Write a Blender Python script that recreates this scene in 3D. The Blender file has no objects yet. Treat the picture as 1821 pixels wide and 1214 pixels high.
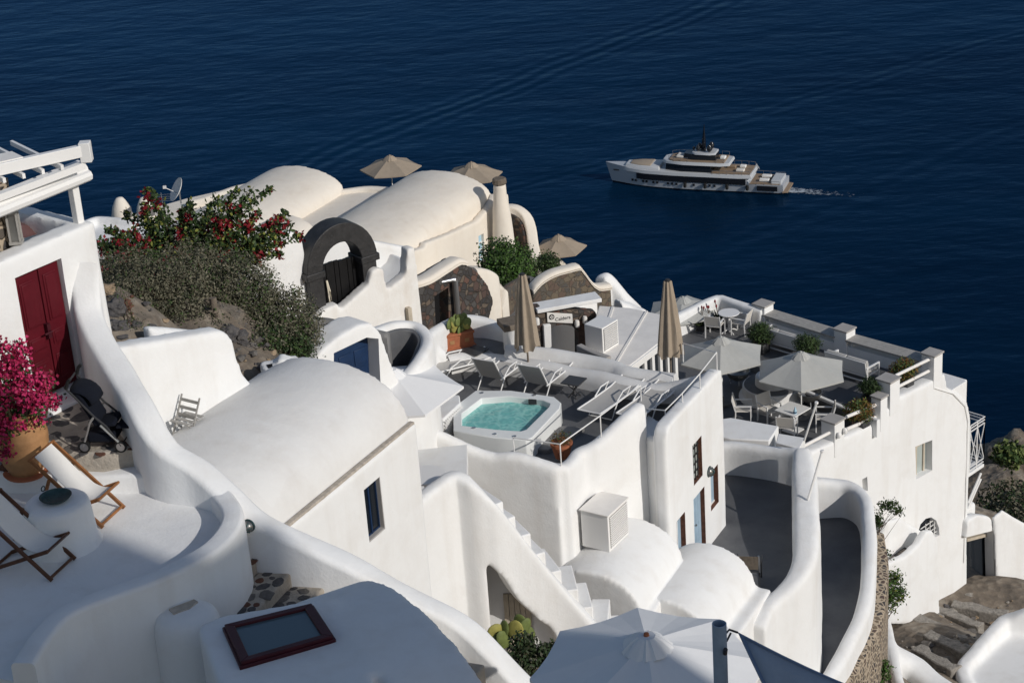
import bpy, bmesh, math, random
import numpy as np
from mathutils import Vector, Matrix, noise as mnoise
random.seed(7)
R_ = math.radians
scene = bpy.context.scene
COL = scene.collection

# ------------------------------------------------------------------ camera
PITCH, ROLL, FPX, CX, CY = R_(23.8), R_(4.2), 3541.0, 910.5, 607.0
FW = Vector((0, math.cos(PITCH), -math.sin(PITCH)))
_r = Vector((1, 0, 0)); _u = Vector((0, math.sin(PITCH), math.cos(PITCH)))
RT = _r*math.cos(ROLL) - _u*math.sin(ROLL)
UP = _r*math.sin(ROLL) + _u*math.cos(ROLL)
cam = bpy.data.cameras.new('camera'); camo = bpy.data.objects.new('camera', cam); COL.objects.link(camo)
camo.matrix_world = Matrix(((RT.x, UP.x, -FW.x, 0), (RT.y, UP.y, -FW.y, 0), (RT.z, UP.z, -FW.z, 0), (0, 0, 0, 1)))
cam.sensor_width = 36; cam.lens = FPX/1821*36; cam.clip_start = 1; cam.clip_end = 20000
scene.camera = camo

# ------------------------------------------------------------------ sky and sun
SUN_AZ, SUN_EL = 48.0, 29.0        # sun stands to the right of and behind the camera
to_sun = Vector((math.sin(R_(SUN_AZ))*math.cos(R_(SUN_EL)), -math.cos(R_(SUN_AZ))*math.cos(R_(SUN_EL)), math.sin(R_(SUN_EL))))
w = bpy.data.worlds.new('World'); scene.world = w; w.use_nodes = True
nt = w.node_tree; bg = nt.nodes['Background']
sky = nt.nodes.new('ShaderNodeTexSky'); sky.sky_type = 'NISHITA'; sky.sun_disc = False
sky.sun_elevation = R_(SUN_EL); sky.sun_rotation = math.atan2(to_sun.x, to_sun.y)
sky.air_density = 1.0; sky.dust_density = 0.8; sky.ozone_density = 1.2
nt.links.new(sky.outputs[0], bg.inputs[0]); bg.inputs[1].default_value = 0.1
sl = bpy.data.lights.new('sun', 'SUN'); sl.energy = 3.7; sl.angle = R_(0.5); sl.color = (1.0, 0.955, 0.895)
so = bpy.data.objects.new('sun', sl); COL.objects.link(so)
so.rotation_euler = to_sun.to_track_quat('Z', 'Y').to_euler()
vs = scene.view_settings; vs.view_transform = 'Standard'; vs.look = 'None'; vs.exposure = -0.44; vs.gamma = 1; vs.use_curve_mapping = False
scene.render.engine = 'CYCLES'; scene.cycles.use_denoising = True
scene.cycles.max_bounces = 6; scene.cycles.transparent_max_bounces = 8

# ------------------------------------------------------------------ pixel to world helpers
SEA_Z = -173.0
def ray(u, v): return FW*FPX + RT*(u-CX) + UP*(CY-v)
def G(u, v, z):
    d = ray(u, v); return d*(z/d.z)
def az(a): return Vector((math.sin(R_(a)), math.cos(R_(a)), 0))
def onp(u, v, P, a):
    d = ray(u, v); t = az(a); n = Vector((t.y, -t.x, 0)); return d*(P.dot(n)/d.dot(n))
def ztop(P, v):
    """height at which the vertical through P crosses image row v"""
    lo, hi = P.z-15, P.z+15
    for _ in range(40):
        m = (lo+hi)/2; Q = Vector((P.x, P.y, m)); vv = CY - Q.dot(UP)*FPX/Q.dot(FW)
        if vv < v: hi = m
        else: lo = m
    return lo
def drop(u, v):
    """first point of the line of sight on the hillside"""
    d = ray(u, v).normalized(); s = 26.0
    while s < 110:
        q = d*s
        if q.z < ground(q.x, q.y):
            for k in range(9):
                q2 = d*(s-.05*k)
                if q2.z > ground(q2.x, q2.y): return d*(s-.05*(k-1))
            return q
        s += .4
    return None
def lerp(a, b, t): return a + (b-a)*t

# ------------------------------------------------------------------ materials
MATS = {}
def NN(t, ty, **kw):
    n = t.nodes.new(ty)
    for k, v in kw.items(): setattr(n, k, v)
    return n
def mat(name, col, rough=.8, var=0, vscale=3, bump=0, bscale=20, metal=0, col2=None, spec=.3, emit=None, bump2=0, b2scale=3, trans=0, sss=0, coords='pos'):
    m = bpy.data.materials.new(name); m.use_nodes = True; t = m.node_tree; L = t.links.new
    b = t.nodes['Principled BSDF']; b.inputs['Base Color'].default_value = (*col, 1)
    b.inputs['Roughness'].default_value = rough; b.inputs['Metallic'].default_value = metal
    b.inputs['Specular IOR Level'].default_value = spec
    if trans: b.inputs['Transmission Weight'].default_value = trans
    geo = NN(t, 'ShaderNodeNewGeometry') if coords == 'pos' else NN(t, 'ShaderNodeTexCoord')
    P = geo.outputs['Position' if coords == 'pos' else 'Object']
    if var:
        n = NN(t, 'ShaderNodeTexNoise'); n.inputs['Scale'].default_value = vscale; n.inputs['Detail'].default_value = 6; n.inputs['Roughness'].default_value = .65
        L(P, n.inputs['Vector'])
        cr = NN(t, 'ShaderNodeValToRGB'); c2 = col2 or tuple(c*(1-var) for c in col)
        cr.color_ramp.elements[0].position = .3; cr.color_ramp.elements[0].color = (*c2, 1)
        cr.color_ramp.elements[1].position = .65; cr.color_ramp.elements[1].color = (*col, 1)
        L(n.outputs[0], cr.inputs[0]); L(cr.outputs[0], b.inputs['Base Color'])
    prev = None
    for s, sc in ((bump2, b2scale), (bump, bscale)):
        if s:
            n = NN(t, 'ShaderNodeTexNoise'); n.inputs['Scale'].default_value = sc; n.inputs['Detail'].default_value = 4
            L(P, n.inputs['Vector'])
            bp = NN(t, 'ShaderNodeBump'); bp.inputs['Strength'].default_value = 1; bp.inputs['Distance'].default_value = s
            L(n.outputs[0], bp.inputs['Height'])
            if prev: L(prev.outputs[0], bp.inputs['Normal'])
            prev = bp
    if prev: L(prev.outputs[0], b.inputs['Normal'])
    MATS[name] = m; return m

def plaster(name, col, stain, amount=.5):
    """white-washed plaster: soft blotches, vertical weather streaks, trowel relief"""
    m = bpy.data.materials.new(name); m.use_nodes = True; t = m.node_tree; L = t.links.new
    b = t.nodes['Principled BSDF']; b.inputs['Roughness'].default_value = .88; b.inputs['Specular IOR Level'].default_value = .2
    g = NN(t, 'ShaderNodeNewGeometry'); P = g.outputs['Position']
    n1 = NN(t, 'ShaderNodeTexNoise'); n1.inputs['Scale'].default_value = .9; n1.inputs['Detail'].default_value = 8; n1.inputs['Roughness'].default_value = .7; L(P, n1.inputs['Vector'])
    mp = NN(t, 'ShaderNodeMapping'); mp.inputs['Scale'].default_value = (2.6, 2.6, .3); L(P, mp.inputs['Vector'])
    n2 = NN(t, 'ShaderNodeTexNoise'); n2.inputs['Scale'].default_value = 1; n2.inputs['Detail'].default_value = 5; L(mp.outputs[0], n2.inputs['Vector'])
    r1 = NN(t, 'ShaderNodeValToRGB'); r1.color_ramp.elements[0].position = .48; r1.color_ramp.elements[1].position = .78; L(n1.outputs[0], r1.inputs[0])
    r2 = NN(t, 'ShaderNodeValToRGB'); r2.color_ramp.elements[0].position = .5; r2.color_ramp.elements[1].position = .8; L(n2.outputs[0], r2.inputs[0])
    ad = NN(t, 'ShaderNodeMath', operation='ADD'); L(r1.outputs[0], ad.inputs[0]); L(r2.outputs[0], ad.inputs[1])
    nv = NN(t, 'ShaderNodeTexNoise'); nv.inputs['Scale'].default_value = 2.2; L(P, nv.inputs['Vector'])
    mv = NN(t, 'ShaderNodeMix', data_type='RGBA', blend_type='ADD'); mv.inputs['Factor'].default_value = .5; L(P, mv.inputs['A']); L(nv.outputs[1], mv.inputs['B'])
    vo = NN(t, 'ShaderNodeTexVoronoi'); vo.inputs['Scale'].default_value = .75; L(mv.outputs['Result'], vo.inputs['Vector'])
    sc_ = NN(t, 'ShaderNodeSeparateColor'); L(vo.outputs['Color'], sc_.inputs[0]); pm_ = NN(t, 'ShaderNodeMath', operation='MULTIPLY_ADD'); pm_.inputs[1].default_value = .35; L(sc_.outputs[0], pm_.inputs[0]); L(ad.outputs[0], pm_.inputs[2])
    mu = NN(t, 'ShaderNodeMath', operation='MULTIPLY', use_clamp=True); mu.inputs[1].default_value = amount; L(pm_.outputs[0], mu.inputs[0])
    mx = NN(t, 'ShaderNodeMix', data_type='RGBA'); mx.inputs['A'].default_value = (*col, 1); mx.inputs['B'].default_value = (*stain, 1)
    L(mu.outputs[0], mx.inputs['Factor']); L(mx.outputs['Result'], b.inputs['Base Color'])
    n3 = NN(t, 'ShaderNodeTexNoise'); n3.inputs['Scale'].default_value = 2.6; n3.inputs['Detail'].default_value = 3; L(P, n3.inputs['Vector'])
    n4 = NN(t, 'ShaderNodeTexNoise'); n4.inputs['Scale'].default_value = 22; n4.inputs['Detail'].default_value = 3; L(P, n4.inputs['Vector'])
    b1 = NN(t, 'ShaderNodeBump'); b1.inputs['Distance'].default_value = .016; b1.inputs['Strength'].default_value = .8; L(n3.outputs[0], b1.inputs['Height'])
    b2 = NN(t, 'ShaderNodeBump'); b2.inputs['Distance'].default_value = .005; b2.inputs['Strength'].default_value = .8; L(n4.outputs[0], b2.inputs['Height']); L(b1.outputs[0], b2.inputs['Normal'])
    L(b2.outputs[0], b.inputs['Normal'])
    MATS[name] = m; return m

plaster('white', (.82, .822, .815), (.67, .64, .60), .38)
plaster('white_old', (.82, .81, .785), (.58, .50, .41), .45)
plaster('cream', (.79, .73, .64), (.68, .60, .50), .4)
plaster('roofgrey', (.745, .74, .725), (.62, .59, .555), .4)
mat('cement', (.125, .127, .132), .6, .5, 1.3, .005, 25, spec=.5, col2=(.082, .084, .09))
mat('cement_mid', (.22, .215, .21), .7, .4, 1.3, .005, 25)
mat('cement_light', (.42, .40, .38), .8, .2, 1.3, .004, 25)
mat('screed', (.52, .46, .39), .9, .4, 9, .01, 30)
mat('canvas_roof', (.84, .81, .77), .9, .12, 2, .003, 40)
mat('mortar', (.46, .41, .345), .95, .35, 4, .02, 18)
mat('stone_dark', (.060, .058, .060), .85, .5, 6, .02, 22, col2=(.13, .12, .115))
mat('stone_red', (.16, .075, .05), .9, .4, 6, .02, 22)
mat('stone_grey', (.17, .155, .14), .9, .4, 6, .02, 22)
mat('stone_tan', (.36, .27, .18), .9, .4, 5, .03, 14)
mat('lava', (.033, .032, .033), .55, .5, 5, .01, 16, col2=(.014, .014, .015), spec=.5)
mat('black_wood', (.008, .008, .009), .45, .4, 4, .004, 30)
mat('red_paint', (.105, .006, .013), .55, .3, 2.5, .003, 14, spec=.2)
mat('maroon', (.06, .008, .014), .45, .3, 3, .002, 20)
mat('blue_paint', (.012, .035, .095), .5, .3, 3, .003, 20)
mat('pale_blue', (.34, .46, .57), .6, .2, 3, .003, 20)
mat('sky_blue', (.42, .62, .74), .6, .15, 3)
mat('brown_reveal', (.155, .065, .04), .85, .5, 9, .012, 26)
mat('beige_wood', (.55, .48, .38), .8, .25, 4, .003, 22)
mat('grey_wood', (.40, .385, .36), .8, .25, 5, .004, 30)
mat('old_wood', (.20, .165, .13), .9, .4, 6, .01, 30)
mat('teak', (.33, .14, .05), .5, .4, 5, .003, 40)
mat('teak_dark', (.12, .05, .025), .5, .4, 5, .003, 40)
mat('canvas', (.78, .76, .72), .9, .06, 4, .003, 60)
mat('parasol_white', (.80, .80, .80), .85, .04, 3, .003, 8)
mat('parasol_grey', (.46, .46, .435), .85, .08, 3, .003, 8)
mat('parasol_taupe', (.36, .295, .225), .9, .12, 4, .004, 12)
mat('sling', (.47, .455, .43), .8, .05, 8)
mat('sling_pale', (.70, .66, .60), .8, .06, 8)
mat('white_metal', (.80, .79, .77), .4, spec=.4)
mat('metal', (.55, .55, .55), .3, metal=.9)
mat('steel_bowl', (.30, .295, .28), .35, .2, 6, metal=.8)
mat('dark_metal', (.03, .03, .032), .45, spec=.4)
mat('dark_table', (.05, .05, .052), .45)
mat('terracotta', (.42, .145, .07), .8, .25, 5, .004, 22)
mat('clay', (.44, .235, .105), .8, .3, 5, .004, 18)
mat('verdigris', (.05, .10, .10), .5, .5, 9, .006, 22, metal=.4)
mat('navy_cloth', (.003, .005, .012), .95, .3, 9, .004, 30)
mat('rubber', (.012, .012, .012), .7)
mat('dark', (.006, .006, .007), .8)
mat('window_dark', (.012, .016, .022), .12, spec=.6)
mat('glass_pale', (.42, .47, .45), .12, spec=.6)
mat('soil', (.10, .075, .05), .95, .4, 5, .02, 20)
mat('sail_cloth', (.30, .36, .44), .8, .15, 3, .004, 30)
mat('sail_red', (.17, .085, .08), .85, .1, 3)
mat('sail_post', (.34, .42, .52), .45, .2, 6); mat('sail_hem', (.14, .20, .31), .8, .1, 4)
mat('skyglass', (.09, .13, .15), .08, spec=.7)
mat('rope', (.68, .62, .5), .9)
mat('gravel', (.36, .33, .29), .95, .5, 7, .04, 16)
for n, c in dict(leaf_dark=(.030, .055, .018), leaf_green=(.055, .095, .025), leaf_bright=(.07, .15, .025), leaf_yellow=(.22, .24, .05), leaf_grey=(.135, .13, .085), leaf_greyd=(.085, .085, .055), leaf_greyb=(.18, .165, .115), bract=(.27, .010, .045), bract_pink=(.58, .035, .14), bract_red=(.22, .012, .02), twig=(.09, .06, .04), cactus=(.16, .20, .06), cactus_y=(.36, .33, .09), succ=(.03, .045, .015), leaf_rust=(.22, .11, .03)).items():
    m_ = mat(n, c, .6, .35, 11, spec=.3)

# ------------------------------------------------------------------ mesh helpers
def tag(o, label=None, cat=None, group=None, kind=None):
    if label: o['label'] = label
    if cat: o['category'] = cat
    if group: o['group'] = group
    if kind: o['kind'] = kind
    return o
def thing(name, label, cat, loc=(0, 0, 0), rz=0, group=None):
    o = bpy.data.objects.new(name, None); COL.objects.link(o); o.empty_display_size = .2
    o.location = loc; o.rotation_euler = (0, 0, rz)
    return tag(o, label, cat, group)
def copy_tree(o, parent=None):
    c = o.copy(); COL.objects.link(c)
    if parent is not None:
        c.parent = parent; c.matrix_parent_inverse = o.matrix_parent_inverse.copy()
    for ch in [x for x in bpy.data.objects if x.parent == o]: copy_tree(ch, c)
    return c

class MB:
    def __init__(s): s.v = []; s.f = []; s.mi = []; s.cur = 0
    def add(s, verts, faces):
        o = len(s.v); s.v += [Vector(x) for x in verts]
        for f in faces: s.f.append([i+o for i in f]); s.mi.append(s.cur)
        return s
    def box(s, c, size, rz=0, M=None):
        hx, hy, hz = size[0]/2, size[1]/2, size[2]/2
        T = Matrix.Translation(Vector(c)) @ Matrix.Rotation(rz, 4, 'Z')
        if M is not None: T = M @ T
        vs = [T @ Vector((x*hx, y*hy, z*hz)) for z in (-1, 1) for x, y in ((-1, -1), (1, -1), (1, 1), (-1, 1))]
        return s.add(vs, [(3, 2, 1, 0), (4, 5, 6, 7), (0, 1, 5, 4), (1, 2, 6, 5), (2, 3, 7, 6), (3, 0, 4, 7)])
    def prism(s, pts, z0, z1):
        """pts: xy outline (or xyz), vertical walls"""
        n = len(pts); area = sum(pts[i][0]*pts[(i+1) % n][1]-pts[(i+1) % n][0]*pts[i][1] for i in range(n))
        if area < 0: pts = pts[::-1]
        zs = lambda z, i: z[i] if isinstance(z, (list, tuple)) else z
        if area < 0:
            if isinstance(z0, (list, tuple)): z0 = z0[::-1]
            if isinstance(z1, (list, tuple)): z1 = z1[::-1]
        vs = [(pts[i][0], pts[i][1], zs(z0, i)) for i in range(n)]+[(pts[i][0], pts[i][1], zs(z1, i)) for i in range(n)]
        fs = [tuple(range(n-1, -1, -1)), tuple(range(n, 2*n))]+[(i, (i+1) % n, n+(i+1) % n, n+i) for i in range(n)]
        return s.add(vs, fs)
    def tube(s, pts, r, seg=8, cap=True, r2=None):
        pts = [Vector(p) for p in pts]; rings = []
        n = len(pts)
        for i, p in enumerate(pts):
            d = (pts[min(i+1, n-1)]-pts[max(i-1, 0)]).normalized()
            a = d.cross(Vector((0, 0, 1)))
            if a.length < 1e-3: a = d.cross(Vector((1, 0, 0)))
            a.normalize(); b = d.cross(a)
            rr = r if r2 is None else lerp(r, r2, i/(n-1))
            if isinstance(r, (list, tuple)): rr = r[i]
            rings.append([p+a*math.cos(2*math.pi*k/seg)*rr+b*math.sin(2*math.pi*k/seg)*rr for k in range(seg)])
        fs = []
        for i in range(n-1):
            for k in range(seg):
                fs.append((i*seg+k, i*seg+(k+1) % seg, (i+1)*seg+(k+1) % seg, (i+1)*seg+k))
        if cap: fs.append(tuple(range(seg-1, -1, -1))); fs.append(tuple((n-1)*seg+k for k in range(seg)))
        # outward orientation
        return s.add([q for rg in rings for q in rg], [tuple(reversed(f)) for f in fs])
    def bar(s, a, b, w, h=None):
        """square bar from a to b"""
        a, b = Vector(a), Vector(b); h = h or w; d = (b-a).normalized()
        x = d.cross(Vector((0, 0, 1)))
        if x.length < 1e-3: x = Vector((1, 0, 0))
        x.normalize(); y = x.cross(d)
        vs = [p+x*sx*w/2+y*sy*h/2 for p in (a, b) for sx, sy in ((-1, -1), (1, -1), (1, 1), (-1, 1))]
        return s.add(vs, [(3, 2, 1, 0), (4, 5, 6, 7), (0, 1, 5, 4), (1, 2, 6, 5), (2, 3, 7, 6), (3, 0, 4, 7)])
    def lathe(s, prof, c=(0, 0, 0), seg=24, M=None, cap=True):
        c = Vector(c); vs = []; fs = []; n = len(prof)
        for r, z in prof:
            for k in range(seg):
                a = 2*math.pi*k/seg; q = Vector((r*math.cos(a), r*math.sin(a), z))
                vs.append(c+(M @ q if M else q))
        for i in range(n-1):
            for k in range(seg): fs.append((i*seg+k, i*seg+(k+1) % seg, (i+1)*seg+(k+1) % seg, (i+1)*seg+k))
        if cap:
            fs.append(tuple(range(seg-1, -1, -1))); fs.append(tuple((n-1)*seg+k for k in range(seg)))
        return s.add(vs, fs)
    def quad(s, a, b, c, d): return s.add([a, b, c, d], [(0, 1, 2, 3)])
    def panel(s, P, t, n, w, h, th):
        """upright slab: lower-left corner P, along t, outward n, width, height, thickness outward"""
        P = Vector(P); z = Vector((0, 0, 1))
        vs = [P, P+t*w, P+t*w+z*h, P+z*h]; vs += [q+n*th for q in vs]
        return s.add(vs, [(0, 1, 2, 3), (7, 6, 5, 4), (0, 4, 5, 1), (1, 5, 6, 2), (2, 6, 7, 3), (3, 7, 4, 0)])
    def mesh(s, name):
        me = bpy.data.meshes.new(name); me.from_pydata([tuple(v) for v in s.v], [], s.f); me.validate(); return me
    def build(s, name, mats, parent=None, smooth=False, angle=40, bevel=0, seg=2, recalc=True, **tg):
        me = s.mesh(name)
        for m in (mats if isinstance(mats, (list, tuple)) else [mats]): me.materials.append(MATS[m])
        if len(me.polygons) == len(s.mi): me.polygons.foreach_set('material_index', s.mi)
        if recalc:
            bm = bmesh.new(); bm.from_mesh(me); bmesh.ops.recalc_face_normals(bm, faces=bm.faces); bm.to_mesh(me); bm.free()
        o = bpy.data.objects.new(name, me); COL.objects.link(o)
        if parent is not None: o.parent = parent
        if bevel:
            b = o.modifiers.new('bevel', 'BEVEL'); b.width = bevel; b.segments = seg; b.limit_method = 'ANGLE'; b.angle_limit = R_(35)
        if smooth or bevel:
            me.polygons.foreach_set('use_smooth', [True]*len(me.polygons))
            try: me.set_sharp_from_angle(angle=R_(angle if not bevel else 60))
            except Exception: pass
        return tag(o, **tg)

def freeze(o):
    """bake modifiers into the mesh"""
    dg = bpy.context.evaluated_depsgraph_get(); dg.update()
    me = bpy.data.meshes.new_from_object(o.evaluated_get(dg)); old = o.data
    o.modifiers.clear(); o.data = me; bpy.data.meshes.remove(old); return o
def soften(o, voxel=.07, it=4, cutters=(), wob=.03, wscale=.8):
    wob *= .6; it = max(3, int(it*1.0))
    """weld overlapping volumes into one plastered body with rounded, slightly uneven surfaces; cutters carve openings"""
    m = o.modifiers.new('r', 'REMESH'); m.mode = 'VOXEL'; m.voxel_size = voxel
    s = o.modifiers.new('s', 'SMOOTH'); s.iterations = it; s.factor = .5
    freeze(o)
    if wob:
        for v in o.data.vertices:
            c = v.co; d = mnoise.noise_vector(c*wscale)*wob + mnoise.noise_vector(c*3.1)*wob*.25; v.co = c+Vector((d.x, d.y, d.z*.6))
    if cutters:
        cs = []
        for c in cutters:
            co = c.build('cut', 'white'); cs.append(co)
            bm_ = o.modifiers.new('b', 'BOOLEAN'); bm_.operation = 'DIFFERENCE'; bm_.object = co; bm_.solver = 'EXACT'
        freeze(o)
        for co in cs:
            me = co.data; bpy.data.objects.remove(co); bpy.data.meshes.remove(me)
    o.data.polygons.foreach_set('use_smooth', [True]*len(o.data.polygons))
    if cutters: o.data.set_sharp_from_angle(angle=R_(50))
    return o

def crom(P, step):
    """Catmull-Rom resampling of tuples"""
    out = []; n = len(P)
    for i in range(n-1):
        p0, p1, p2, p3 = P[max(i-1, 0)], P[i], P[i+1], P[min(i+2, n-1)]
        L = math.hypot(p2[0]-p1[0], p2[1]-p1[1]); k = max(1, int(L/step))
        for j in range(k):
            t = j/k
            out.append(tuple(.5*(2*b+(c-a)*t+(2*a-5*b+4*c-d)*t*t+(3*b-a-3*c+d)*t**3) for a, b, c, d in zip(p0, p1, p2, p3)))
    out.append(P[-1]); return out
def sweep(mb, P, step=.15, wob=.015, rnd=.9, flare=.0, smoothpath=True):
    """rounded-top wall along path: tuples (x, y, ztop, zbase, thickness)"""
    Q = crom(P, step) if smoothpath else P; n = len(Q); K = 9; rings = []
    for i, (x, y, zt, zb, th) in enumerate(Q):
        a, b = Q[max(i-1, 0)], Q[min(i+1, n-1)]
        d = Vector((b[0]-a[0], b[1]-a[1], 0)).normalized(); nn = Vector((-d.y, d.x, 0))
        w1 = mnoise.noise(Vector((x, y, 3))*1.1)*wob*2
        h = th/2*(1+w1); r = h*rnd; zt = zt+mnoise.noise(Vector((x, y, 9))*.9)*wob*1.5
        ring = [(-h-flare, zb), (-h-flare*.3, lerp(zb, zt, .4)), (-h, zt-r)]
        for k in range(1, K):
            an = math.pi*(1-k/K); ring.append((math.cos(an)*(r if rnd > .85 else r)+(0 if rnd > .85 else math.copysign(h-r, math.cos(an))), zt-r+math.sin(an)*r))
        ring += [(h, zt-r), (h+flare*.3, lerp(zb, zt, .4)), (h+flare, zb)]
        c = Vector((x, y, 0)); rings.append([c+nn*o+Vector((0, 0, z)) for o, z in ring])
    m = len(rings[0]); fs = []
    for i in range(n-1):
        for k in range(m): fs.append((i*m+k, i*m+(k+1) % m, (i+1)*m+(k+1) % m, (i+1)*m+k))
    fs.append(tuple(range(m))); fs.append(tuple(reversed(range((n-1)*m, n*m))))
    return mb.add([q for rg in rings for q in rg], fs)
def wallpath(pix, zb, th):
    """pix: (u, v, ztop) centre of the wall top"""
    out = []
    for i, p in enumerate(pix):
        q = G(*p[:3]); out.append((q.x, q.y, q.z, zb[i] if isinstance(zb, (list, tuple)) else zb, th if not isinstance(th, (list, tuple)) else th[i]))
    return out
def vault(mb, F, a, L, W, h, zb, seg=20, over=.0, near=0):
    """barrel roof as closed solid: F = right springing point at far end, axis azimuth a, length L towards viewer, width W to the left, rise h, base zb"""
    t = az(a); l = Vector((-t.y, t.x, 0)); prof = []
    for k in range(seg+1):
        an = math.pi*k/seg; prof.append((W/2*(1-math.cos(an)), h*math.sin(an)))
    n = len(prof); vs = []
    for e in (-near, L):
        for o, z in prof: vs.append(F - t*e + l*o + Vector((0, 0, z)))
        vs.append(Vector((*(F-t*e+l*W).xy, zb))); vs.append(Vector((*(F-t*e).xy, zb)))
    m = n+2; fs = [tuple(range(m)), tuple(reversed(range(m, 2*m)))]
    for k in range(m): fs.append((k, (k+1) % m, m+(k+1) % m, m+k))
    return mb.add(vs, fs)
def outline(pix, z): return [G(u, v, z) for u, v in pix]
def block(mb, pix, zt, zb):
    """vertical block whose top outline is seen at the given pixels at height zt"""
    return mb.prism([tuple(p.xy) for p in outline(pix, zt)], zb, zt)
def sheet(name, pix, z, m, parent=None, th=.12, **tg):
    mb = MB(); mb.prism([tuple(p.xy) for p in outline(pix, z)], z-th, z); return mb.build(name, m, parent, **tg)
# ================================================================== SETTING: sea, hillside
def sea_material():
    m = bpy.data.materials.new('sea'); m.use_nodes = True; t = m.node_tree; L = t.links.new
    t.nodes.remove(t.nodes['Principled BSDF']); out = t.nodes['Material Output']
    dif = NN(t, 'ShaderNodeBsdfDiffuse'); gl = NN(t, 'ShaderNodeBsdfGlossy'); gl.inputs['Color'].default_value = (.30, .58, 1, 1); gl.inputs['Roughness'].default_value = .22
    fr = NN(t, 'ShaderNodeFresnel'); fr.inputs['IOR'].default_value = 1.28; mxs = NN(t, 'ShaderNodeMixShader'); fm = NN(t, 'ShaderNodeMath', operation='MULTIPLY'); fm.inputs[1].default_value = .55
    L(fr.outputs[0], fm.inputs[0]); L(fm.outputs[0], mxs.inputs[0]); L(dif.outputs[0], mxs.inputs[1]); L(gl.outputs[0], mxs.inputs[2]); L(mxs.outputs[0], out.inputs[0])
    g = NN(t, 'ShaderNodeNewGeometry'); P = g.outputs['Position']
    def nz(scale, det, rot, sc):
        mp = NN(t, 'ShaderNodeMapping'); mp.inputs['Rotation'].default_value = (0, 0, R_(rot)); mp.inputs['Scale'].default_value = sc; L(P, mp.inputs['Vector'])
        n = NN(t, 'ShaderNodeTexNoise'); n.inputs['Scale'].default_value = scale; n.inputs['Detail'].default_value = det; n.inputs['Roughness'].default_value = .6; L(mp.outputs[0], n.inputs['Vector']); return n
    big = nz(.0045, 4, 28, (.7, 2.6, 1))
    cr = NN(t, 'ShaderNodeValToRGB'); cr.color_ramp.elements[0].position = .35; cr.color_ramp.elements[1].position = .7
    cr.color_ramp.elements[0].color = (.0002, .0070, .0200, 1); cr.color_ramp.elements[1].color = (.0012, .0165, .0420, 1)
    L(big.outputs[0], cr.inputs[0]); L(cr.outputs[0], dif.inputs['Color'])
    prev = None
    for n, dist in ((nz(.035, 3, 12, (1, 1.6, 1)), .9), (nz(.16, 3, -8, (.5, 1.5, 1)), .25), (nz(.7, 2, 15, (.6, 1.3, 1)), .06)):
        bp = NN(t, 'ShaderNodeBump'); bp.inputs['Distance'].default_value = dist; bp.inputs['Strength'].default_value = 1
        L(n.outputs[0], bp.inputs['Height'])
        if prev: L(prev.outputs[0], bp.inputs['Normal'])
        prev = bp
    # old boat wakes: a few long parallel ridges crossing the water
    for (u0, v0, u1, v1), wl, wd, amp in (((640, 262, 1010, 112), 6.0, 15.0, .11), ((880, 345, 1150, 262), 5.0, 9.0, .05), ((1400, 395, 1821, 230), 7.0, 14.0, .05)):
        a, b_ = G(u0, v0, SEA_Z), G(u1, v1, SEA_Z); d = (b_-a).normalized(); n = Vector((-d.y, d.x, 0))
        dt = NN(t, 'ShaderNodeVectorMath', operation='DOT_PRODUCT'); dt.inputs[1].default_value = n; L(P, dt.inputs[0])
        wob = nz(.012, 2, 0, (1, 1, 1)); wm = NN(t, 'ShaderNodeMath', operation='MULTIPLY_ADD'); wm.inputs[1].default_value = 14; L(wob.outputs[0], wm.inputs[0]); L(dt.outputs['Value'], wm.inputs[2])
        sb = NN(t, 'ShaderNodeMath', operation='SUBTRACT'); L(wm.outputs[0], sb.inputs[0]); sb.inputs[1].default_value = a.dot(n)+7
        mu = NN(t, 'ShaderNodeMath', operation='MULTIPLY'); L(sb.outputs[0], mu.inputs[0]); mu.inputs[1].default_value = 6.283/wl; sn = NN(t, 'ShaderNodeMath', operation='SINE'); L(mu.outputs[0], sn.inputs[0])
        ab = NN(t, 'ShaderNodeMath', operation='ABSOLUTE'); L(sb.outputs[0], ab.inputs[0]); mr = NN(t, 'ShaderNodeMapRange', interpolation_type='SMOOTHSTEP'); mr.inputs[1].default_value = 0; mr.inputs[2].default_value = wd; mr.inputs[3].default_value = 1; mr.inputs[4].default_value = 0; L(ab.outputs[0], mr.inputs[0])
        ml = NN(t, 'ShaderNodeMath', operation='MULTIPLY'); L(sn.outputs[0], ml.inputs[0]); L(mr.outputs[0], ml.inputs[1])
        bp = NN(t, 'ShaderNodeBump'); bp.inputs['Distance'].default_value = amp; L(ml.outputs[0], bp.inputs['Height']); L(prev.outputs[0], bp.inputs['Normal']); prev = bp
    for q_ in (dif, gl, fr): L(bp.outputs[0], q_.inputs['Normal'])
    MATS['sea'] = m
sea_material()
mb = MB(); S = 9000
mb.add([(-S, 60, SEA_Z), (S, 60, SEA_Z), (S, 16000, SEA_Z), (-S, 16000, SEA_Z)], [(0, 1, 2, 3)])
mb.build('sea', 'sea', kind='structure', label='deep navy blue sea with small ripples filling the background')

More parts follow.
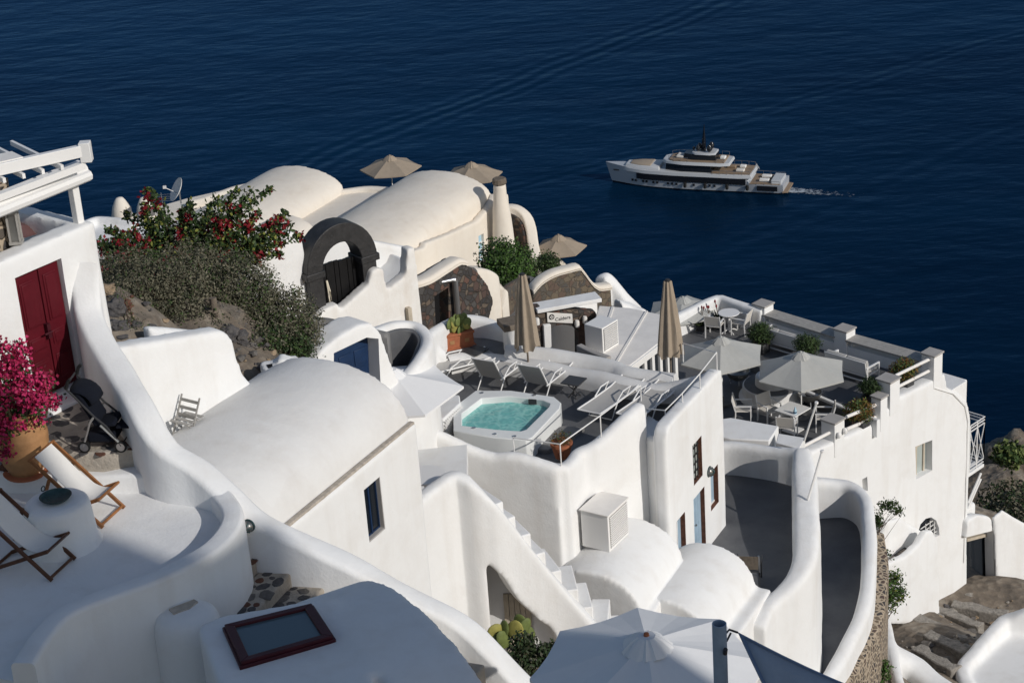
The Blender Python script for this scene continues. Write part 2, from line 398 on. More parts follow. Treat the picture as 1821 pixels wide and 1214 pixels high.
CTRL = [(-15, 2, -13), (0, 2, -14), (12, 2, -17), (-14, 15, -15), (-6, 18, -17), (2, 18, -18.5), (10, 20, -22),
 (-6, 24, -15), (1, 25, -19), (-12, 28, -13), (-9, 31, -12.9), (-7.6, 33.5, -13.9), (-6, 37, -15.0), (-4.6, 38.5, -16.4), (-3.9, 41.5, -18.2), (-1.5, 36, -23.5), (-2.2, 38.5, -22), (-1, 41, -23.5), (-2.6, 40.2, -21.2), (-3, 30, -21), (-2, 32, -22.5), (-1, 33.5, -24), (-2, 28, -20.5), (0, 30, -25), (-1, 26, -20.5), (-0.3, 37, -24), (1.5, 34, -26), (-8, 40, -15.6), (-9, 44, -17.0), (-14, 45, -16), (-6, 46, -19.2), (-4, 47, -20),
 (-4.5, 33, -17), (-2, 37, -21), (0, 35, -24), (3, 38, -26.5), (5, 43, -27), (8, 40, -30), (4, 30, -26), (10, 30, -28),
 (0, 46, -23), (-3, 50, -22.5), (-1.5, 51, -25), (0, 52, -25.5), (-2, 56, -25.2), (3, 55, -26.5), (8, 60, -30), (-5, 70, -31), (0, 80, -34), (10, 75, -40), (20, 70, -46), (-20, 70, -30), (-10, 90, -38), (-30, 50, -18), (-30, 90, -42),
 (0, 100, -60), (-25, 105, -62), (-40, 20, -12), (30, 20, -34), (45, 40, -50), (30, 60, -54), (40, 80, -75), (20, 95, -75), (30, 110, -100), (0, 130, -120), (-40, 130, -120), (45, 110, -110), (0, 150, -176), (-45, 150, -176), (45, 150, -176), (60, 90, -120), (60, 60, -80)]
for u, v, z in [(1650, 1066, -36.2), (1720, 1075, -36.4), (1600, 1075, -35.2), (1610, 1190, -32.5), (1680, 1150, -34.6), (1780, 1080, -36.6), (1590, 1214, -31.5), (1700, 1200, -33.6), (1810, 1010, -38), (230, 590, -13.9), (400, 605, -15.2), (470, 640, -16.0), (540, 640, -17.4), (200, 520, -13.6)]:
    p = G(u, v, z); CTRL.append(tuple(p))
for u, v, z, dy, gz in ((1760, 1150, -33.6, -1.6, -39), (1740, 1170, -33.6, -3.5, -39.5), (1810, 1100, -33.2, -1.6, -39), (1810, 1100, -33.2, -4, -39), (1700, 1214, -33, -3, -38), (1600, 1200, -31.4, -2, -36), (1640, 1214, -31.6, -3, -37)):
    p = G(u, v, z); CTRL.append((p.x, p.y+dy, gz))
_pw = G(310, 778, -15.6)
for _s, _d in ((0, .4), (-1, .4), (-2, .5), (.8, .4), (1.6, .5), (-.5, 1.2), (-1.8, 1.2), (.5, 1.3)):
    _q = _pw+az(42)*_s+Vector((az(42).y, -az(42).x, 0))*_d; CTRL.append((_q.x, _q.y, -18))
nx, ny, X0, Y0, DX, DY = 150, 190, -42.0, 2.0, .62, .8
_gx, _gy = np.meshgrid(X0+DX*np.arange(nx), Y0+DY*np.arange(ny)); _sw = np.zeros_like(_gx); _sz = np.zeros_like(_gx)
for cx, cy, cz in CTRL:
    _w = 1/((_gx-cx)**2+(_gy-cy)**2+.05)**1.9; _sw += _w; _sz += _w*cz
HGT = _sz/_sw
def ground(x, y):
    i = min(max((x-X0)/DX, 0), nx-1.001); j = min(max((y-Y0)/DY, 0), ny-1.001); a, b = int(i), int(j); f, g = i-a, j-b
    return float((HGT[b, a]*(1-f)+HGT[b, a+1]*f)*(1-g)+(HGT[b+1, a]*(1-f)+HGT[b+1, a+1]*f)*g)
mb = MB(); vs_ = []
for j_ in range(ny):
    for i_ in range(nx):
        x, y = X0+DX*i_, Y0+DY*j_; vs_.append((x, y, HGT[j_, i_]+mnoise.fractal(Vector((x, y, 0))*.45, 1, 2, 4)*.22))
mb.add(vs_, [(j*nx+i, j*nx+i+1, (j+1)*nx+i+1, (j+1)*nx+i) for j in range(ny-1) for i in range(nx-1)])
def ground_material():
    m = bpy.data.materials.new('hillside'); m.use_nodes = True; t = m.node_tree; L = t.links.new
    b = t.nodes['Principled BSDF']; b.inputs['Roughness'].default_value = .95
    g = NN(t, 'ShaderNodeNewGeometry'); P = g.outputs['Position']
    n = NN(t, 'ShaderNodeTexNoise'); n.inputs['Scale'].default_value = .9; n.inputs['Detail'].default_value = 8; n.inputs['Roughness'].default_value = .7; L(P, n.inputs['Vector'])
    cr = NN(t, 'ShaderNodeValToRGB'); e = cr.color_ramp.elements
    e[0].position = .3; e[0].color = (.06, .052, .044, 1); e[1].position = .7; e[1].color = (.33, .29, .235, 1)
    k = e.new(.5); k.color = (.18, .145, .11, 1); L(n.outputs[0], cr.inputs[0]); L(cr.outputs[0], b.inputs['Base Color'])
    v = NN(t, 'ShaderNodeTexVoronoi'); v.inputs['Scale'].default_value = 2.6; L(P, v.inputs['Vector'])
    b1 = NN(t, 'ShaderNodeBump'); b1.inputs['Distance'].default_value = .10; L(v.outputs[0], b1.inputs['Height'])
    b2 = NN(t, 'ShaderNodeBump'); b2.inputs['Distance'].default_value = .08; L(n.outputs[0], b2.inputs['Height']); L(b1.outputs[0], b2.inputs['Normal']); L(b2.outputs[0], b.inputs['Normal'])
    MATS['hillside'] = m
ground_material()
mb.build('hillside', 'hillside', smooth=True, angle=180, kind='structure', label='steep earth and rock hillside falling to the sea')

def masonry(name, stones, joint, scale=4.0, bumpd=.05, jw=.06):
    """rubble stonework seen from afar: individual stones by voronoi cells with mortar joints"""
    m = bpy.data.materials.new(name); m.use_nodes = True; t = m.node_tree; L = t.links.new
    b = t.nodes['Principled BSDF']; b.inputs['Roughness'].default_value = .9
    g = NN(t, 'ShaderNodeNewGeometry')
    nz = NN(t, 'ShaderNodeTexNoise'); nz.inputs['Scale'].default_value = 3; L(g.outputs['Position'], nz.inputs['Vector'])
    mx0 = NN(t, 'ShaderNodeMix', data_type='RGBA', blend_type='ADD'); mx0.inputs['Factor'].default_value = .12; L(g.outputs['Position'], mx0.inputs['A']); L(nz.outputs[1], mx0.inputs['B'])
    v = NN(t, 'ShaderNodeTexVoronoi'); v.inputs['Scale'].default_value = scale; L(mx0.outputs['Result'], v.inputs['Vector'])
    e = NN(t, 'ShaderNodeTexVoronoi', feature='DISTANCE_TO_EDGE'); e.inputs['Scale'].default_value = scale; L(mx0.outputs['Result'], e.inputs['Vector'])
    sp = NN(t, 'ShaderNodeSeparateColor'); L(v.outputs['Color'], sp.inputs[0])
    cr = NN(t, 'ShaderNodeValToRGB'); cr.color_ramp.interpolation = 'CONSTANT'; el = cr.color_ramp.elements
    while len(el) < len(stones): el.new(.5)
    for i, c in enumerate(stones): el[i].position = i/len(stones); el[i].color = (*c, 1)
    L(sp.outputs[0], cr.inputs[0])
    jr = NN(t, 'ShaderNodeValToRGB'); jr.color_ramp.elements[0].position = jw*.5; jr.color_ramp.elements[1].position = jw; L(e.outputs['Distance'], jr.inputs[0])
    mx = NN(t, 'ShaderNodeMix', data_type='RGBA'); mx.inputs['A'].default_value = (*joint, 1); L(jr.outputs[0], mx.inputs['Factor']); L(cr.outputs[0], mx.inputs['B'])
    L(mx.outputs['Result'], b.inputs['Base Color'])
    bp = NN(t, 'ShaderNodeBump'); bp.inputs['Distance'].default_value = bumpd; L(jr.outputs[0], bp.inputs['Height']); L(bp.outputs[0], b.inputs['Normal'])
    MATS[name] = m
masonry('rubble', [(.045, .042, .042), (.12, .066, .05), (.075, .07, .066), (.085, .055, .045), (.05, .046, .044), (.13, .10, .075)], (.055, .045, .036), 5.0)
masonry('rubble_pale', [(.085, .078, .07), (.15, .12, .085), (.10, .088, .072), (.12, .085, .065)], (.15, .12, .09), 5.0)
masonry('rubble_white', [(.10, .085, .07), (.055, .05, .05), (.17, .13, .09), (.09, .06, .05)], (.40, .325, .24), 7.0, .04, .2)
masonry('cobble', [(.075, .07, .068), (.12, .10, .085), (.10, .06, .05), (.15, .13, .11)], (.34, .29, .235), 5.5, .03, .14)

# ================================================================== HOUSE WITH THE RED DOOR (left edge)
Bd = G(147, 676, -12.05); RA = 38
tR = az(RA); nR = Vector((tR.y, -tR.x, 0))
red_house = thing('house', 'white house wall with the red panelled door at the left edge', 'house', Bd)
def local(o, par):
    o.parent = par; o.matrix_parent_inverse = par.matrix_world.inverted() if False else Matrix.Translation(-par.location); return o
zt = onp(150, 402, Bd, RA).z
s1 = (onp(160, 400, Bd, RA)-Bd).dot(tR)
W1 = MB(); P0 = Bd - tR*4.2
def slab(mb, P, t, n, s0, s1, d0, d1, z0, z1):
    q = [P+t*s0+n*d0, P+t*s1+n*d0, P+t*s1+n*d1, P+t*s0+n*d1]
    return mb.prism([tuple(x.xy) for x in q], z0, z1)
slab(W1, Bd, tR, nR, -4.2, s1+.12, -.38, 0, -14.5, zt)
slab(W1, Bd, tR, nR, s1-.16, s1+.12, -3.5, 0, -14.5, zt)
slab(W1, Bd, tR, nR, -4.2, s1, -3.6, -.2, -14.5, zt-.95)
o = W1.build('wall', 'white')
dTL, dTR = onp(33, 491, Bd, RA), onp(116, 456, Bd, RA)
ds0 = (onp(68, 725, Bd, RA)-Bd).dot(tR); dz1 = (dTL.z+dTR.z)/2
cut = MB(); slab(cut, Bd, tR, nR, ds0, -.02, -.14, .2, -12.06, dz1)
soften(o, .06, 5, [cut]); local(o, red_house)
# the door: two leaves with raised panels
dw = -.02-ds0; dh = dz1+12.05
door = MB(); slab(door, Bd, tR, nR, ds0+.005, -.025, -.135, -.095, -12.05, dz1-.01); dobj = door.build('door', 'red_paint', label='dark red double door with raised panels'); local(dobj, red_house)
for leaf, (a0, a1) in enumerate(((ds0+.03, ds0+dw*.52), (ds0+dw*.55, -.06))):
    lf = MB(); slab(lf, Bd, tR, nR, a0, a1, -.097, -.065, -12.0, dz1-.05); l_ = lf.build('door_leaf', 'red_paint', bevel=.006); l_.parent = dobj
    for p0, p1 in ((.04, .30), (.335, .50), (.535, .97)):
        for k, (ins, dd) in enumerate(((.09, .022), (.14, .036))):
            mm = MB(); slab(mm, Bd, tR, nR, a0+ins*.6, a1-ins*.6, -.068, -.068+dd, lerp(-12.0, dz1-.05, p0)+ins*.5, lerp(-12.0, dz1-.05, p1)-ins*.5)
            q = mm.build('panel', 'red_paint', bevel=.012); q.parent = dobj
kn = MB(); c = Bd+tR*(ds0+dw*.5)-nR*.03+Vector((0, 0, .98)); kn.box(c, (.09, .06, .22), -R_(RA)); kn.tube([c+nR*.02, c+nR*.09, c+nR*.09-tR*.13], .016); q = kn.build('handle', 'maroon', smooth=True); q.parent = dobj
for ch in list(dobj.children): ch.matrix_parent_inverse = Matrix.Identity(4)
stp = MB(); slab(stp, Bd, tR, nR, ds0-.25, .12, -.1, .35, -12.6, -12.12); local(stp.build('doorstep', 'white', bevel=.05, seg=3), red_house)
# wall pieces at far left: stone clad pier, glass wind light
pier = MB(); pc = onp(8, 400, Bd-nR*.5, RA); slab(pier, Vector((pc.x, pc.y, 0)), tR, nR, -1.5, .16, -.5, .05, zt-1, zt+.95); pier = pier.build('stone_pier', 'rubble_white'); local(pier, red_house)

# pergola on the terrace above the red door
perg = thing('pergola', 'white timber pergola with rolled awning above the red door house', 'pergola', Bd+Vector((0, 0, zt-Bd.z)))
pe = onp(141, 400, Bd-nR*.2, RA); zA = ztop(pe, 318)
pm = MB(); pm.box((pe.x, pe.y, (zt+zA)/2+.05), (.12, .12, zA-zt+.3), -R_(RA)); local(pm.build('post', 'white_metal', bevel=.01), perg)
p2_ = pe - tR*2.2-nR*.9; pm = MB(); pm.box((p2_.x, p2_.y, (zt+zA)/2), (.1, .1, zA-zt+.3), -R_(RA)); local(pm.build('post', 'white_metal'), perg)
cA, cB = G(150, 306, zA+.08), None
cB = onp(-60, 400, cA, RA); cB = Vector((cA.x, cA.y, cA.z))-tR*2.6
t2 = tR
cas = MB(); nseg = 14; prof = [(-.1, -.12), (.1, -.12), (.16, -.08), (.175, -.02), (.15, .03), (.10, .05), (.09, .09), (.04, .15), (-.1, .17)]
rings = [[Pq+nR*x+Vector((0, 0, z)) for x, z in prof] for Pq in (cB, cA)]
k = len(prof); cas.add(rings[0]+rings[1], [tuple(range(k)), tuple(range(2*k-1, k-1, -1))]+[(i, (i+1) % k, k+(i+1) % k, k+i) for i in range(k)])
local(cas.build('awning_cassette', 'white_metal', smooth=True, angle=30), perg)
bT = G(146, 268, zA+.52); bdir = az(62)
bm1 = MB(); bm1.bar(bT-bdir*3.2, bT, .1, .17); local(bm1.build('beam', 'white_metal', bevel=.008), perg)
bm1 = MB(); bm1.bar(bT+bdir*.05-Vector((0, 0, .17)), bT+bdir*.05+Vector((0, 0, .12)), .16, .16); local(bm1.build('beam_end', 'white_metal', bevel=.008), perg)
bm1 = MB(); bm1.bar(bT-nR*.02-Vector((0, 0, .22)), Vector((cA.x, cA.y, cA.z+.15))-tR*2.6, .1, .10); local(bm1.build('beam', 'white_metal'), perg)
for i in range(6):
    a = bT-bdir*(.38+.28*i)-Vector((0, 0, .14)); bq = MB(); bq.bar(a+Vector((.08, -.1, 0)), a+Vector((-.9, 1.2, .02)), .045, .07); local(bq.build('rafter', 'white_metal'), perg)
cv = MB(); a, b_ = bT-bdir*.85+Vector((0, 0, .08)), bT-bdir*3.0+Vector((0, 0, .08)); d_ = Vector((-.22, .3, .0)); cv.add([a, a+d_, b_+d_, b_, a+Vector((0, 0, .02)), a+d_+Vector((0, 0, .02)), b_+d_+Vector((0, 0, .02)), b_+Vector((0, 0, .02))], [(0, 1, 2, 3), (7, 6, 5, 4), (0, 4, 5, 1), (1, 5, 6, 2), (2, 6, 7, 3), (3, 7, 4, 0)])
local(cv.build('canvas_cover', 'canvas_roof'), perg)

# glass wind light and red sail
wl = G(30, 432, zt+.02); wind = thing('lantern', 'tall square glass lantern on the parapet beside the stone pier', 'lantern', wl)
f_ = MB()
for sx in (-1, 1):
    for sy in (-1, 1): f_.box((sx*.07, sy*.07, .24), (.025, .025, .48))
f_.box((0, 0, .02), (.18, .18, .04)); f_.box((0, 0, .48), (.18, .18, .04)); f_.build('frame', 'grey_wood', wind)
g_ = MB(); g_.box((0, 0, .24), (.12, .12, .42)); g_.build('glass', 'steel_bowl', wind)
cd = MB(); cd.tube([(0, 0, .04), (0, 0, .2)], .03); cd.build('candle', 'canvas', wind)
sa = [G(36, 386, zt+.25), G(118, 402, zt-.15), G(40, 424, zt-.1), G(20, 400, zt+.05)]
for i in (0, 1): sa[i] = sa[i]*1.06
s_ = MB(); s_.add([p for p in sa]+[p+Vector((0, 0, .012)) for p in sa], [(3, 2, 1, 0), (4, 5, 6, 7), (0, 1, 5, 4), (1, 2, 6, 5), (2, 3, 7, 6), (3, 0, 4, 7)]); s_.build('shade_sail', 'sail_red', label='dusky red shade sail stretched behind the pergola post', cat='shade sail')

# ================================================================== WINDING PARAPET beside the red-door stairs
mb = MB(); P = wallpath([(150, 470, -10.3), (155, 545, -10.85), (178, 600, -11.1), (212, 655, -11.3), (243, 705, -11.45), (268, 752, -11.68), (300, 793, -11.94), (350, 824, -12.16), (402, 868, -12.42), (455, 914, -12.7), (530, 951, -13.0), (640, 1004, -13.42), (750, 1062, -13.92), (820, 1102, -14.27), (872, 1148, -14.6), (935, 1214, -15.1), (985, 1270, -15.5)], -18.5, .42)
sweep(mb, P, .12, .05, .5)
mb.build('stair_parapet', 'white', smooth=True, angle=80, label='winding white plaster parapet descending from the red door past the stone steps', cat='wall')
RAMP = P
# landing and steps paved with stones
def pebble_outline(r, n=7, el=1.3):
    return [((1+random.uniform(-.22, .22))*r*el*math.cos(2*math.pi*k/n), (1+random.uniform(-.22, .22))*r*math.sin(2*math.pi*k/n)) for k in range(n)]
STONES = []
for i in range(14):
    mbx = MB(); o_ = pebble_outline(1, 8, random.uniform(1, 1.5)); h = .16
    n = len(o_); vs = [(x, y, -.3) for x, y in o_]+[(x*.95, y*.95, h*.6) for x, y in o_]+[(x*.7, y*.7, h) for x, y in o_]
    fs = [tuple(range(2*n, 3*n))]+[(a*n+k, a*n+(k+1) % n, (a+1)*n+(k+1) % n, (a+1)*n+k) for a in (0, 1) for k in range(n)]
    me = MB().add(vs, fs).mesh('stone'); me.polygons.foreach_set('use_smooth', [True]*len(me.polygons)); STONES.append(me)
STONEMATS = ['stone_dark', 'stone_dark', 'stone_grey', 'stone_red', 'stone_dark', 'stone_grey']
def scatter_stones(poly, z, parent, n, rmin=.05, rmax=.17, zf=None):
    """lay separate stones in a paved polygon (xy list), no overlaps"""
    xs = [p[0] for p in poly]; ys = [p[1] for p in poly]; put = []
    def inside(x, y):
        c = False; j = len(poly)-1
        for i in range(len(poly)):
            if (poly[i][1] > y) != (poly[j][1] > y) and x < (poly[j][0]-poly[i][0])*(y-poly[i][1])/(poly[j][1]-poly[i][1])+poly[i][0]: c = not c
            j = i
        return c
    for _ in range(n*40):
        if len(put) >= n: break
        r = rmax*(rmin/rmax)**random.random() if len(put) > n*.3 else random.uniform(rmax*.6, rmax)
        x, y = random.uniform(min(xs), max(xs)), random.uniform(min(ys), max(ys))
        if not inside(x, y) or any((x-a)**2+(y-b)**2 < ((r+c)*.98)**2 for a, b, c in put): continue
        put.append((x, y, r))
        me = random.choice(STONES); o = bpy.data.objects.new('stone', me); COL.objects.link(o)
        if not me.materials: me.materials.append(MATS['stone_dark'])
        o.material_slots[0].link = 'OBJECT'; o.material_slots[0].material = MATS[random.choice(STONEMATS)]
        o.location = (x, y, (zf(x, y) if zf else z)-.004); o.rotation_euler = (0, 0, random.uniform(0, 6.28)); o.scale = (r, r, r*.35); o.parent = parent
land = MB(); lp = outline([(60, 735), (110, 700), (150, 676), (215, 690), (255, 775), (262, 792), (180, 806), (60, 800)], -12.16)
lp = [tuple(p.xy) for p in lp]; land.prism(lp, -14.6, -12.16)
lo = land.build('stone_landing', 'mortar', bevel=.03, label='stone paved landing under the stroller before the red door', kind='structure')
scatter_stones(lp, -12.16, lo, 110, .035, .16)
lp2 = [tuple(p.xy) for p in outline([(50, 790), (262, 775), (300, 806), (340, 850), (200, 842), (50, 836)], -12.5)]
land = MB(); land.prism(lp2, -14.6, -12.5)
lo2 = land.build('stone_landing', 'mortar', bevel=.03, label='lower paved step between the landing and the deck terrace', kind='structure')
scatter_stones(lp2, -12.5, lo2, 60, .035, .16)
# steps seen between deck wall and parapet
sd = (Vector(RAMP[10][:2])-Vector(RAMP[9][:2]))
steps = [((462, 989), -13.30), ((518, 1020), -13.50), ((574, 1050), -13.70), ((633, 1076), -13.9), ((690, 1110), -14.1), ((745, 1140), -14.3), ((800, 1170), -14.5), ((850, 1200), -14.7)]
stair = thing('stone_steps', 'stone paved steps descending along the winding parapet', 'steps', G(462, 989, -13.3))
prevc = G(405, 962, -13.1)
tdir = (G(518, 1020, -13.5)-G(462, 989, -13.3)); tdir.z = 0; tdir.normalize(); ndir = Vector((-tdir.y, tdir.x, 0))
for i, ((u, v), z) in enumerate(steps):
    c = G(u, v, z); a = Vector((prevc.x, prevc.y, 0)); b_ = Vector((c.x, c.y, 0))
    q = [a+ndir*.25, b_+ndir*.25, b_-ndir*1.6, a-ndir*1.6]
    mbx = MB(); mbx.prism([tuple(x.xy) for x in q], -17, z+.02); so_ = mbx.build('step', 'mortar', bevel=.035, seg=3); local(so_, stair)
    if i < 5:
        pl = [tuple(x.xy) for x in q]; sub = bpy.data.objects.new('paving', None)
        scatter_stones(pl, z+.03, so_, 26, .035, .10)
        for s in so_.children:
            s.matrix_parent_inverse = Matrix.Identity(4)
    prevc = c
for s in stair.children:
    for c_ in s.children: c_.matrix_parent_inverse = Matrix.Identity(4)

# ================================================================== DECK TERRACE with round end (lower left)
ZD = -12.72
dk = thing('deck_terrace', 'white plastered sun terrace with a rounded low rim holding the deck chairs', 'terrace', G(250, 930, ZD))
rim = [(-60, 835), (60, 836), (150, 838), (270, 836), (358, 851), (402, 886), (412, 925), (375, 972), (285, 1016), (185, 1053), (115, 1085), (75, 1125), (40, 1180)]
rp = wallpath([(u, v, -12.44) for u, v in rim], [-14.5]*4+[-17]*9, .30)
mb = MB(); sweep(mb, rp, .12, .03, .45, .06); local(mb.build('rim', 'white', smooth=True, angle=80), dk)
fp = [(p[0], p[1]) for p in rp]+[tuple(G(-120, 1180, ZD).xy), tuple(G(-200, 830, ZD).xy)]
mb = MB(); mb.prism(fp, -16, ZD); local(mb.build('floor', 'white'), dk)
# round masonry table on it
tb = G(113, 965, ZD); tbl = thing('masonry_table', 'round white masonry table with a bronze bowl on top', 'table', tb)
mb = MB(); mb.lathe([(.53, -.02), (.47, .10), (.45, .35), (.435, .55), (.42, .60), (.39, .625), (.30, .635), (.0, .635)], seg=40, cap=False); mb.build('body', 'white', tbl, smooth=True)
bw = thing('bronze_bowl', 'green bronze bowl with ring handles on the masonry table', 'bowl', tb+Vector((0, .02, .635)))
mb = MB(); mb.lathe([(.10, 0), (.15, .015), (.19, .04), (.205, .06), (.215, .07), (.20, .07), (.18, .045), (.12, .025), (.0, .02)], seg=28); mb.build('bowl', 'verdigris', bw, smooth=True)
for a in (2.6, 4.4):
    mb = MB(); c = Vector((.2*math.cos(a), .2*math.sin(a), .13)); mb.tube([c+Vector((.035*math.cos(t*.7)*-math.sin(a), .035*math.cos(t*.7)*math.cos(a), .035*math.sin(t*.7))) for t in range(10)], .008, 6); mb.build('ring_handle', 'verdigris', bw, smooth=True)

# ================================================================== SKYLIGHT HOUSE (bottom, in shade)
sk = thing('skylight_house', 'white vaulted roof with the dark red framed skylight at the bottom', 'house', G(600, 1150, -13))
mb = MB(); ZS = -12.75
block(mb, [(350, 1112), (392, 1092), (590, 1058), (680, 1240), (420, 1300)], ZS, -17)
t_ = az(62); Fv = G(722, 1052, ZS+.06); 
# barrel: axis along az 62, arc in the plane towards the viewer
p_ = Vector((t_.y, -t_.x, 0)); Wv, hv = 4.4, .92; seg = 24; prof = []
for k in range(seg+1):
    an = math.pi*k/seg; prof.append((-Wv/2*math.cos(an), hv*math.sin(an)))
vs = []
for e in (-1.05, 0):
    for oo, z in prof: vs.append(Fv+t_*e+p_*(oo+.6)+Vector((0, 0, z-hv)))
    vs.append(Vector((*(Fv+t_*e+p_*(Wv/2+.6)).xy, -17))); vs.append(Vector((*(Fv+t_*e-p_*(Wv/2-.6)).xy, -17)))
m_ = seg+3; mb.add(vs, [tuple(range(m_)), tuple(reversed(range(m_, 2*m_)))]+[(k, (k+1) % m_, m_+(k+1) % m_, m_+k) for k in range(m_)])
o = mb.build('roof', 'white'); soften(o, .05, 14); local(o, sk)
fr = [G(u, v, ZS+.02) for u, v in ((400, 1118), (555, 1080), (593, 1138), (430, 1185))]
ce = sum(fr, Vector())/4
def ring_frame(pts, ins, z0, z1, name, m, par):
    for i in range(4):
        a, b_ = pts[i], pts[(i+1) % 4]; ai, bi = lerp(a, ce, ins), lerp(b_, ce, ins)
        q = MB(); q.prism([tuple(x.xy) for x in (a, b_, bi, ai)], z0, z1); local(q.build(name, m, bevel=.008), par)
ring_frame(fr, .20, ZS, ZS+.09, 'skylight_frame', 'maroon', sk)
fr2 = [lerp(x, ce, -.05) for x in fr]; ring_frame(fr2, .10, ZS-.02, ZS+.045, 'skylight_flashing', 'maroon', sk)
mb = MB(); mb.prism([tuple(lerp(x, ce, .17).xy) for x in fr], ZS+.02, ZS+.055); local(mb.build('skylight_glass', 'skyglass' if 'skyglass' in MATS else 'window_dark'), sk)
# soft chimney hood between terrace and skylight
ch = thing('chimney_hood', 'rounded white chimney hood with a bare plaster patch beside the skylight', 'chimney', G(330, 1110, -13.4))
mb = MB(); pc = G(330, 1090, -12.95)
mb.lathe([(.45, -3), (.43, -.25), (.41, -.1), (.36, 0.0), (.22, .06), (0, .07)], pc, 24)
o = mb.build('hood', 'white'); soften(o, .05, 8); local(o, ch)
pt = [G(u, v, -12.88) for u, v in ((300, 1083), (345, 1066), (352, 1070), (338, 1082), (309, 1092))]
mb = MB(); mb.prism([tuple(p.xy) for p in pt], -12.95, -12.868); local(mb.build('bare_plaster_patch', 'screed'), ch)
# lower court (bottom left corner)
sheet('lower_court', [(-200, 1130), (330, 1115), (420, 1330), (-200, 1330)], -14.6, 'white', th=1.5, kind='structure', label='white plastered lower court in the bottom left corner')
mat('poolwhite', (.80, .81, .79), .5, .06, 2)
def pool_mat():
    m = bpy.data.materials.new('poolwater'); m.use_nodes = True; t = m.node_tree; L = t.links.new
    b = t.nodes['Principled BSDF']; b.inputs['Roughness'].default_value = .04; b.inputs['IOR'].default_value = 1.33
    g = NN(t, 'ShaderNodeNewGeometry')
    n = NN(t, 'ShaderNodeTexNoise'); n.inputs['Scale'].default_value = 3; n.inputs['Detail'].default_value = 2; L(g.outputs['Position'], n.inputs['Vector'])
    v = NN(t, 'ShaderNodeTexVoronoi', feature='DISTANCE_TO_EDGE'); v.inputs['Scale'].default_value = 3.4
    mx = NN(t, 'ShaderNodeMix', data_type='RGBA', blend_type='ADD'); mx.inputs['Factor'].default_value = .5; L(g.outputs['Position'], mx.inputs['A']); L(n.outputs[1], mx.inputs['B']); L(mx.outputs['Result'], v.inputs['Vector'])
    cr = NN(t, 'ShaderNodeValToRGB'); e = cr.color_ramp.elements; e[0].position = 0; e[0].color = (.29, .60, .55, 1); e[1].position = .16; e[1].color = (.18, .48, .45, 1); L(v.outputs['Distance'], cr.inputs[0])  # pale caustic light lines painted into the water colour along cell edges
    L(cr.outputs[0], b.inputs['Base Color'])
    bp = NN(t, 'ShaderNodeBump'); bp.inputs['Distance'].default_value = .05; L(n.outputs[0], bp.inputs['Height']); L(bp.outputs[0], b.inputs['Normal'])
    MATS['poolwater'] = m
pool_mat()
# ================================================================== ADDED SHADOW CASTER: unseen blocks up the slope, right of and behind the viewpoint
s_h = Vector((to_sun.x, to_sun.y, 0)).normalized(); q_h = Vector((-s_h.y, s_h.x, 0))     # q_h points ahead of the viewer, across the light
if q_h.y < 0: q_h = -q_h
EDGE = 13.55
caster = thing('shadow_caster', 'tall unseen white block added up the slope behind the viewpoint to shade the foreground', 'house', q_h*8+s_h*20)
def sunblock(e0, e1, t0, t1): return [q_h*e1+s_h*t0, q_h*e1+s_h*t1, q_h*e0+s_h*t1, q_h*e0+s_h*t0]
mb = MB(); c_ = sunblock(2, EDGE, 16, 24)  # added block, its edge placed to draw the foreground shadow line
mb.prism([tuple(p.xy) for p in c_], -16, 11); o = mb.build('wall', 'white', bevel=.3, seg=4); local(o, caster)
mb = MB(); mb.prism([tuple((lerp(p, q_h*9+s_h*20, -.04)).xy) for p in c_], 10.8, 11.2); local(mb.build('caster_cap', 'white', bevel=.05), caster)
mb = MB(); mb.prism([tuple(p.xy) for p in sunblock(EDGE-.2, 15.3, 17, 23)], -16, 7.0); local(mb.build('caster_wing', 'white', bevel=.25, seg=4), caster)  # added lower block, height set by where its shadow ends



def facepoly(mb, pix, P, a, d0, d1):
    """outline drawn on a vertical wall plane, given thickness behind it"""
    t = az(a); n = Vector((t.y, -t.x, 0)); q = [onp(u, v, P, a) for u, v in pix]; k = len(q)
    vs = [x+n*d0 for x in q]+[x+n*d1 for x in q]
    return mb.add(vs, [tuple(range(k)), tuple(range(2*k-1, k-1, -1))]+[(i, (i+1) % k, k+(i+1) % k, k+i) for i in range(k)])

# ================================================================== STAIR-HEAD PARAPET (white block left of the vault)
ph = thing('stairhead_wall', 'thick white curved wall with the folding chair leaning at its foot', 'wall', G(320, 760, -15.2))
mb = MB()
PW = G(310, 778, -15.6); nW_ = Vector((az(42).y, -az(42).x, 0))
facepoly(mb, [(130, 655), (205, 620), (250, 612), (310, 602), (365, 592), (395, 587), (407, 592), (416, 608), (424, 640), (434, 666), (450, 684), (475, 694), (475, 730), (320, 830), (200, 900), (130, 900)], PW, 42, 0, -.42)
gw_ = [onp(u, v, PW-nW_*.75, 42) for u, v in ((258, 580), (300, 582), (350, 586), (400, 592))]
sweep(mb, [(*p, -17.5, .28) for p in gw_], .12, .03, .85)
o = mb.build('wall', 'white'); soften(o, .06, 8); local(o, ph)

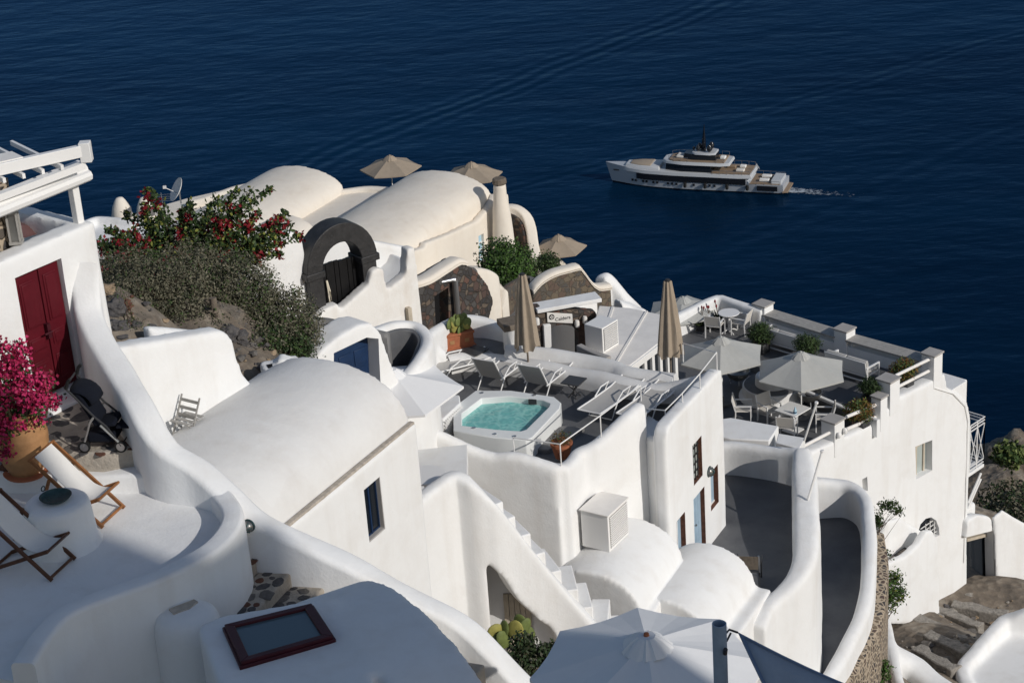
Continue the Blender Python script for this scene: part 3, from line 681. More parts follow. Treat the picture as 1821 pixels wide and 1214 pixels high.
# ================================================================== VAULT HOUSE (centre left)
VA = 29.8; FV = G(742, 754, -16.2); tV = az(VA); nV = Vector((tV.y, -tV.x, 0))
vh = thing('vault_house', 'large white barrel-vaulted house with one dark blue window', 'house', FV+Vector((0, 0, -5)))
mb = MB(); vault(mb, FV-nV*.16, VA, 8.5, 3.45, 1.08, -21, 28)
o = mb.build('vault_roof', 'roofgrey'); soften(o, .06, 6, wob=.025); local(o, vh)
mb = MB(); slab(mb, FV, tV, nV, -8.5, 0, -3.3, 0, -24, -16.16)
slab(mb, FV, tV, nV, -.9, -.0, -2.4, -.05, -24, -16.15)
wTL, wTR, wBR, wBL = [onp(u, v, FV, VA) for u, v in ((648, 868), (677, 848), (684, 941), (656, 966))]
ws0 = ((wTL+wBL)/2-FV).dot(tV); ws1 = ((wTR+wBR)/2-FV).dot(tV); wz0 = (wBL.z+wBR.z)/2; wz1 = (wTL.z+wTR.z)/2
cut = MB(); slab(cut, FV, tV, nV, ws0, ws1, -.14, .3, wz0, wz1)
o = mb.build('wall', 'white'); soften(o, .06, 4, [cut], wob=.012); local(o, vh)
wn = MB(); slab(wn, FV, tV, nV, ws0, ws1, -.138, -.12, wz0, wz1); wo = wn.build('window', 'window_dark', label='dark window pane in a navy frame'); local(wo, vh)
wn = MB(); hw = ws1-ws0
for a, b_ in ((0, .06), (.47, .53), (.94, 1)): slab(wn, FV, tV, nV, ws0+hw*a, ws0+hw*b_, -.122, -.095, wz0, wz1)
slab(wn, FV, tV, nV, ws0, ws1, -.12, -.1, wz0, wz0+.06); slab(wn, FV, tV, nV, ws0, ws1, -.12, -.1, wz1-.06, wz1); f_ = wn.build('frame', 'blue_paint'); f_.parent = wo
wn = MB(); slab(wn, FV, tV, nV, ws0+.01, ws1+.02, -.11, -.01, wz0-.02, wz0+.03); f_ = wn.build('sill', 'cement_light'); f_.parent = wo
wn = MB(); slab(wn, FV, tV, nV, ws1-.012, ws1+.03, -.11, -.01, wz0, wz1); f_ = wn.build('reveal', 'cement_light'); f_.parent = wo
mb = MB(); slab(mb, FV, tV, nV, -8.3, -.03, -.14, -.035, -16.3, -16.135); local(mb.build('drip_edge', 'screed', bevel=.015), vh)
# ledge on the left side, behind it the small chimney
mb = MB(); block(mb, [(300, 812), (340, 797), (476, 690), (500, 668), (560, 640), (520, 632), (455, 664), (425, 690), (300, 775)], -15.65, -19)
o = mb.build('ledge', 'white'); soften(o, .06, 8); local(o, vh)
cm = thing('chimney_pot', 'small white slanted chimney cap behind the barrel vault', 'chimney', G(500, 660, -15.6))
mb = MB(); pc = G(500, 658, -15.5); mb.box(pc+Vector((0, 0, -.2)), (.75, .5, .7), .3); mb.add([pc+Vector(v) for v in [(-.25, -.15, 0), (.3, -.15, 0), (.3, .2, 0), (-.25, .2, 0), (.0, -.15, .3), (.35, -.15, .12), (.35, .2, .12), (0, .2, .3)]], [(3, 2, 1, 0), (4, 5, 6, 7), (0, 1, 5, 4), (1, 2, 6, 5), (2, 3, 7, 6), (3, 0, 4, 7)])
o = mb.build('cap', 'white'); soften(o, .05, 5); local(o, cm)
mb = MB(); mb.box(pc+Vector((-.17, -.12, .1)), (.13, .16, .13), .3); local(mb.build('flue_opening', 'dark'), cm)

# ================================================================== PORCH WITH THE BLUE DOOR
PA = 45; BP = G(655, 600, -16.6); tP = az(PA); nP = Vector((tP.y, -tP.x, 0))
por = thing('porch', 'white rounded porch hood over the navy blue door', 'porch', BP+Vector((0, 0, -2.2)))
mb = MB(); facepoly(mb, [(520, 720), (545, 668), (572, 625), (605, 598), (640, 578), (660, 575), (676, 590), (690, 628), (703, 660), (722, 700), (722, 760), (520, 760)], BP+nP*.12, PA, 0, -.75)
cut = MB(); facepoly(cut, [(594, 628), (652, 600), (673, 602), (680, 760), (594, 780)], BP+nP*.12, PA, .4, -.42)
o = mb.build('hood', 'white'); soften(o, .05, 9, [cut], wob=.03); local(o, por)
bd = MB(); facepoly(bd, [(588, 628), (660, 596), (668, 760), (588, 780)], BP-nP*.22, PA, 0, -.06); bo = bd.build('door', 'blue_paint'); local(bo, por)
for a0, a1 in ((.08, .46), (.54, .92)):
    for b0, b1 in ((.12, .40), (.48, .95)):
        q = MB(); ua, ub = lerp(597, 655, a0), lerp(597, 655, a1)
        va = lambda u: lerp(627, 601, (u-597)/58)
        facepoly(q, [(ua, va(ua)+95*b0), (ub, va(ub)+95*b0), (ub+3, va(ub)+95*b1), (ua+3, va(ua)+95*b1)], BP-nP*.22, PA, .02, -.01); x = q.build('door_panel', 'blue_paint', bevel=.01); x.parent = bo
# dark curved court walls behind the porch
cw = thing('court_wall', 'curved white court wall with its hollow in deep shade behind the blue door', 'wall', G(720, 640, -18.5))
mb = MB()
P = wallpath([(650, 592, -17.3), (672, 582, -17.4), (705, 572, -17.5), (738, 574, -17.6), (757, 590, -17.65), (757, 612, -17.7), (742, 638, -17.75), (716, 668, -17.85), (690, 700, -18)], -21.5, .30); sweep(mb, P, .1, .03, .85, .05)
local(mb.build('wall', 'white', smooth=True, angle=80), cw)
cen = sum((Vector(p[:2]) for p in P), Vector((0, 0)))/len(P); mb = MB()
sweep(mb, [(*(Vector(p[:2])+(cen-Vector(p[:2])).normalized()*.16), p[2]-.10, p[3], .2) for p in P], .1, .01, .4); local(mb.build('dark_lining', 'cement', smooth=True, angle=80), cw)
P = wallpath([(545, 565, -17.0), (575, 566, -17.1), (610, 574, -17.2), (645, 584, -17.3), (690, 592, -17.4)], -20, .28); mb = MB(); sweep(mb, P, .1, .03, .85)
mb.build('garden_wall', 'cement_mid', smooth=True, angle=80, label='low grey rendered garden wall running behind the porch to the shrub', cat='wall')
fl = sheet('court_floor', [(640, 640), (760, 600), (770, 760), (640, 800)], -19.6, 'cement', kind='structure', label='dark grey court floor beside the white parasol')

# ================================================================== POOL HOUSE
ZP = -21.2
pool_h = thing('pool_house', 'white two-storey house with the plunge pool terrace and brown-edged openings', 'house', G(1190, 990, -25))
DA = 28.0; BD = G(1290, 935, -24.62); tD = az(DA); nD = Vector((tD.y, -tD.x, 0))
# street wall under the pool (left front)
C1 = G(996, 826, -20.32); mb = MB(); P = [(*onp(u, v, C1, 109), -27, .34) for u, v in ((690, 722), (745, 749), (800, 776), (870, 803), (910, 803), (950, 812), (996, 826))]
sweep(mb, P, .12, .03, .8, .10)
P = wallpath([(996, 826, -20.32), (1015, 813, -20.4), (1030, 797, -20.42), (1056, 786, -20.35), (1090, 755, -20.12), (1120, 728, -19.95), (1141, 712, -19.88)], -27, .34)
sweep(mb, P, .12, .03, .8, .08)
o = mb.build('wall', 'white'); soften(o, .07, 8, wob=.03); local(o, pool_h)
# wall with the doors and windows
mb = MB()
qD = [onp(u, v, BD, DA) for u, v in ((1184, 762), (1282, 656))]
s0, s1 = (qD[0]-BD).dot(tD), (qD[1]-BD).dot(tD)
zD0, zD1 = qD[0].z, qD[1].z
vs = []
ns = 16
body = [(s0, zD0-.35), (s0+.06, zD0-.12), (s0+.25, zD0-.02)]+[(lerp(s0, s1, k/10), lerp(zD0, zD1, k/10)) for k in range(2, 10)]+[(s1-.05, zD1), (s1+.05, zD1-.05), (s1+.12, zD1-.3), (s1+.12, -25.0), (s0, -27)]
k = len(body); vs = [BD+tD*s+Vector((0, 0, z-BD.z)) for s, z in body]; vs = vs+[v-nD*.34 for v in vs]
mb.add(vs, [tuple(range(k)), tuple(range(2*k-1, k-1, -1))]+[(i, (i+1) % k, k+(i+1) % k, k+i) for i in range(k)])
# return wall joining the two
rA = G(1141, 712, -19.88)-tD*.12+nD*.1; rB = BD+tD*s0; 
q = [rA, Vector((rB.x, rB.y, 0))-nD*.02, Vector((rB.x, rB.y, 0))-nD*.05+tD*1.2, rA+tD*1.6-nD*.6, rA-nD*.7+tD*.5]
mb.prism([tuple(x.xy) for x in q], -27, -21.0)
q = [rA-tD*.02, Vector((rB.x, rB.y, 0))-nD*.02, Vector((rB.x, rB.y, 0))-nD*.05+tD*.25, rA+tD*.25]
mb.prism([tuple(x.xy) for x in q], -27, -20.72)
openings = {'window_a': ((1231, 793), (1248, 773), (1249, 843), (1234, 866)), 'door': ((1233, 889), (1253, 862), (1256, 984), (1237, 1004)), 'window_b': ((1262, 840), (1277, 826), (1278, 893), (1265, 908)), 'window_c': ((1203, 929), (1218, 908), (1221, 980), (1206, 1001))}
cuts = []; OP = {}
for kx, px in openings.items():
    w4 = [onp(u, v, BD, DA) for u, v in px]; a = ((w4[0]+w4[3])/2-BD).dot(tD); b_ = ((w4[1]+w4[2])/2-BD).dot(tD)
    z0, z1 = (w4[3].z+w4[2].z)/2, (w4[0].z+w4[1].z)/2; OP[kx] = (a, b_, z0, z1)
    c = MB(); slab(c, BD, tD, nD, a, b_, -.15, .3, z0, z1); cuts.append(c)
o = mb.build('wall', 'white'); soften(o, .06, 5, cuts, wob=.02); local(o, pool_h)
for kx, (a, b_, z0, z1) in OP.items():
    isd = kx == 'door'
    m0 = MB(); slab(m0, BD, tD, nD, a, b_, -.148, -.125, z0, z1); po = m0.build('door' if isd else 'window', 'pale_blue' if isd or kx != 'window_a' else 'glass_pale', label=('pale blue plank door' if isd else 'small window in a brown reveal')); local(po, pool_h)
    m0 = MB()
    slab(m0, BD, tD, nD, b_-.012, b_+.02, -.142, -.006, z0, z1); slab(m0, BD, tD, nD, a-.02, a+.012, -.142, -.006, z0, z1); slab(m0, BD, tD, nD, a, b_, -.142, -.006, z0-.02, z0+.012 if not isd else z0+.004); slab(m0, BD, tD, nD, a, b_, -.142, -.006, z1-.012, z1+.02)
    x = m0.build('reveal', 'brown_reveal'); x.parent = po
    if isd:
        wdt = (b_-a)/4
        for i in range(4):
            m0 = MB(); slab(m0, BD, tD, nD, a+wdt*i+.006, a+wdt*(i+1)-.006, -.126, -.112, z0+.02, z1-.02); x = m0.build('plank', 'pale_blue'); x.parent = po
        m0 = MB(); m0.lathe([(0, -.03), (.03, -.02), (.03, .02), (0, .03)], BD+tD*(a+.45*(b_-a))-nD*.09+Vector((0, 0, z0+.95-BD.z)), 10); x = m0.build('knob', 'metal', smooth=True); x.parent = po
    elif kx == 'window_a':
        m0 = MB()
        for i in range(1, 4): slab(m0, BD, tD, nD, lerp(a, b_, i/4)-.012, lerp(a, b_, i/4)+.012, -.075, -.05, z0, z1)
        for i in range(1, 5): slab(m0, BD, tD, nD, a, b_, -.09, -.075, lerp(z0, z1, i/5)-.012, lerp(z0, z1, i/5)+.012)
        x = m0.build('iron_grille', 'dark_metal'); x.parent = po
    else:
        m0 = MB(); slab(m0, BD, tD, nD, a, a+.05, -.126, -.10, z0, z1); slab(m0, BD, tD, nD, a, b_, -.126, -.105, z0, z0+.05); slab(m0, BD, tD, nD, lerp(a, b_, .5)-.02, lerp(a, b_, .5)+.02, -.126, -.1, z0, z1); x = m0.build('frame', 'white_metal'); x.parent = po
mb = MB(); a, b_, z0, z1 = OP['door']; slab(mb, BD, tD, nD, a-.05, b_+.15, -.02, .42, z0-.3, z0-.02); local(mb.build('doorstep', 'white', bevel=.04, seg=3), pool_h)
# interior mass and terrace floor
ZF = [(740, 742), (742, 660), (800, 618), (960, 640), (1190, 682), (1275, 664), (1186, 782), (1150, 775), (1000, 842), (930, 835), (800, 800)]
mb = MB(); fl_ = [tuple(p.xy) for p in outline([(735, 735), (742, 640), (800, 612), (960, 636), (1190, 676), (1276, 664), (1186, 775), (1148, 772), (1060, 800), (997, 836), (930, 825), (800, 790)], ZP)]
mb.prism(fl_, -26.5, ZP); local(mb.build('terrace_floor', 'cement', label='dark grey cement floor of the pool terrace'), pool_h)
# plunge pool
pl = thing('plunge_pool', 'white plunge pool with turquoise water on the grey terrace', 'pool', G(910, 770, ZP))
ZR = -20.68
out_ = outline([(806, 766), (806, 724), (846, 694), (909, 694), (985, 705), (998, 716), (995, 726), (946, 778), (935, 782), (880, 778)], ZR)
inn = outline([(821, 756), (821, 735), (856, 708), (906, 704), (966, 711), (978, 717), (976, 723), (936, 763), (926, 766), (880, 763)], ZR)
n = len(out_); v = out_+inn; zb = Vector((0, 0, ZP-ZR)); zw = Vector((0, 0, -.75))
v = v+[p+zb for p in out_]+[p+zw for p in inn]
fs = [(i, (i+1) % n, n+(i+1) % n, n+i) for i in range(n)]+[(i, (i+1) % n, 2*n+(i+1) % n, 2*n+i) for i in range(n)]+[(n+i, n+(i+1) % n, 3*n+(i+1) % n, 3*n+i) for i in range(n)]+[tuple(range(3*n, 4*n))]
mb = MB(); mb.add(v, fs); local(mb.build('basin', 'poolwhite', bevel=.02, seg=2), pl)
mb = MB(); mb.add([p+Vector((0, 0, -.16)) for p in [lerp(p, sum(inn, Vector())/n, -.01) for p in inn]], [tuple(range(n))]); local(mb.build('water', 'poolwater'), pl)
mb = MB(); sk_ = onp(947, 715, inn[4], 100); mb.box(G(947, 714, ZR-.07), (.20, .05, .12), -.15); local(mb.build('skimmer', 'dark_metal'), pl)
for u, v_ in ((843, 761), (880, 772), (915, 776), (857, 699), (950, 703)):
    mb = MB(); mb.lathe([(.045, 0), (.045, .02), (0, .025)], G(u, v_, ZR), 10); local(mb.build('inlet_cap', 'metal'), pl)
# dark step slab in front of the pool
mb = MB(); block(mb, [(885, 783), (945, 790), (1000, 756), (1040, 759), (975, 800), (900, 792)], ZP+.10, ZP-.1); mb.build('pool_step', 'cement_mid', bevel=.02, label='low grey cement step slab in front of the plunge pool', cat='step')
# cabinet with lattice side, left of the pool
cb = thing('pool_cabinet', 'white pump cabinet with a lattice side next to the pool', 'cabinet', G(790, 770, ZP))
mb = MB(); cq = outline([(770, 722), (800, 700), (817, 702), (819, 716), (788, 745), (768, 742)], ZR+.12); mb.prism([tuple(p.xy) for p in cq], ZP-.2, ZR+.12); local(mb.build('body', 'white', bevel=.03), cb)
A_, B_ = cq[3], cq[4]; tl = (A_-B_); tl.z = 0; ln = tl.length; tl.normalize(); nl = Vector((tl.y, -tl.x, 0))
for i in range(-4, 9):
    for sgn in (1, -1):
        m0 = MB(); x0 = i*.09; h_ = .5
        a = (x0, 0) if sgn > 0 else (x0, h_); b2 = (x0+h_, h_) if sgn > 0 else (x0+h_, 0)
        def clip(a, b2):
            (xa, ya), (xb, yb) = a, b2
            if xa < 0: ya += (yb-ya)*(0-xa)/(xb-xa); xa = 0
            if xb > ln: yb = ya+(yb-ya)*(ln-xa)/(xb-xa); xb = ln
            return xa, ya, xb, yb
        if x0 >= ln or x0+h_ <= 0: continue
        xa, ya, xb, yb = clip(a, b2)
        if xb-xa < .03: continue
        m0.bar(B_+tl*xa+nl*(.03+.012*(sgn > 0))+Vector((0, 0, ya-.56)), B_+tl*xb+nl*(.03+.012*(sgn > 0))+Vector((0, 0, yb-.56)), .025, .012); local(m0.build('lattice_slat', 'white_metal'), cb)
# long rounded seat wall behind the loungers
mb = MB(); P = wallpath([(796, 634, -20.80), (830, 627, -20.78), (885, 630, -20.78), (950, 640, -20.78), (1040, 656, -20.78), (1110, 672, -20.78), (1160, 681, -20.78), (1195, 678, -20.7), (1240, 668, -20.5), (1272, 660, -20.4)], -23, [.5, .5, .55, .55, .55, .55, .5, .45, .4, .34])
sweep(mb, P, .12, .04, .9); mb.build('seat_wall', 'roofgrey', smooth=True, angle=80, label='long rounded grey-white seat wall behind the sun loungers', cat='wall')
mb = MB(); P = wallpath([(900, 612, -20.55), (960, 618, -20.6), (1040, 630, -20.65), (1095, 645, -20.7), (1118, 655, -20.72), (1200, 665, -20.7)], -23, .5)
sweep(mb, P, .12, .04, .9); mb.build('seat_wall', 'roofgrey', smooth=True, angle=80, label='second rounded wall behind the seat wall under the closed parasols', cat='wall')
# white wall with the cactus box on it
cac = thing('cactus_wall', 'white swept wall rising behind the cactus planter', 'wall', G(820, 620, -21))
mb = MB(); P = wallpath([(735, 612, -19.7), (765, 588, -20.0), (800, 566, -20.2), (825, 560, -20.25), (865, 566, -20.35), (900, 582, -20.5), (930, 600, -20.7), (945, 612, -20.8)], -22.5, .32); sweep(mb, P, .12, .03, .85, .04)
P = wallpath([(768, 596, -20.3), (775, 612, -20.4), (790, 622, -20.6)], -22, .3); sweep(mb, P, .1, .02, .9)
o = mb.build('wall', 'white'); soften(o, .055, 6); local(o, cac)
sheet('side_terrace', [(770, 632), (785, 605), (850, 592), (940, 600), (940, 632), (860, 628)], -20.85, 'cement_mid', th=.5, kind='structure', label='grey ledge under the cactus planter')
# white round pillar with dark cap
cp = thing('gate_pillar', 'short round white pillar with a brown slab on top', 'pillar', G(912, 625, -21))
mb = MB(); mb.lathe([(.27, -1.0), (.25, .3), (.25, .72), (.27, .76)], G(914, 626, -20.95), 20); local(mb.build('shaft', 'white', smooth=True), cp)
mb = MB(); mb.box(G(914, 628, -21.0)+Vector((0, 0, .84)), (.62, .62, .16), .3); local(mb.build('cap_slab', 'old_wood', bevel=.02), cp)

# railings of the pool terrace
def railing(label, pts, r=.016):
    t = thing('railing', label, 'railing', Vector(pts[0][0])); 
    for base, top in pts:
        m0 = MB(); m0.tube([base-Vector((0, 0, .05)), top], r, 6); local(m0.build('post', 'white_metal'), t)
    m0 = MB(); m0.tube([p[1] for p in pts], r, 6); local(m0.build('rail', 'white_metal'), t); return t
def rp_(u, v, z, h=.42): p = G(u, v, z); return (p, p+Vector((0, 0, h)))
railing('thin white rail along the pool parapet up to the pointed fin', [rp_(914, 799, -20.25, .30), rp_(998, 824, -20.3, .48), rp_(1069, 773, -20.2, .48), rp_(1140, 709, -19.88, .34)])
railing('thin white rail along the parapet beneath the beige closed parasol', [rp_(1150, 755, -20.9, .42), rp_(1184, 757, -20.75, .40), rp_(1214, 724, -20.4, .36), rp_(1245, 692, -20.3, .4), rp_(1275, 655, -20.18, .42), rp_(1215, 640, -20.5, .45)])

# ------------------------------------------------------------------ little vaults in front of the pool house
v1 = thing('small_vault', 'small white barrel vault carrying the air conditioner box', 'vault', G(1158, 1088, -24))
mb = MB(); F1 = G(1208, 1004, -23.45); vault(mb, F1+tD*.25, 26, 2.65, 2.4, .95, -27, 24)
slab(mb, F1, az(26), Vector((az(26).y, -az(26).x, 0)), -2.42, .2, -.12, .16, -27, -23.42)
o = mb.build('vault_roof', 'white'); soften(o, .055, 5, wob=.02); local(o, v1)
v2 = thing('small_vault', 'small white barrel vault beside the patio chair', 'vault', G(1280, 1120, -25))
mb = MB(); F2 = G(1345, 1044, -24.35); vault(mb, F2, 29, 2.75, 2.25, .98, -28, 24)
slab(mb, F2, az(29), Vector((az(29).y, -az(29).x, 0)), -2.8, .05, -.1, .36, -29, -24.33)
o = mb.build('vault_roof', 'white'); soften(o, .055, 5, wob=.02); local(o, v2)
# air conditioner housing
AC = thing('air_conditioner', 'white boxed air conditioner with a louvred side on the small vault', 'air conditioner', G(1060, 980, -22.7))
zA0 = -22.5; q0 = G(1084, 982, zA0); aA = az(33); nA = Vector((aA.y, -aA.x, 0))
zA1 = ztop(q0, 918)
mb = MB(); slab(mb, q0, aA, nA, 0, .92, -.70, 0, zA0, zA1); local(mb.build('housing', 'white_metal', bevel=.015), AC)
mb = MB(); slab(mb, q0, aA, nA, -.03, .95, -.73, .03, zA1, zA1+.03); local(mb.build('lid', 'canvas_roof', bevel=.01), AC)
mb = MB(); slab(mb, q0, aA, nA, .07, .86, 0, .006, zA0+.07, zA1-.06); local(mb.build('grille_recess', 'old_wood'), AC)
for i in range(15):
    m0 = MB(); z_ = lerp(zA0+.09, zA1-.08, i/14); slab(m0, q0, aA, nA, .06, .87, .008, .03, z_-.013, z_+.013); local(m0.build('louvre_slat', 'white_metal'), AC)

# ------------------------------------------------------------------ outside stair with the flying arch
fs_ = thing('outside_stair', 'white outside stair with a sweeping parapet and a flying arch under it', 'stair', G(1000, 1100, -24))
pixs = [(846, 860, -18.72), (856, 869, -18.85), (872, 886, -19.1), (905, 925, -19.75), (945, 975, -20.55), (985, 1022, -21.3), (1025, 1069, -22.0), (1062, 1112, -22.6), (1100, 1160, -23.3)]
P = [list(p) for p in wallpath(pixs, -27, .32)]
for i, vv in {0: 985, 1: 1000, 2: 1014, 3: 1062, 4: 1098, 5: 1150}.items(): P[i][3] = ztop(Vector(P[i][:3]), vv)
mb = MB(); sweep(mb, [tuple(p) for p in P], .1, .02, .6); P_st = P
P = wallpath([(735, 890, -18.55), (775, 858, -18.5), (803, 839, -18.45), (822, 842, -18.5), (838, 853, -18.62), (852, 866, -18.8)], -27, .34); sweep(mb, P, .08, .02, .6); P = P_st
o = mb.build('parapet', 'white'); soften(o, .055, 6, wob=.02); local(o, fs_)
# treads behind the parapet
for i in range(10):
    a = Vector(P[2][:3]); k = i/9
    idx = min(2+int(k*5.99), 7); f = k*5.99-int(k*5.99); p = Vector(P[idx][:3]).lerp(Vector(P[idx+1][:3]), f)
    d = (Vector(P[idx+1][:2])-Vector(P[idx][:2])).normalized(); nn = Vector((-d.y, d.x)); 
    if nn.y < 0: nn = -nn
    z = p.z-.24
    c = [p.xy-d*.05+nn*.1, p.xy+d*.36+nn*.1, p.xy+d*.36+nn*1.15, p.xy-d*.05+nn*1.15]
    m0 = MB(); m0.prism([tuple(x) for x in c], z-.9, z); local(m0.build('step', 'white', bevel=.03, seg=3), fs_)
# wall in the shade of the arch with a plank door
bk = Vector(P[3][:3])+Vector((0, .55, 0)); 
mb = MB(); bt, bn = Vector((1, -.12, 0)).normalized(), Vector((.12, 1, 0)).normalized(); b0 = Vector((bk.x, bk.y, 0))
mb.prism([tuple(x.xy) for x in (b0-bt*1.3, b0+bt*1.1, b0+bt*1.1+bn*.3, b0-bt*1.3+bn*.3)], -27, [-20.2, -22.5, -22.5, -20.2]); local(mb.build('arch_back_wall', 'white'), fs_)
dq = [onp(u, v, bk, 97) for u, v in ((894, 1050), (943, 1058))]
td = az(97); nd = Vector((td.y, -td.x, 0)); 
a = (dq[0]-bk).dot(td); b_ = (dq[1]-bk).dot(td); zt_ = (dq[0].z+dq[1].z)/2
dd = bpy.data.objects.new('plank_door', None)
for i in range(5):
    m0 = MB(); slab(m0, bk, td, nd, lerp(a, b_, i/5)+.006, lerp(a, b_, (i+1)/5)-.006, -.02, .05, -25, zt_); local(m0.build('door_plank', 'beige_wood'), fs_)
sheet('court_floor', [(740, 800), (830, 790), (830, 900), (740, 900)], -19.4, 'white', th=.4, kind='structure', label='pale hidden court floor right of the vault house')

# ================================================================== PATIO and corridor (right of the pool house)
sheet('patio_floor', [(1200, 830), (1300, 822), (1420, 845), (1432, 900), (1425, 1010), (1375, 1060), (1200, 1060)], -24.62, 'cement', th=2.5, kind='structure', label='dark grey cement patio floor beside the doors')
mb = MB(); P = wallpath([(1262, 786, -23.72), (1300, 784, -23.72), (1350, 790, -23.72), (1400, 797, -23.68), (1428, 800, -23.6)], -28, .36); sweep(mb, P, .12, .03, .85, .03)
P = wallpath([(1426, 796, -23.35), (1430, 830, -23.45), (1433, 880, -23.62), (1434, 940, -23.75), (1430, 985, -23.9), (1412, 1022, -24.1), (1385, 1050, -24.3), (1362, 1072, -24.4), (1345, 1110, -24.6)], -31, [.45, .62, .66, .66, .6, .5, .45, .45, .45]); sweep(mb, P, .12, .04, .6, .12)
o = mb.build('patio_wall', 'white', label='thick white parapet wrapping round the dark patio', cat='wall'); soften(o, .065, 8, wob=.04)
sheet('corridor_floor', [(1440, 880), (1510, 890), (1545, 930), (1545, 1060), (1500, 1200), (1440, 1260), (1380, 1260), (1440, 1000)], -27.6, 'cement', th=2, kind='structure', label='dark grey passage floor between the two white parapets')
mb = MB(); P = wallpath([(1440, 850, -26.4), (1475, 852, -26.5), (1510, 856, -26.55), (1536, 876, -26.6), (1544, 915, -26.65), (1546, 980, -26.75), (1541, 1050, -26.85), (1522, 1110, -26.95), (1485, 1180, -27.1), (1440, 1250, -27.2)], -32, .40); sweep(mb, P, .12, .05, .85, .0)
o = mb.build('passage_wall', 'white', label='curving white parapet on the outer side of the dark passage', cat='wall'); soften(o, .065, 6, wob=.04)
mb = MB(); P = wallpath([(1556, 945, -27.3), (1560, 1000, -27.4), (1558, 1060, -27.5), (1542, 1120, -27.6), (1505, 1190, -27.7), (1460, 1262, -27.8)], -36, .55); sweep(mb, P, .12, .12, .4); mb.build('retaining_wall', 'rubble_white', smooth=True, angle=60, label='rough rubble retaining wall under the outer passage parapet', cat='wall')
for (u0, v0, z0, u1, v1_, lab) in ((1437, 888, -23.6, 1462, 802, 'thin white flagpole leaning on the patio parapet'), (1430, 783, -23.3, 1452, 716, 'upper leaning white pole at the end of the patio parapet')):
    a = G(u0, v0, z0); b_ = G(u1, v1_, z0+1.15); m0 = MB(); m0.tube([a, b_], .03, 8); t0 = thing('leaning_pole', lab, 'pole', a); local(m0.build('pole', 'white_metal', smooth=True), t0); m0 = MB(); m0.lathe([(.045, -.03), (.05, 0), (.045, .03)], b_, 8); local(m0.build('cap', 'white_metal'), t0)
# ================================================================== RIGHT HOUSE with the cafe terrace
RA2 = 46; AR = G(1683, 640, -27.25); tA = az(RA2); nA2 = Vector((tA.y, -tA.x, 0))
rh = thing('terrace_house', 'tall white house carrying the cafe terrace at the right', 'house', G(1690, 1065, -36.5))
mb = MB()
facepoly(mb, [(1425, 812), (1500, 778), (1560, 751), (1597, 708), (1660, 676), (1682, 664), (1684, 688), (1706, 699), (1722, 716), (1728, 745), (1725, 850), (1722, 935), (1719, 1120), (1520, 1120), (1430, 900)], AR, RA2, 0, -.5)
# openings: square window, small high window, arched window
cutp = {'window_a': [(1628, 794), (1658, 782), (1658, 836), (1629, 852)], 'window_b': [(1533, 852), (1542, 847), (1543, 872), (1534, 872)]}
aw = []
for k in range(9):
    an = math.pi*k/8; aw.append((1650-20*math.cos(an)*1.0+0, 958-.5*(-20*math.cos(an))*-1*0 - 38*math.sin(an)*.95))
awp = [(1634, 972), (1633, 945), (1637, 932), (1646, 922), (1656, 919), (1665, 925), (1670, 938), (1671, 951), (1648, 962)]
cuts = []
for pp in list(cutp.values())+[awp]:
    c = MB(); facepoly(c, pp, AR, RA2, .3, -.26); cuts.append(c)
o = mb.build('wall', 'white'); soften(o, .07, 5, cuts, wob=.025); local(o, rh)
for kx, pp in list(cutp.items())+[('arched', awp)]:
    m0 = MB(); facepoly(m0, [(lerp(sum(p[0] for p in pp)/len(pp), u, 1.12), lerp(sum(p[1] for p in pp)/len(pp), v, 1.12)) for u, v in pp], AR-nA2*.25, RA2, .0, -.03)
    po = m0.build('window', 'window_dark' if kx == 'arched' else 'glass_pale', label='arched window behind a white iron grille' if kx == 'arched' else 'small window in beige wood frame'); local(po, rh)
    m0 = MB()
    w4 = [onp(u, v, AR-nA2*.2, RA2) for u, v in pp]; ss = [(w-AR).dot(tA) for w in w4]; a, b_ = min(ss), max(ss); z0, z1 = min(w.z for w in w4), max(w.z for w in w4)
    Pq = AR; 
    if kx == 'arched':
        for i in range(1, 5): slab(m0, Pq, tA, nA2, lerp(a, b_, i/5)-.014, lerp(a, b_, i/5)+.014, -.10, -.075, z0, z1-.08)
        for i in range(1, 6): slab(m0, Pq, tA, nA2, a, b_, -.12, -.10, lerp(z0, z1, i/6)-.014, lerp(z0, z1, i/6)+.014)
        x = m0.build('grille', 'white_metal')
    else:
        for e0, e1 in ((0, .1), (.46, .54), (.9, 1)): slab(m0, Pq, tA, nA2, lerp(a, b_, e0), lerp(a, b_, e1), -.25, -.20, z0, z1)
        slab(m0, Pq, tA, nA2, a, b_, -.248, -.205, z0, z0+.07); slab(m0, Pq, tA, nA2, a, b_, -.248, -.205, z1-.07, z1)
        x = m0.build('frame', 'beige_wood')
    x.parent = po
# drain pipes on the facade
m0 = MB(); m0.tube([onp(u, v, AR+nA2*.02, RA2) for u, v in ((1662, 690), (1695, 700), (1716, 722), (1721, 748), (1718, 860), (1714, 1000))], .022, 6); local(m0.build('cable_pipe', 'white_metal', smooth=True), rh)
# body behind: side towards the sea and upper floor
mb = MB(); e = onp(1728, 745, AR, RA2); s1 = (e-AR).dot(tA)
slab(mb, AR, tA, nA2, s1-.45, s1, -8, -.2, -38, -28.6); slab(mb, AR, tA, nA2, -6, s1-.2, -8, -.3, -38, -29.0)
local(mb.build('body', 'white', bevel=.05), rh)
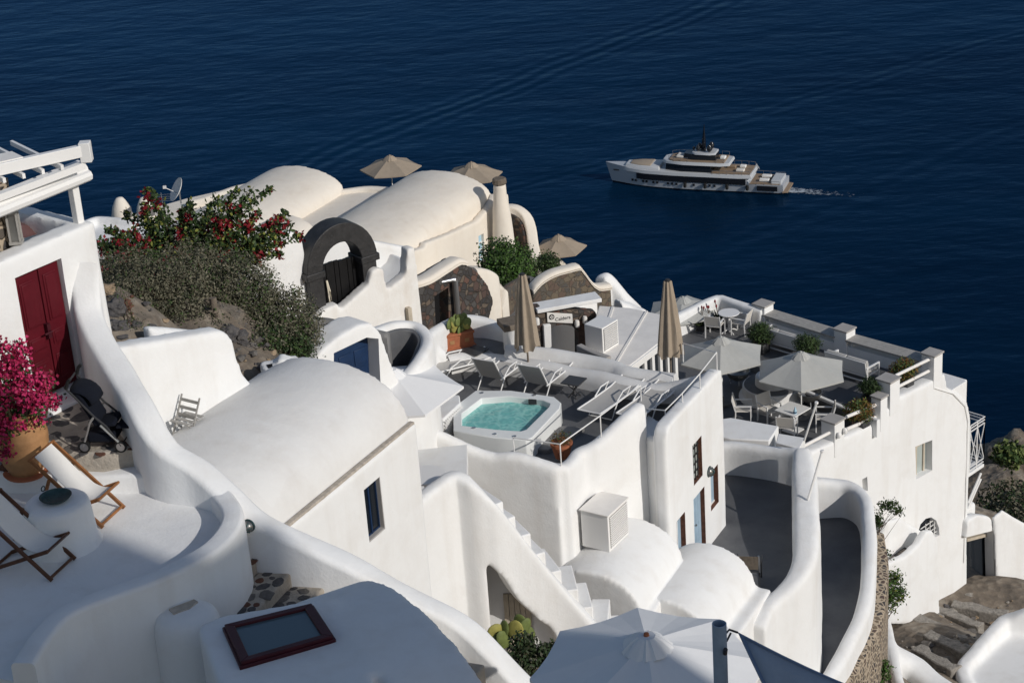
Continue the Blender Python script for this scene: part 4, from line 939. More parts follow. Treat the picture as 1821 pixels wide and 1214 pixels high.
# roof box right of the corner pillar
mb = MB(); bx0, bx1 = (onp(1688, 690, AR, RA2)-AR).dot(tA), (onp(1722, 700, AR, RA2)-AR).dot(tA); slab(mb, AR, tA, nA2, bx0, bx1, -1.3, -.06, -30, onp(1700, 692, AR, RA2).z); local(mb.build('roof_box', 'white', bevel=.03), rh)
# floors
ZU, ZL = -27.78, -28.12
def inset(pix, z):
    out = []
    for p in outline(pix, z):
        d = (p-AR).dot(nA2); out.append(tuple((p-nA2*max(0, d+.3)).xy))
    return out
mb = MB(); mb.prism(inset([(1175, 632), (1205, 585), (1282, 545), (1360, 572), (1682, 676), (1597, 714), (1560, 752), (1405, 688), (1330, 640), (1250, 620)], ZU), ZU-.5, ZU); local(mb.build('upper_floor', 'cement', label='dark grey upper terrace floor'), rh)
mb = MB(); mb.prism(inset([(1175, 632), (1250, 600), (1330, 620), (1405, 670), (1565, 745), (1500, 785), (1430, 818), (1280, 790), (1200, 700)], ZL), ZL-1, ZL); local(mb.build('lower_floor', 'cement', label='dark grey lower terrace floor'), rh)
m0 = MB(); P = wallpath([(1405, 682, ZU+.05), (1450, 700, ZU+.05), (1500, 722, ZU+.05), (1562, 746, ZU+.05)], ZL-.2, .14); sweep(m0, P, .2, .01, .6); local(m0.build('step_wall', 'white', smooth=True, angle=60), rh)
# parapet: piers with slab caps
def pier(u, v, zt, w, zb, name='pier', a=RA2, cap=True):
    p = G(u, v, zt)
    if name == 'front_pier': p = p-nA2*((p-AR).dot(nA2)+w/2-.02)
    m0 = MB(); m0.box((p.x, p.y, (zt+zb)/2-.02), (w, w, zt-zb-.04), -R_(a)); local(m0.build(name, 'white', bevel=.012), rh)
    if cap:
        m0 = MB(); m0.box((p.x, p.y, zt-.01), (w+.07, w+.07, .06), -R_(a)); local(m0.build('pier_cap', 'cement_light', bevel=.008), rh)
    return p
fp1 = pier(1661, 627, -26.85, .48, -28.0, 'front_pier'); fp2 = pier(1577, 671, -26.85, .52, -28.0, 'front_pier'); fp3 = pier(1565, 703, -27.2, .36, -28.349999999999998, 'front_pier'); fp4 = pier(1487, 746, -27.1, .5, -28.25, 'front_pier')
bp1 = pier(1357, 539, -26.85, .50, -29.5); bp2 = pier(1502, 583, -26.85, .50, -29.5)
# round rails in the bays
for a, b_ in (((1592, 668), (1664, 633)), ((1592, 690), (1664, 653)), ((1505, 741), (1566, 716)), ((1505, 763), (1566, 737)), ((1425, 795), (1492, 760)), ((1445, 805), (1492, 780))):
    m0 = MB(); m0.tube([onp(*a, AR-nA2*.18, RA2), onp(*b_, AR-nA2*.18, RA2)], .055, 10); local(m0.build('rail', 'canvas_roof', smooth=True), rh)
# sea-side parapet: low wall, and timber counters between piers
def between(pa, pb, s0, s1, d0, d1, z0, z1, name, m):
    t = (pb-pa); t.z = 0; L = t.length; t.normalize(); n = Vector((t.y, -t.x, 0))
    m0 = MB(); slab(m0, pa, t, n, s0, L-s1, d0, d1, z0, z1); local(m0.build(name, m, bevel=.012), rh); return t, n, L
for pa, pb in ((bp1, bp2), (bp2, fp1)):
    between(pa, pb, .25, .25, -.2, .2, -29, -27.38, 'parapet', 'white')
    t, n, L = between(pa, pb, .26, .26, -.28, .28, -27.20, -27.17, 'counter_base', 'grey_wood')
    for i in range(5):
        m0 = MB(); d0 = -.30+.12*i; slab(m0, pa, t, n, .22, L-.2, d0+.004, d0+.116, -27.17, -27.12); local(m0.build('counter_plank', 'grey_wood'), rh)
    for s in (.35, L-.35):
        m0 = MB(); slab(m0, pa, t, n, s-.05, s+.05, -.1, .1, -27.4, -27.2); local(m0.build('counter_support', 'white'), rh)
m0 = MB(); P = wallpath([(1188, 566, -27.0), (1230, 545, -26.95), (1262, 530, -26.9), (1279, 524, -26.88)], -30, .32); sweep(m0, P, .15, .01, .6); P = wallpath([(1279, 524, -26.88), (1315, 536, -26.9), (1357, 549, -26.95)], -30, .32); sweep(m0, P, .15, .01, .6)
o = m0.build('corner_parapet', 'white'); soften(o, .06, 4, wob=.015); local(o, rh)
m0 = MB(); block(m0, [(1284, 537), (1302, 532), (1300, 544), (1284, 551)], -27.3, -28.2); local(m0.build('corner_plinth', 'white', bevel=.02), rh)
# wall lamps on the near pier
for u, v in ((1492, 772), (1503, 764)):
    m0 = MB(); c = onp(u, v, AR+nA2*.1, RA2); m0.lathe([(.0, -.14), (.06, -.11), (.075, -.04), (.06, .03), (.03, .06), (0, .07)], c, 12); l_ = thing('wall_lamp', ('left' if u < 1500 else 'right')+' of the two white globe lamps on the near terrace pier', 'lamp', c, group='globe lamps on the near pier'); local(m0.build('globe', 'white_metal', smooth=True), l_); m0 = MB(); m0.tube([c+Vector((0, 0, .03)), c-nA2*.12+Vector((0, 0, .03))], .02, 6); local(m0.build('bracket', 'white_metal'), l_)
# bench block at the near end of the terrace
m0 = MB(); block(m0, [(1278, 745), (1300, 742), (1385, 757), (1368, 783), (1300, 780), (1278, 775)], -26.0, -28.6); m0.build('bench_block', 'white', bevel=.03, label='long white masonry bench at the near end of the cafe terrace', cat='bench')
m0 = MB(); block(m0, [(1384, 770), (1432, 778), (1422, 797), (1380, 787)], -26.0, -28.6); m0.build('counter_box', 'white', bevel=.02, label='small white box with a grey top beside the leaning pole', cat='box')
# balcony on the sea side
bal = thing('balcony', 'white balcony with crossed railing on the sea side of the terrace house', 'balcony', G(1745, 840, -31))
q = [onp(1727, v, AR, RA2) for v in (842, 760)]; zf, zr = q[0].z, q[1].z
bA = Vector((q[0].x, q[0].y, 0)); wB = .88
m0 = MB(); slab(m0, bA, tA, nA2, -.1, wB, -3, -.05, zf-.12, zf); local(m0.build('floor_slab', 'white', bevel=.01), bal)
def bars(par, P, t, L, z0, z1, nm='rail_bar'):
    for z in (z0+.08, z0+.2, z1-.22, z1-.1, z1):
        m0 = MB(); m0.bar(P+Vector((0, 0, z)), P+t*L+Vector((0, 0, z)), .03); local(m0.build(nm, 'white_metal'), par)
    for s in (0, L/2, L):
        m0 = MB(); m0.bar(P+t*s+Vector((0, 0, z0)), P+t*s+Vector((0, 0, z1)), .035); local(m0.build('post', 'white_metal'), par)
    for s in (0, L/2):
        for zz in ((z0+.2, z1-.22), (z1-.22, z0+.2)):
            m0 = MB(); m0.bar(P+t*s+Vector((0, 0, zz[0])), P+t*(s+L/2)+Vector((0, 0, zz[1])), .025); local(m0.build('cross_bar', 'white_metal'), par)
bars(bal, bA-nA2*.08, tA, wB, zf, zr); bars(bal, bA+tA*wB-nA2*.08, -nA2, 2.6, zf, zr)
m0 = MB(); slab(m0, bA, tA, nA2, .0, wB+.05, -3, -.9, zr+.5, zr+.54); local(m0.build('awning', 'canvas_roof'), bal)
m0 = MB(); slab(m0, bA, tA, nA2, -.3, wB-.05, -2.6, -.25, -37, zf-1.5); o = m0.build('buttress', 'white', bevel=.15, seg=4); local(o, bal)
for k in range(2):
    m0 = MB(); a0 = bA+tA*.02-nA2*.1; m0.tube([a0+Vector((0, 0, zf-1.35+.2*k)), a0+tA*.75+Vector((0, 0, zf-.55+.22*k))], .045, 8); local(m0.build('handrail', 'white_metal', smooth=True), bal)
# entrance at the foot: hood, dark doorway, side wall
en = thing('entrance', 'white arched entrance with a dark doorway below the balcony', 'entrance', G(1740, 1060, -36.6))
PE = onp(1722, 1062, AR, RA2)+tA*.02; AE = RA2
mb = MB(); facepoly(mb, [(1719, 1080), (1719, 955), (1722, 925), (1738, 915), (1760, 918), (1776, 935), (1781, 960), (1790, 1090)], PE+nA2*.2, AE, 0, -.35)
cut = MB(); facepoly(cut, [(1712, 1100), (1718, 955), (1766, 943), (1770, 1100)], PE+nA2*.2, AE, .5, -.7)
o = mb.build('hood', 'white'); soften(o, .06, 6, [cut]); local(o, en)
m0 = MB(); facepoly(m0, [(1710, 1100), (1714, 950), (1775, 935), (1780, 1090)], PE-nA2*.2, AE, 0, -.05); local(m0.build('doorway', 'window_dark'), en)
m0 = MB()
for pp in ([(1766, 945), (1771, 944), (1775, 1062), (1768, 1066)], [(1718, 957), (1768, 944), (1768, 949), (1718, 962)]): facepoly(m0, pp, PE-nA2*.1, AE, .05, -.1)
local(m0.build('door_frame', 'beige_wood'), en)
m0 = MB(); facepoly(m0, [(1775, 1085), (1768, 920), (1785, 907), (1805, 920), (1860, 950), (1860, 1085)], PE+nA2*.12+tA*.1, AE+12, 0, -.14); o = m0.build('side_wall', 'white'); soften(o, .07, 6); local(o, en)
# curved planter terrace with the arched window above it
pt_ = thing('planter_terrace', 'white curved parapet of the small paved terrace under the arched window', 'terrace', G(1600, 1000, -34))
m0 = MB(); PQ = AR+nA2*.95
facepoly(m0, [(1552, 1110), (1556, 1004), (1585, 1000), (1612, 988), (1634, 968), (1648, 946), (1660, 944), (1668, 962), (1672, 1110)], PQ, RA2, 0, -.26)
facepoly(m0, [(1552, 1110), (1554, 1020), (1600, 1012), (1640, 985), (1668, 970), (1672, 1110)], PQ-nA2*.2, RA2, 0, -.8)
facepoly(m0, [(1562, 975), (1578, 928), (1600, 922), (1640, 944), (1650, 960), (1650, 1000), (1562, 1000)], PQ-nA2*.62, RA2, 0, -.2)
o = m0.build('parapet', 'white'); soften(o, .06, 5); local(o, pt_)
m0 = MB(); q = onp(1590, 1000, PQ-nA2*.4, RA2); slab(m0, q, tA, nA2, -.5, .9, -.3, .1, q.z-.3, q.z+.08); local(m0.build('paving', 'cobble'), pt_)
# white wall in front at bottom right, dirt steps
br = thing('path_wall', 'stepped white wall along the rocky path at the bottom right corner', 'wall', G(1780, 1150, -34))
m0 = MB(); P = wallpath([(1845, 1075, -33.0), (1812, 1085, -33.2), (1785, 1096, -33.4), (1762, 1120, -33.5), (1735, 1152, -33.6), (1712, 1182, -33.7), (1722, 1215, -33.8), (1760, 1260, -33.8)], -38, .42); sweep(m0, P, .15, .03, .5, .1)
block(m0, [(1720, 1200), (1760, 1130), (1900, 1090), (1900, 1300), (1720, 1300)], -33.95, -38)
o = m0.build('wall', 'white'); soften(o, .08, 6); local(o, br)
br = thing('foot_wall', 'low rounded white wall below the leafy shrub at the bottom edge', 'wall', G(1600, 1180, -31))
m0 = MB(); P = wallpath([(1572, 1095, -31.4), (1580, 1120, -31.4), (1588, 1160, -31.4), (1596, 1200, -31.4), (1620, 1250, -31.4)], -35, .34); sweep(m0, P, .15, .05, .85)
P = wallpath([(1592, 1150, -31.5), (1625, 1168, -31.8), (1655, 1195, -32.0), (1700, 1230, -32.2)], -36, .8); sweep(m0, P, .15, .06, .8)
o = m0.build('wall', 'white'); soften(o, .07, 6); local(o, br)
def rocklump(mb, c, s, seed, sub=4, amp=.35):
    bm = bmesh.new(); bmesh.ops.create_icosphere(bm, subdivisions=sub, radius=1)
    for v in bm.verts:
        d = mnoise.fractal(v.co*1.6+Vector((seed, 0, 0)), 1, 2.1, 5)*amp; v.co *= 1+d
    o = len(mb.v); mb.v += [Vector((c.x+v.co.x*s[0], c.y+v.co.y*s[1], c.z+v.co.z*s[2])) for v in bm.verts]; idx = {v: i for i, v in enumerate(bm.verts)}
    for f in bm.faces: mb.f.append([o+idx[v] for v in f.verts]); mb.mi.append(0)
    bm.free()
# broken concrete steps of the path, strewn with loose stones
for i, (u0, v0, u1, v1_, z) in enumerate([(1588, 1052, 1650, 1072, -35.9), (1596, 1072, 1672, 1098, -35.5), (1608, 1092, 1700, 1128, -35.0), (1650, 1078, 1740, 1112, -35.5), (1640, 1126, 1712, 1158, -34.4), (1690, 1074, 1790, 1092, -36.1), (1620, 1150, 1690, 1190, -33.6)]):
    a, b_ = G(u0, v0, z), G(u1, v1_, z); d = b_-a; d.z = 0; d.normalize(); n = Vector((-d.y, d.x, 0)); m0 = MB()
    pts = [a+(b_-a)*(k/6)+n*random.uniform(-.05, .05) for k in range(7)]; pts += [p+n*random.uniform(.3, .5) for p in reversed(pts)]
    m0.prism([tuple(x.xy) for x in pts], z-1.2, z-.04); o = m0.build('path_step', 'gravel', bevel=.04, seg=2, kind='structure', label='worn concrete step of the rocky path')
def rubble(name, label, n, pick, r0, r1, mats, seed):
    rnd = random.Random(seed); mb = MB()
    for _ in range(n):
        u, v = pick(rnd); p = drop(u, v)
        if p is None: continue
        r = r0*(r1/r0)**(rnd.random()**2); mb.cur = rnd.randrange(len(mats)); a = len(mb.f)
        rocklump(mb, p+Vector((0, 0, r*.15)), (r*rnd.uniform(.8, 1.4), r, r*.65), rnd.uniform(0, 90), 2, .55); mb.mi[a:] = [mb.cur]*(len(mb.f)-a)
    mb.cur = 0; mb.build(name, mats, smooth=True, angle=40, kind='stuff', label=label)
rubble('loose_stones', 'loose stones strewn over the rocky path at lower right', 260, lambda r: (r.uniform(1575, 1800), r.uniform(1040, 1205)), .03, .20, ['stone_grey', 'gravel', 'stone_tan', 'stone_dark'], 3)
rubble('garden_stones', 'loose stones covering the garden slope below the shrubs', 240, lambda r: (r.uniform(180, 560), r.uniform(500, 660)), .03, .12, ['stone_grey', 'stone_tan', 'stone_dark', 'stone_dark', 'stone_red'], 4)

# ================================================================== GATE with the lava stone arch
GA = 54; PG = G(640, 520, -19.0); tG = az(GA); nG = Vector((tG.y, -tG.x, 0))
gate = thing('arched_gate', 'black lava stone arch over a dark plank gate', 'gate', PG)
a0 = (onp(563, 470, PG, GA)-PG).dot(tG); a1 = (onp(635, 470, PG, GA)-PG).dot(tG); cs = (a0+a1)/2; ri = (a1-a0)/2
zc = onp(600, 468, PG, GA).z; ro = ri+.46
def ringpts(r, k0, k1, n=18): return [PG+tG*(cs+r*math.cos(lerp(k0, k1, i/n)))+Vector((0, 0, zc-PG.z+r*1.08*math.sin(lerp(k0, k1, i/n)))) for i in range(n+1)]
m0 = MB(); Ro, Ri = ringpts(ro, -.05, math.pi+.05), ringpts(ri, -.05, math.pi+.05)
n_ = len(Ro); d_ = nG*.28
vs = [p+d_ for p in Ro]+[p+d_ for p in Ri]+[p-d_ for p in Ro]+[p-d_ for p in Ri]
fs = []
for i in range(n_-1): fs += [(i, i+1, n_+i+1, n_+i), (2*n_+i+1, 2*n_+i, 3*n_+i, 3*n_+i+1), (i+1, i, 2*n_+i, 2*n_+i+1), (n_+i, n_+i+1, 3*n_+i+1, 3*n_+i)]
fs += [(0, n_, 3*n_, 2*n_), (n_-1, 3*n_-1, 4*n_-1, 2*n_-1)]
m0.add(vs, fs); local(m0.build('arch_ring', 'lava', bevel=.02), gate)
for sgn, zz in ((-1, -22), (1, -22)):
    m0 = MB(); s0 = cs+sgn*ri; slab(m0, PG, tG, nG, min(s0, s0+sgn*.42), max(s0, s0+sgn*.42), -.26, .26, zz, zc-.12); local(m0.build('jamb', 'lava', bevel=.02), gate)
    m0 = MB(); slab(m0, PG, tG, nG, min(s0-sgn*.05, s0+sgn*.5), max(s0-sgn*.05, s0+sgn*.5), -.32, .32, zc-.12, zc+.06); local(m0.build('impost', 'lava', bevel=.02), gate)
for i in range(9):
    m0 = MB(); w_ = 2*ri/9; slab(m0, PG, tG, nG, cs-ri+w_*i+.006, cs-ri+w_*(i+1)-.006, -.10-.02*(i % 2), -.05+.012*(i % 3), PG.z-.9, zc+.03+(.03 if i < 5 else 0)); local(m0.build('gate_plank', 'black_wood'), gate)
m0 = MB(); slab(m0, PG, tG, nG, cs-ri, cs+ri, -.16, -.11, PG.z-.9, zc-.05); local(m0.build('gate_back', 'black_wood'), gate)
c0 = PG+tG*(cs-ri+.22)+Vector((0, 0, zc-PG.z-.35)); m0 = MB(); m0.tube([c0+nG*.02, c0+nG*.05-Vector((0, 0, .4)), c0+nG*.05-Vector((0, 0, .75))+tG*.02, c0+nG*.05-Vector((0, 0, .72))+tG*.07, c0+nG*.05-Vector((0, 0, .3))+tG*.05, c0+nG*.02+tG*.01], .02, 6); local(m0.build('rope_loop', 'rope', smooth=True), gate)
gw = thing('gate_wall', 'old stained white wall stepping up on the right of the black gate', 'wall', G(680, 580, -20))
m0 = MB(); facepoly(m0, [(555, 575), (572, 556), (580, 549), (603, 540), (606, 552), (656, 507), (662, 482), (672, 477), (684, 479), (688, 517), (722, 490), (726, 442), (738, 440), (745, 500), (753, 575), (753, 640), (555, 640)], PG+nG*.45, GA, 0, -.34)
o = m0.build('wall', 'white_old'); soften(o, .055, 4, wob=.02); local(o, gw)
m0 = MB(); q = [onp(u, v, PG+nG*.45, GA) for u, v in ((717, 540), (732, 577))]; m0.box(q[0].lerp(q[1], .5)+nG*.06, (.16, .12, .42), -R_(GA)); local(m0.build('meter_box', 'beige_wood', bevel=.01), gw)
gl = thing('gate_wall', 'white wall behind the shrub on the left of the black gate', 'wall', G(520, 560, -19))
m0 = MB(); facepoly(m0, [(440, 460), (475, 430), (505, 415), (528, 412), (540, 430), (548, 480), (556, 560), (556, 600), (440, 600)], PG+nG*.05-tG*.02, GA, 0, -.5); o = m0.build('wall', 'white'); soften(o, .06, 6, wob=.03); local(o, gl)
bw_ = thing('yard_wall', 'tall white yard wall in bluish shade seen through the arch', 'wall', G(650, 480, -20))
m0 = MB(); facepoly(m0, [(540, 425), (600, 418), (660, 428), (735, 442), (742, 470), (742, 560), (540, 560)], PG-nG*2.0, GA, 0, -.3); o = m0.build('wall', 'white'); soften(o, .07, 4); local(o, bw_)
m0 = MB(); qq = [G(640, 500, -19.8), G(735, 480, -19.8)]; facepoly(m0, [(690, 520), (728, 486), (736, 470), (742, 470), (742, 540), (690, 545)], PG-nG*.9, GA, 0, -1.2); local(m0.build('ledge', 'white', bevel=.04), bw_)

# ================================================================== FAR CREAM HOUSE
fh = thing('cream_house', 'cream plastered house with two wide barrel vaults near the sea', 'house', G(800, 440, -29))
F2_ = G(879, 349, -26.25); CA = 30; tC = az(CA); nC = Vector((tC.y, -tC.x, 0))
m0 = MB(); vault(m0, F2_-nC*.1, CA, 7.3, 4.1, .86, -31, 26)
o = m0.build('vault_roof', 'cream'); soften(o, .08, 6, wob=.04); local(o, fh)
F1_ = G(614, 338, -26.5); m0 = MB(); vault(m0, F1_, CA, 8, 4.0, .86, -31, 26); o = m0.build('vault_roof', 'cream'); soften(o, .09, 8, wob=.04); local(o, fh)
m0 = MB(); block(m0, [(595, 340), (650, 333), (712, 335), (640, 420), (540, 430), (520, 400)], -26.6, -31); local(m0.build('flat_roof', 'cream', bevel=.05), fh)
m0 = MB(); P = wallpath([(600, 338, -26.42), (650, 332, -26.42), (715, 335, -26.42)], -30, .3); sweep(m0, P, .2, .02, .8); local(m0.build('roof_kerb', 'cream', smooth=True, angle=80), fh)
m0 = MB(); F3_ = G(566, 418, -26.3); vault(m0, F3_, CA, 3, 2.4, .7, -30, 18); o = m0.build('small_vault', 'cream'); soften(o, .07, 5); local(o, fh)
m0 = MB(); vault(m0, G(702, 437, -26.6), CA, 2.2, 2.6, .5, -30, 18); o = m0.build('small_vault', 'cream'); soften(o, .07, 5); local(o, fh)
# wall with the blue window
m0 = MB(); facepoly(m0, [(733, 470), (737, 446), (757, 440), (759, 432), (800, 416), (850, 393), (872, 368), (884, 346), (905, 345), (912, 420), (915, 520), (733, 530)], F2_+nC*.22, CA, 0, -.32)
cut = MB(); facepoly(cut, [(851, 420), (860, 415), (863, 462), (853, 468)], F2_+nC*.22, CA, .3, -.16)
o = m0.build('wall', 'cream'); soften(o, .065, 5, [cut], wob=.02); local(o, fh)
m0 = MB(); facepoly(m0, [(849, 419), (861, 414), (864, 463), (851, 469)], F2_+nC*.10, CA, 0, -.04); wo2 = m0.build('window', 'sky_blue', label='narrow pale blue shuttered window'); local(wo2, fh)
for v in (428, 441, 454):
    m0 = MB(); facepoly(m0, [(851, v+3), (860, v-1), (861, v+1), (852, v+5)], F2_+nC*.10, CA, .03, 0); x = m0.build('glazing_bar', 'white_metal'); x.parent = wo2
m0 = MB(); pC = G(890, 350, -25.9); zc0 = ztop(pC, 327)
m0.lathe([(.62, -33), (.52, -29.2), (.36, -26.6), (.27, -25.9), (.25, zc0)], (pC.x, pC.y, 0), 18); o = m0.build('chimney', 'cream'); soften(o, .06, 4); local(o, fh)
m0 = MB(); m0.lathe([(.26, 0), (.28, .05), (.27, .20), (.22, .24)], (pC.x, pC.y, zc0), 14); local(m0.build('chimney_cap', 'old_wood'), fh)
m0 = MB(); block(m0, [(740, 505), (745, 490), (800, 470), (850, 470), (895, 476), (890, 500), (830, 520)], -27.3, -31); o = m0.build('terrace_block', 'cream'); soften(o, .08, 5); local(o, fh)
# left continuation: low roofs
m0 = MB(); block(m0, [(120, 420), (170, 398), (330, 352), (450, 325), (500, 330), (420, 420), (300, 460)], -26.9, -31); o = m0.build('flat_roof', 'cream', bevel=.1); local(o, fh)
m0 = MB(); P = wallpath([(335, 357, -26.6), (390, 342, -26.55), (420, 330, -26.5), (455, 322, -26.5)], -30, .35); sweep(m0, P, .2, .03, .8); P = wallpath([(410, 385, -26.5), (430, 345, -26.5), (462, 322, -26.45)], -30, .3); sweep(m0, P, .2, .03, .8); local(m0.build('roof_kerb', 'cream', smooth=True, angle=80), fh)
# whiter low house at left behind the bougainvillea
wh = thing('low_house', 'low white flat-roofed house behind the bougainvillea at left', 'house', G(210, 420, -20))
m0 = MB(); block(m0, [(140, 410), (165, 386), (238, 392), (300, 400), (280, 440), (150, 440)], -19.6, -24); P = wallpath([(150, 396, -19.35), (170, 385, -19.35), (240, 390, -19.35)], -22, .25); sweep(m0, P, .2, .02, .7); o = m0.build('wall', 'white'); soften(o, .07, 4); local(o, wh)
for (u, v, z, rr, hh, lab) in ((218, 388, -20.4, .33, .68, 'white cone chimney standing behind the bougainvillea'), (260, 386, -20.8, .30, .66, 'second white cone chimney next to the antenna')):
    c = G(u, v, z); t0 = thing('cone_chimney', lab, 'chimney', c); m0 = MB(); m0.lathe([(rr, -1), (rr*.98, hh*.15), (rr*.8, hh*.55), (rr*.5, hh*.85), (rr*.32, hh*.97), (rr*.1, hh)], c, 20); local(m0.build('cone', 'cream', smooth=True), t0); m0 = MB(); m0.box(c+Vector((rr*.75, -.1, hh*.35)), (.16, .3, .22), .2); local(m0.build('vent', 'cement_mid'), t0)
# curved sea stair wall, dark stone inside
cs_ = thing('sea_stair_wall', 'cream curved stair wall lined with dark stone descending behind the chimney', 'wall', G(950, 470, -29))
m0 = MB(); P = wallpath([(898, 364, -27.0), (918, 366, -27.05), (936, 380, -27.3), (944, 402, -27.7), (948, 430, -28.2), (955, 458, -28.6), (965, 478, -28.9), (978, 490, -29.1)], -33, .42); sweep(m0, P, .12, .02, .5); local(m0.build('coping', 'cream', smooth=True, angle=60), cs_)
P2 = [(p[0]-.18, p[1]-.05, p[2]-.25, -33, .3) for p in P]; m0 = MB(); sweep(m0, P2, .12, .02, .3); local(m0.build('stone_lining', 'rubble', smooth=True, angle=60), cs_)
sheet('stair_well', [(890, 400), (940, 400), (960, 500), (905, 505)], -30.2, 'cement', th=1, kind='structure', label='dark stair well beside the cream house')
cs2 = thing('sea_wall', 'white rounded wall end under the beige parasol by the sea', 'wall', G(990, 470, -30))
m0 = MB(); P = wallpath([(962, 450, -29.3), (985, 458, -29.4), (1003, 475, -29.6), (1006, 495, -29.8)], -33, .5); sweep(m0, P, .12, .02, .8); local(m0.build('wall', 'cream', smooth=True, angle=80), cs2)

# ================================================================== STONE HUT and wavy stone wall
SH = G(800, 575, -22.7); SA = 42; tS = az(SA); nS = Vector((tS.y, -tS.x, 0))
hut = thing('stone_hut', 'brown rubble stone hut with a dark doorway and white coping', 'hut', SH)
m0 = MB(); facepoly(m0, [(743, 508), (765, 497), (795, 478), (818, 465), (832, 470), (850, 484), (868, 507), (878, 535), (872, 560), (865, 590), (750, 610)], SH, SA, 0, -.6)
cut = MB(); facepoly(cut, [(772, 527), (797, 511), (799, 580), (776, 585)], SH, SA, .3, -.4)
o = m0.build('wall', 'rubble'); soften(o, .05, 3, [cut], wob=.03); local(o, hut)
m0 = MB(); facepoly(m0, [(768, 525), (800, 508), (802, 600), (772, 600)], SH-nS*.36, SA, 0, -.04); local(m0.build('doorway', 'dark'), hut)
m0 = MB(); qs = [onp(u, v, SH, SA)-nS*.2 for u, v in ((738, 503), (765, 494), (795, 475), (818, 461), (830, 464))]
sweep(m0, [(p.x, p.y, p.z+.03, p.z-.16, .5) for p in qs], .1, .02, .5); local(m0.build('coping', 'cream', smooth=True, angle=60), hut)
m0 = MB(); p = onp(814, 560, SH+nS*.15, SA); zt_ = ztop(p, 497); m0.tube([p, Vector((p.x, p.y, zt_))], .09, 12); local(m0.build('flue_pipe', 'metal', smooth=True), hut)
m0 = MB(); m0.tube([Vector((p.x, p.y, zt_))+tS*.02, Vector((p.x, p.y, zt_))-tS*.35-nS*.2], .07, 10); local(m0.build('flue_elbow', 'metal', smooth=True), hut)
# cream step walls right of the hut
m0 = MB(); P = wallpath([(838, 475, -21.9), (862, 478, -22.2), (880, 490, -22.6), (890, 515, -23.1), (884, 540, -23.5)], -25, .45); sweep(m0, P, .1, .03, .7); m0.build('side_wall', 'cream', smooth=True, angle=80, label='cream plastered wall curling down right of the stone hut', cat='wall')
m0 = MB(); P = wallpath([(892, 517, -23.4), (905, 505, -23.4), (922, 495, -23.4), (935, 490, -23.5)], -25.5, .28); sweep(m0, P, .1, .02, .7); m0.build('bed_kerb', 'rubble_pale', smooth=True, angle=80, label='low stone kerb in front of the round green bush', cat='kerb')
sheet('alley_floor', [(870, 560), (885, 520), (940, 490), (970, 500), (940, 580), (900, 600)], -24.3, 'cement_mid', th=1, kind='structure', label='grey alley floor between the hut and the wavy stone wall')
m0 = MB(); P = wallpath([(868, 585, -23.5), (895, 575, -23.5), (920, 560, -23.5), (935, 550, -23.5)], -25.5, .35); sweep(m0, P, .1, .02, .8); m0.build('alley_wall', 'white', smooth=True, angle=80, label='low white wall at the foot of the alley beside the closed parasol', cat='wall')
for i in range(5):
    p = G(846+11*i, 566+5*i-abs(i-1.5)*2, -22.9); t0 = None; m0 = MB(); m0.box(p+Vector((0, 0, -.3)), (.13, .05, .8), -.3)
    if i == 0: fen = thing('picket_gate', 'small grey weathered picket gate below the stone hut', 'gate', p)
    local(m0.build('picket', 'grey_wood', bevel=.01), fen)
WV = G(1000, 545, -24.3); WA = 62; tW = az(WA); nW = Vector((tW.y, -tW.x, 0))
ww = thing('wavy_wall', 'wavy rubble stone wall with a pale coping near the sea', 'wall', WV)
top_ = [(948, 516), (962, 500), (985, 486), (1012, 478), (1032, 474), (1040, 484), (1050, 498), (1064, 510), (1087, 508)]
m0 = MB(); facepoly(m0, top_+[(1090, 560), (948, 590)], WV, WA, 0, -.45); o = m0.build('wall', 'rubble_pale'); soften(o, .055, 3, wob=.03); local(o, ww)
m0 = MB(); qs = [onp(u, v-1, WV, WA)-nW*.18 for u, v in top_]; sweep(m0, [(p.x, p.y, p.z+.03, p.z-.14, .45) for p in qs], .1, .02, .6); local(m0.build('coping', 'cream', smooth=True, angle=60), ww)
sw = thing('sea_parapet', 'lumpy white parapet dropping to the sea right of the wavy stone wall', 'wall', G(1110, 530, -25))
m0 = MB(); P = wallpath([(1068, 492, -24.4), (1080, 486, -24.4), (1092, 496, -24.6), (1106, 512, -24.9), (1120, 528, -25.2), (1138, 545, -25.5)], -28, .5); sweep(m0, P, .1, .06, .85)
P = wallpath([(1098, 528, -24.9), (1120, 538, -25.2), (1145, 552, -25.4)], -28, .6); sweep(m0, P, .1, .08, .85); o = m0.build('wall', 'white'); soften(o, .07, 5, wob=.06); local(o, sw)
m0 = MB(); P = wallpath([(1000, 560, -23.6), (1025, 542, -23.5), (1048, 525, -23.4), (1055, 522, -23.4)], -26, .3); sweep(m0, P, .1, .03, .7); m0.build('ramp_wall', 'white', smooth=True, angle=80, label='sloping white wall rising behind the name sign', cat='wall')

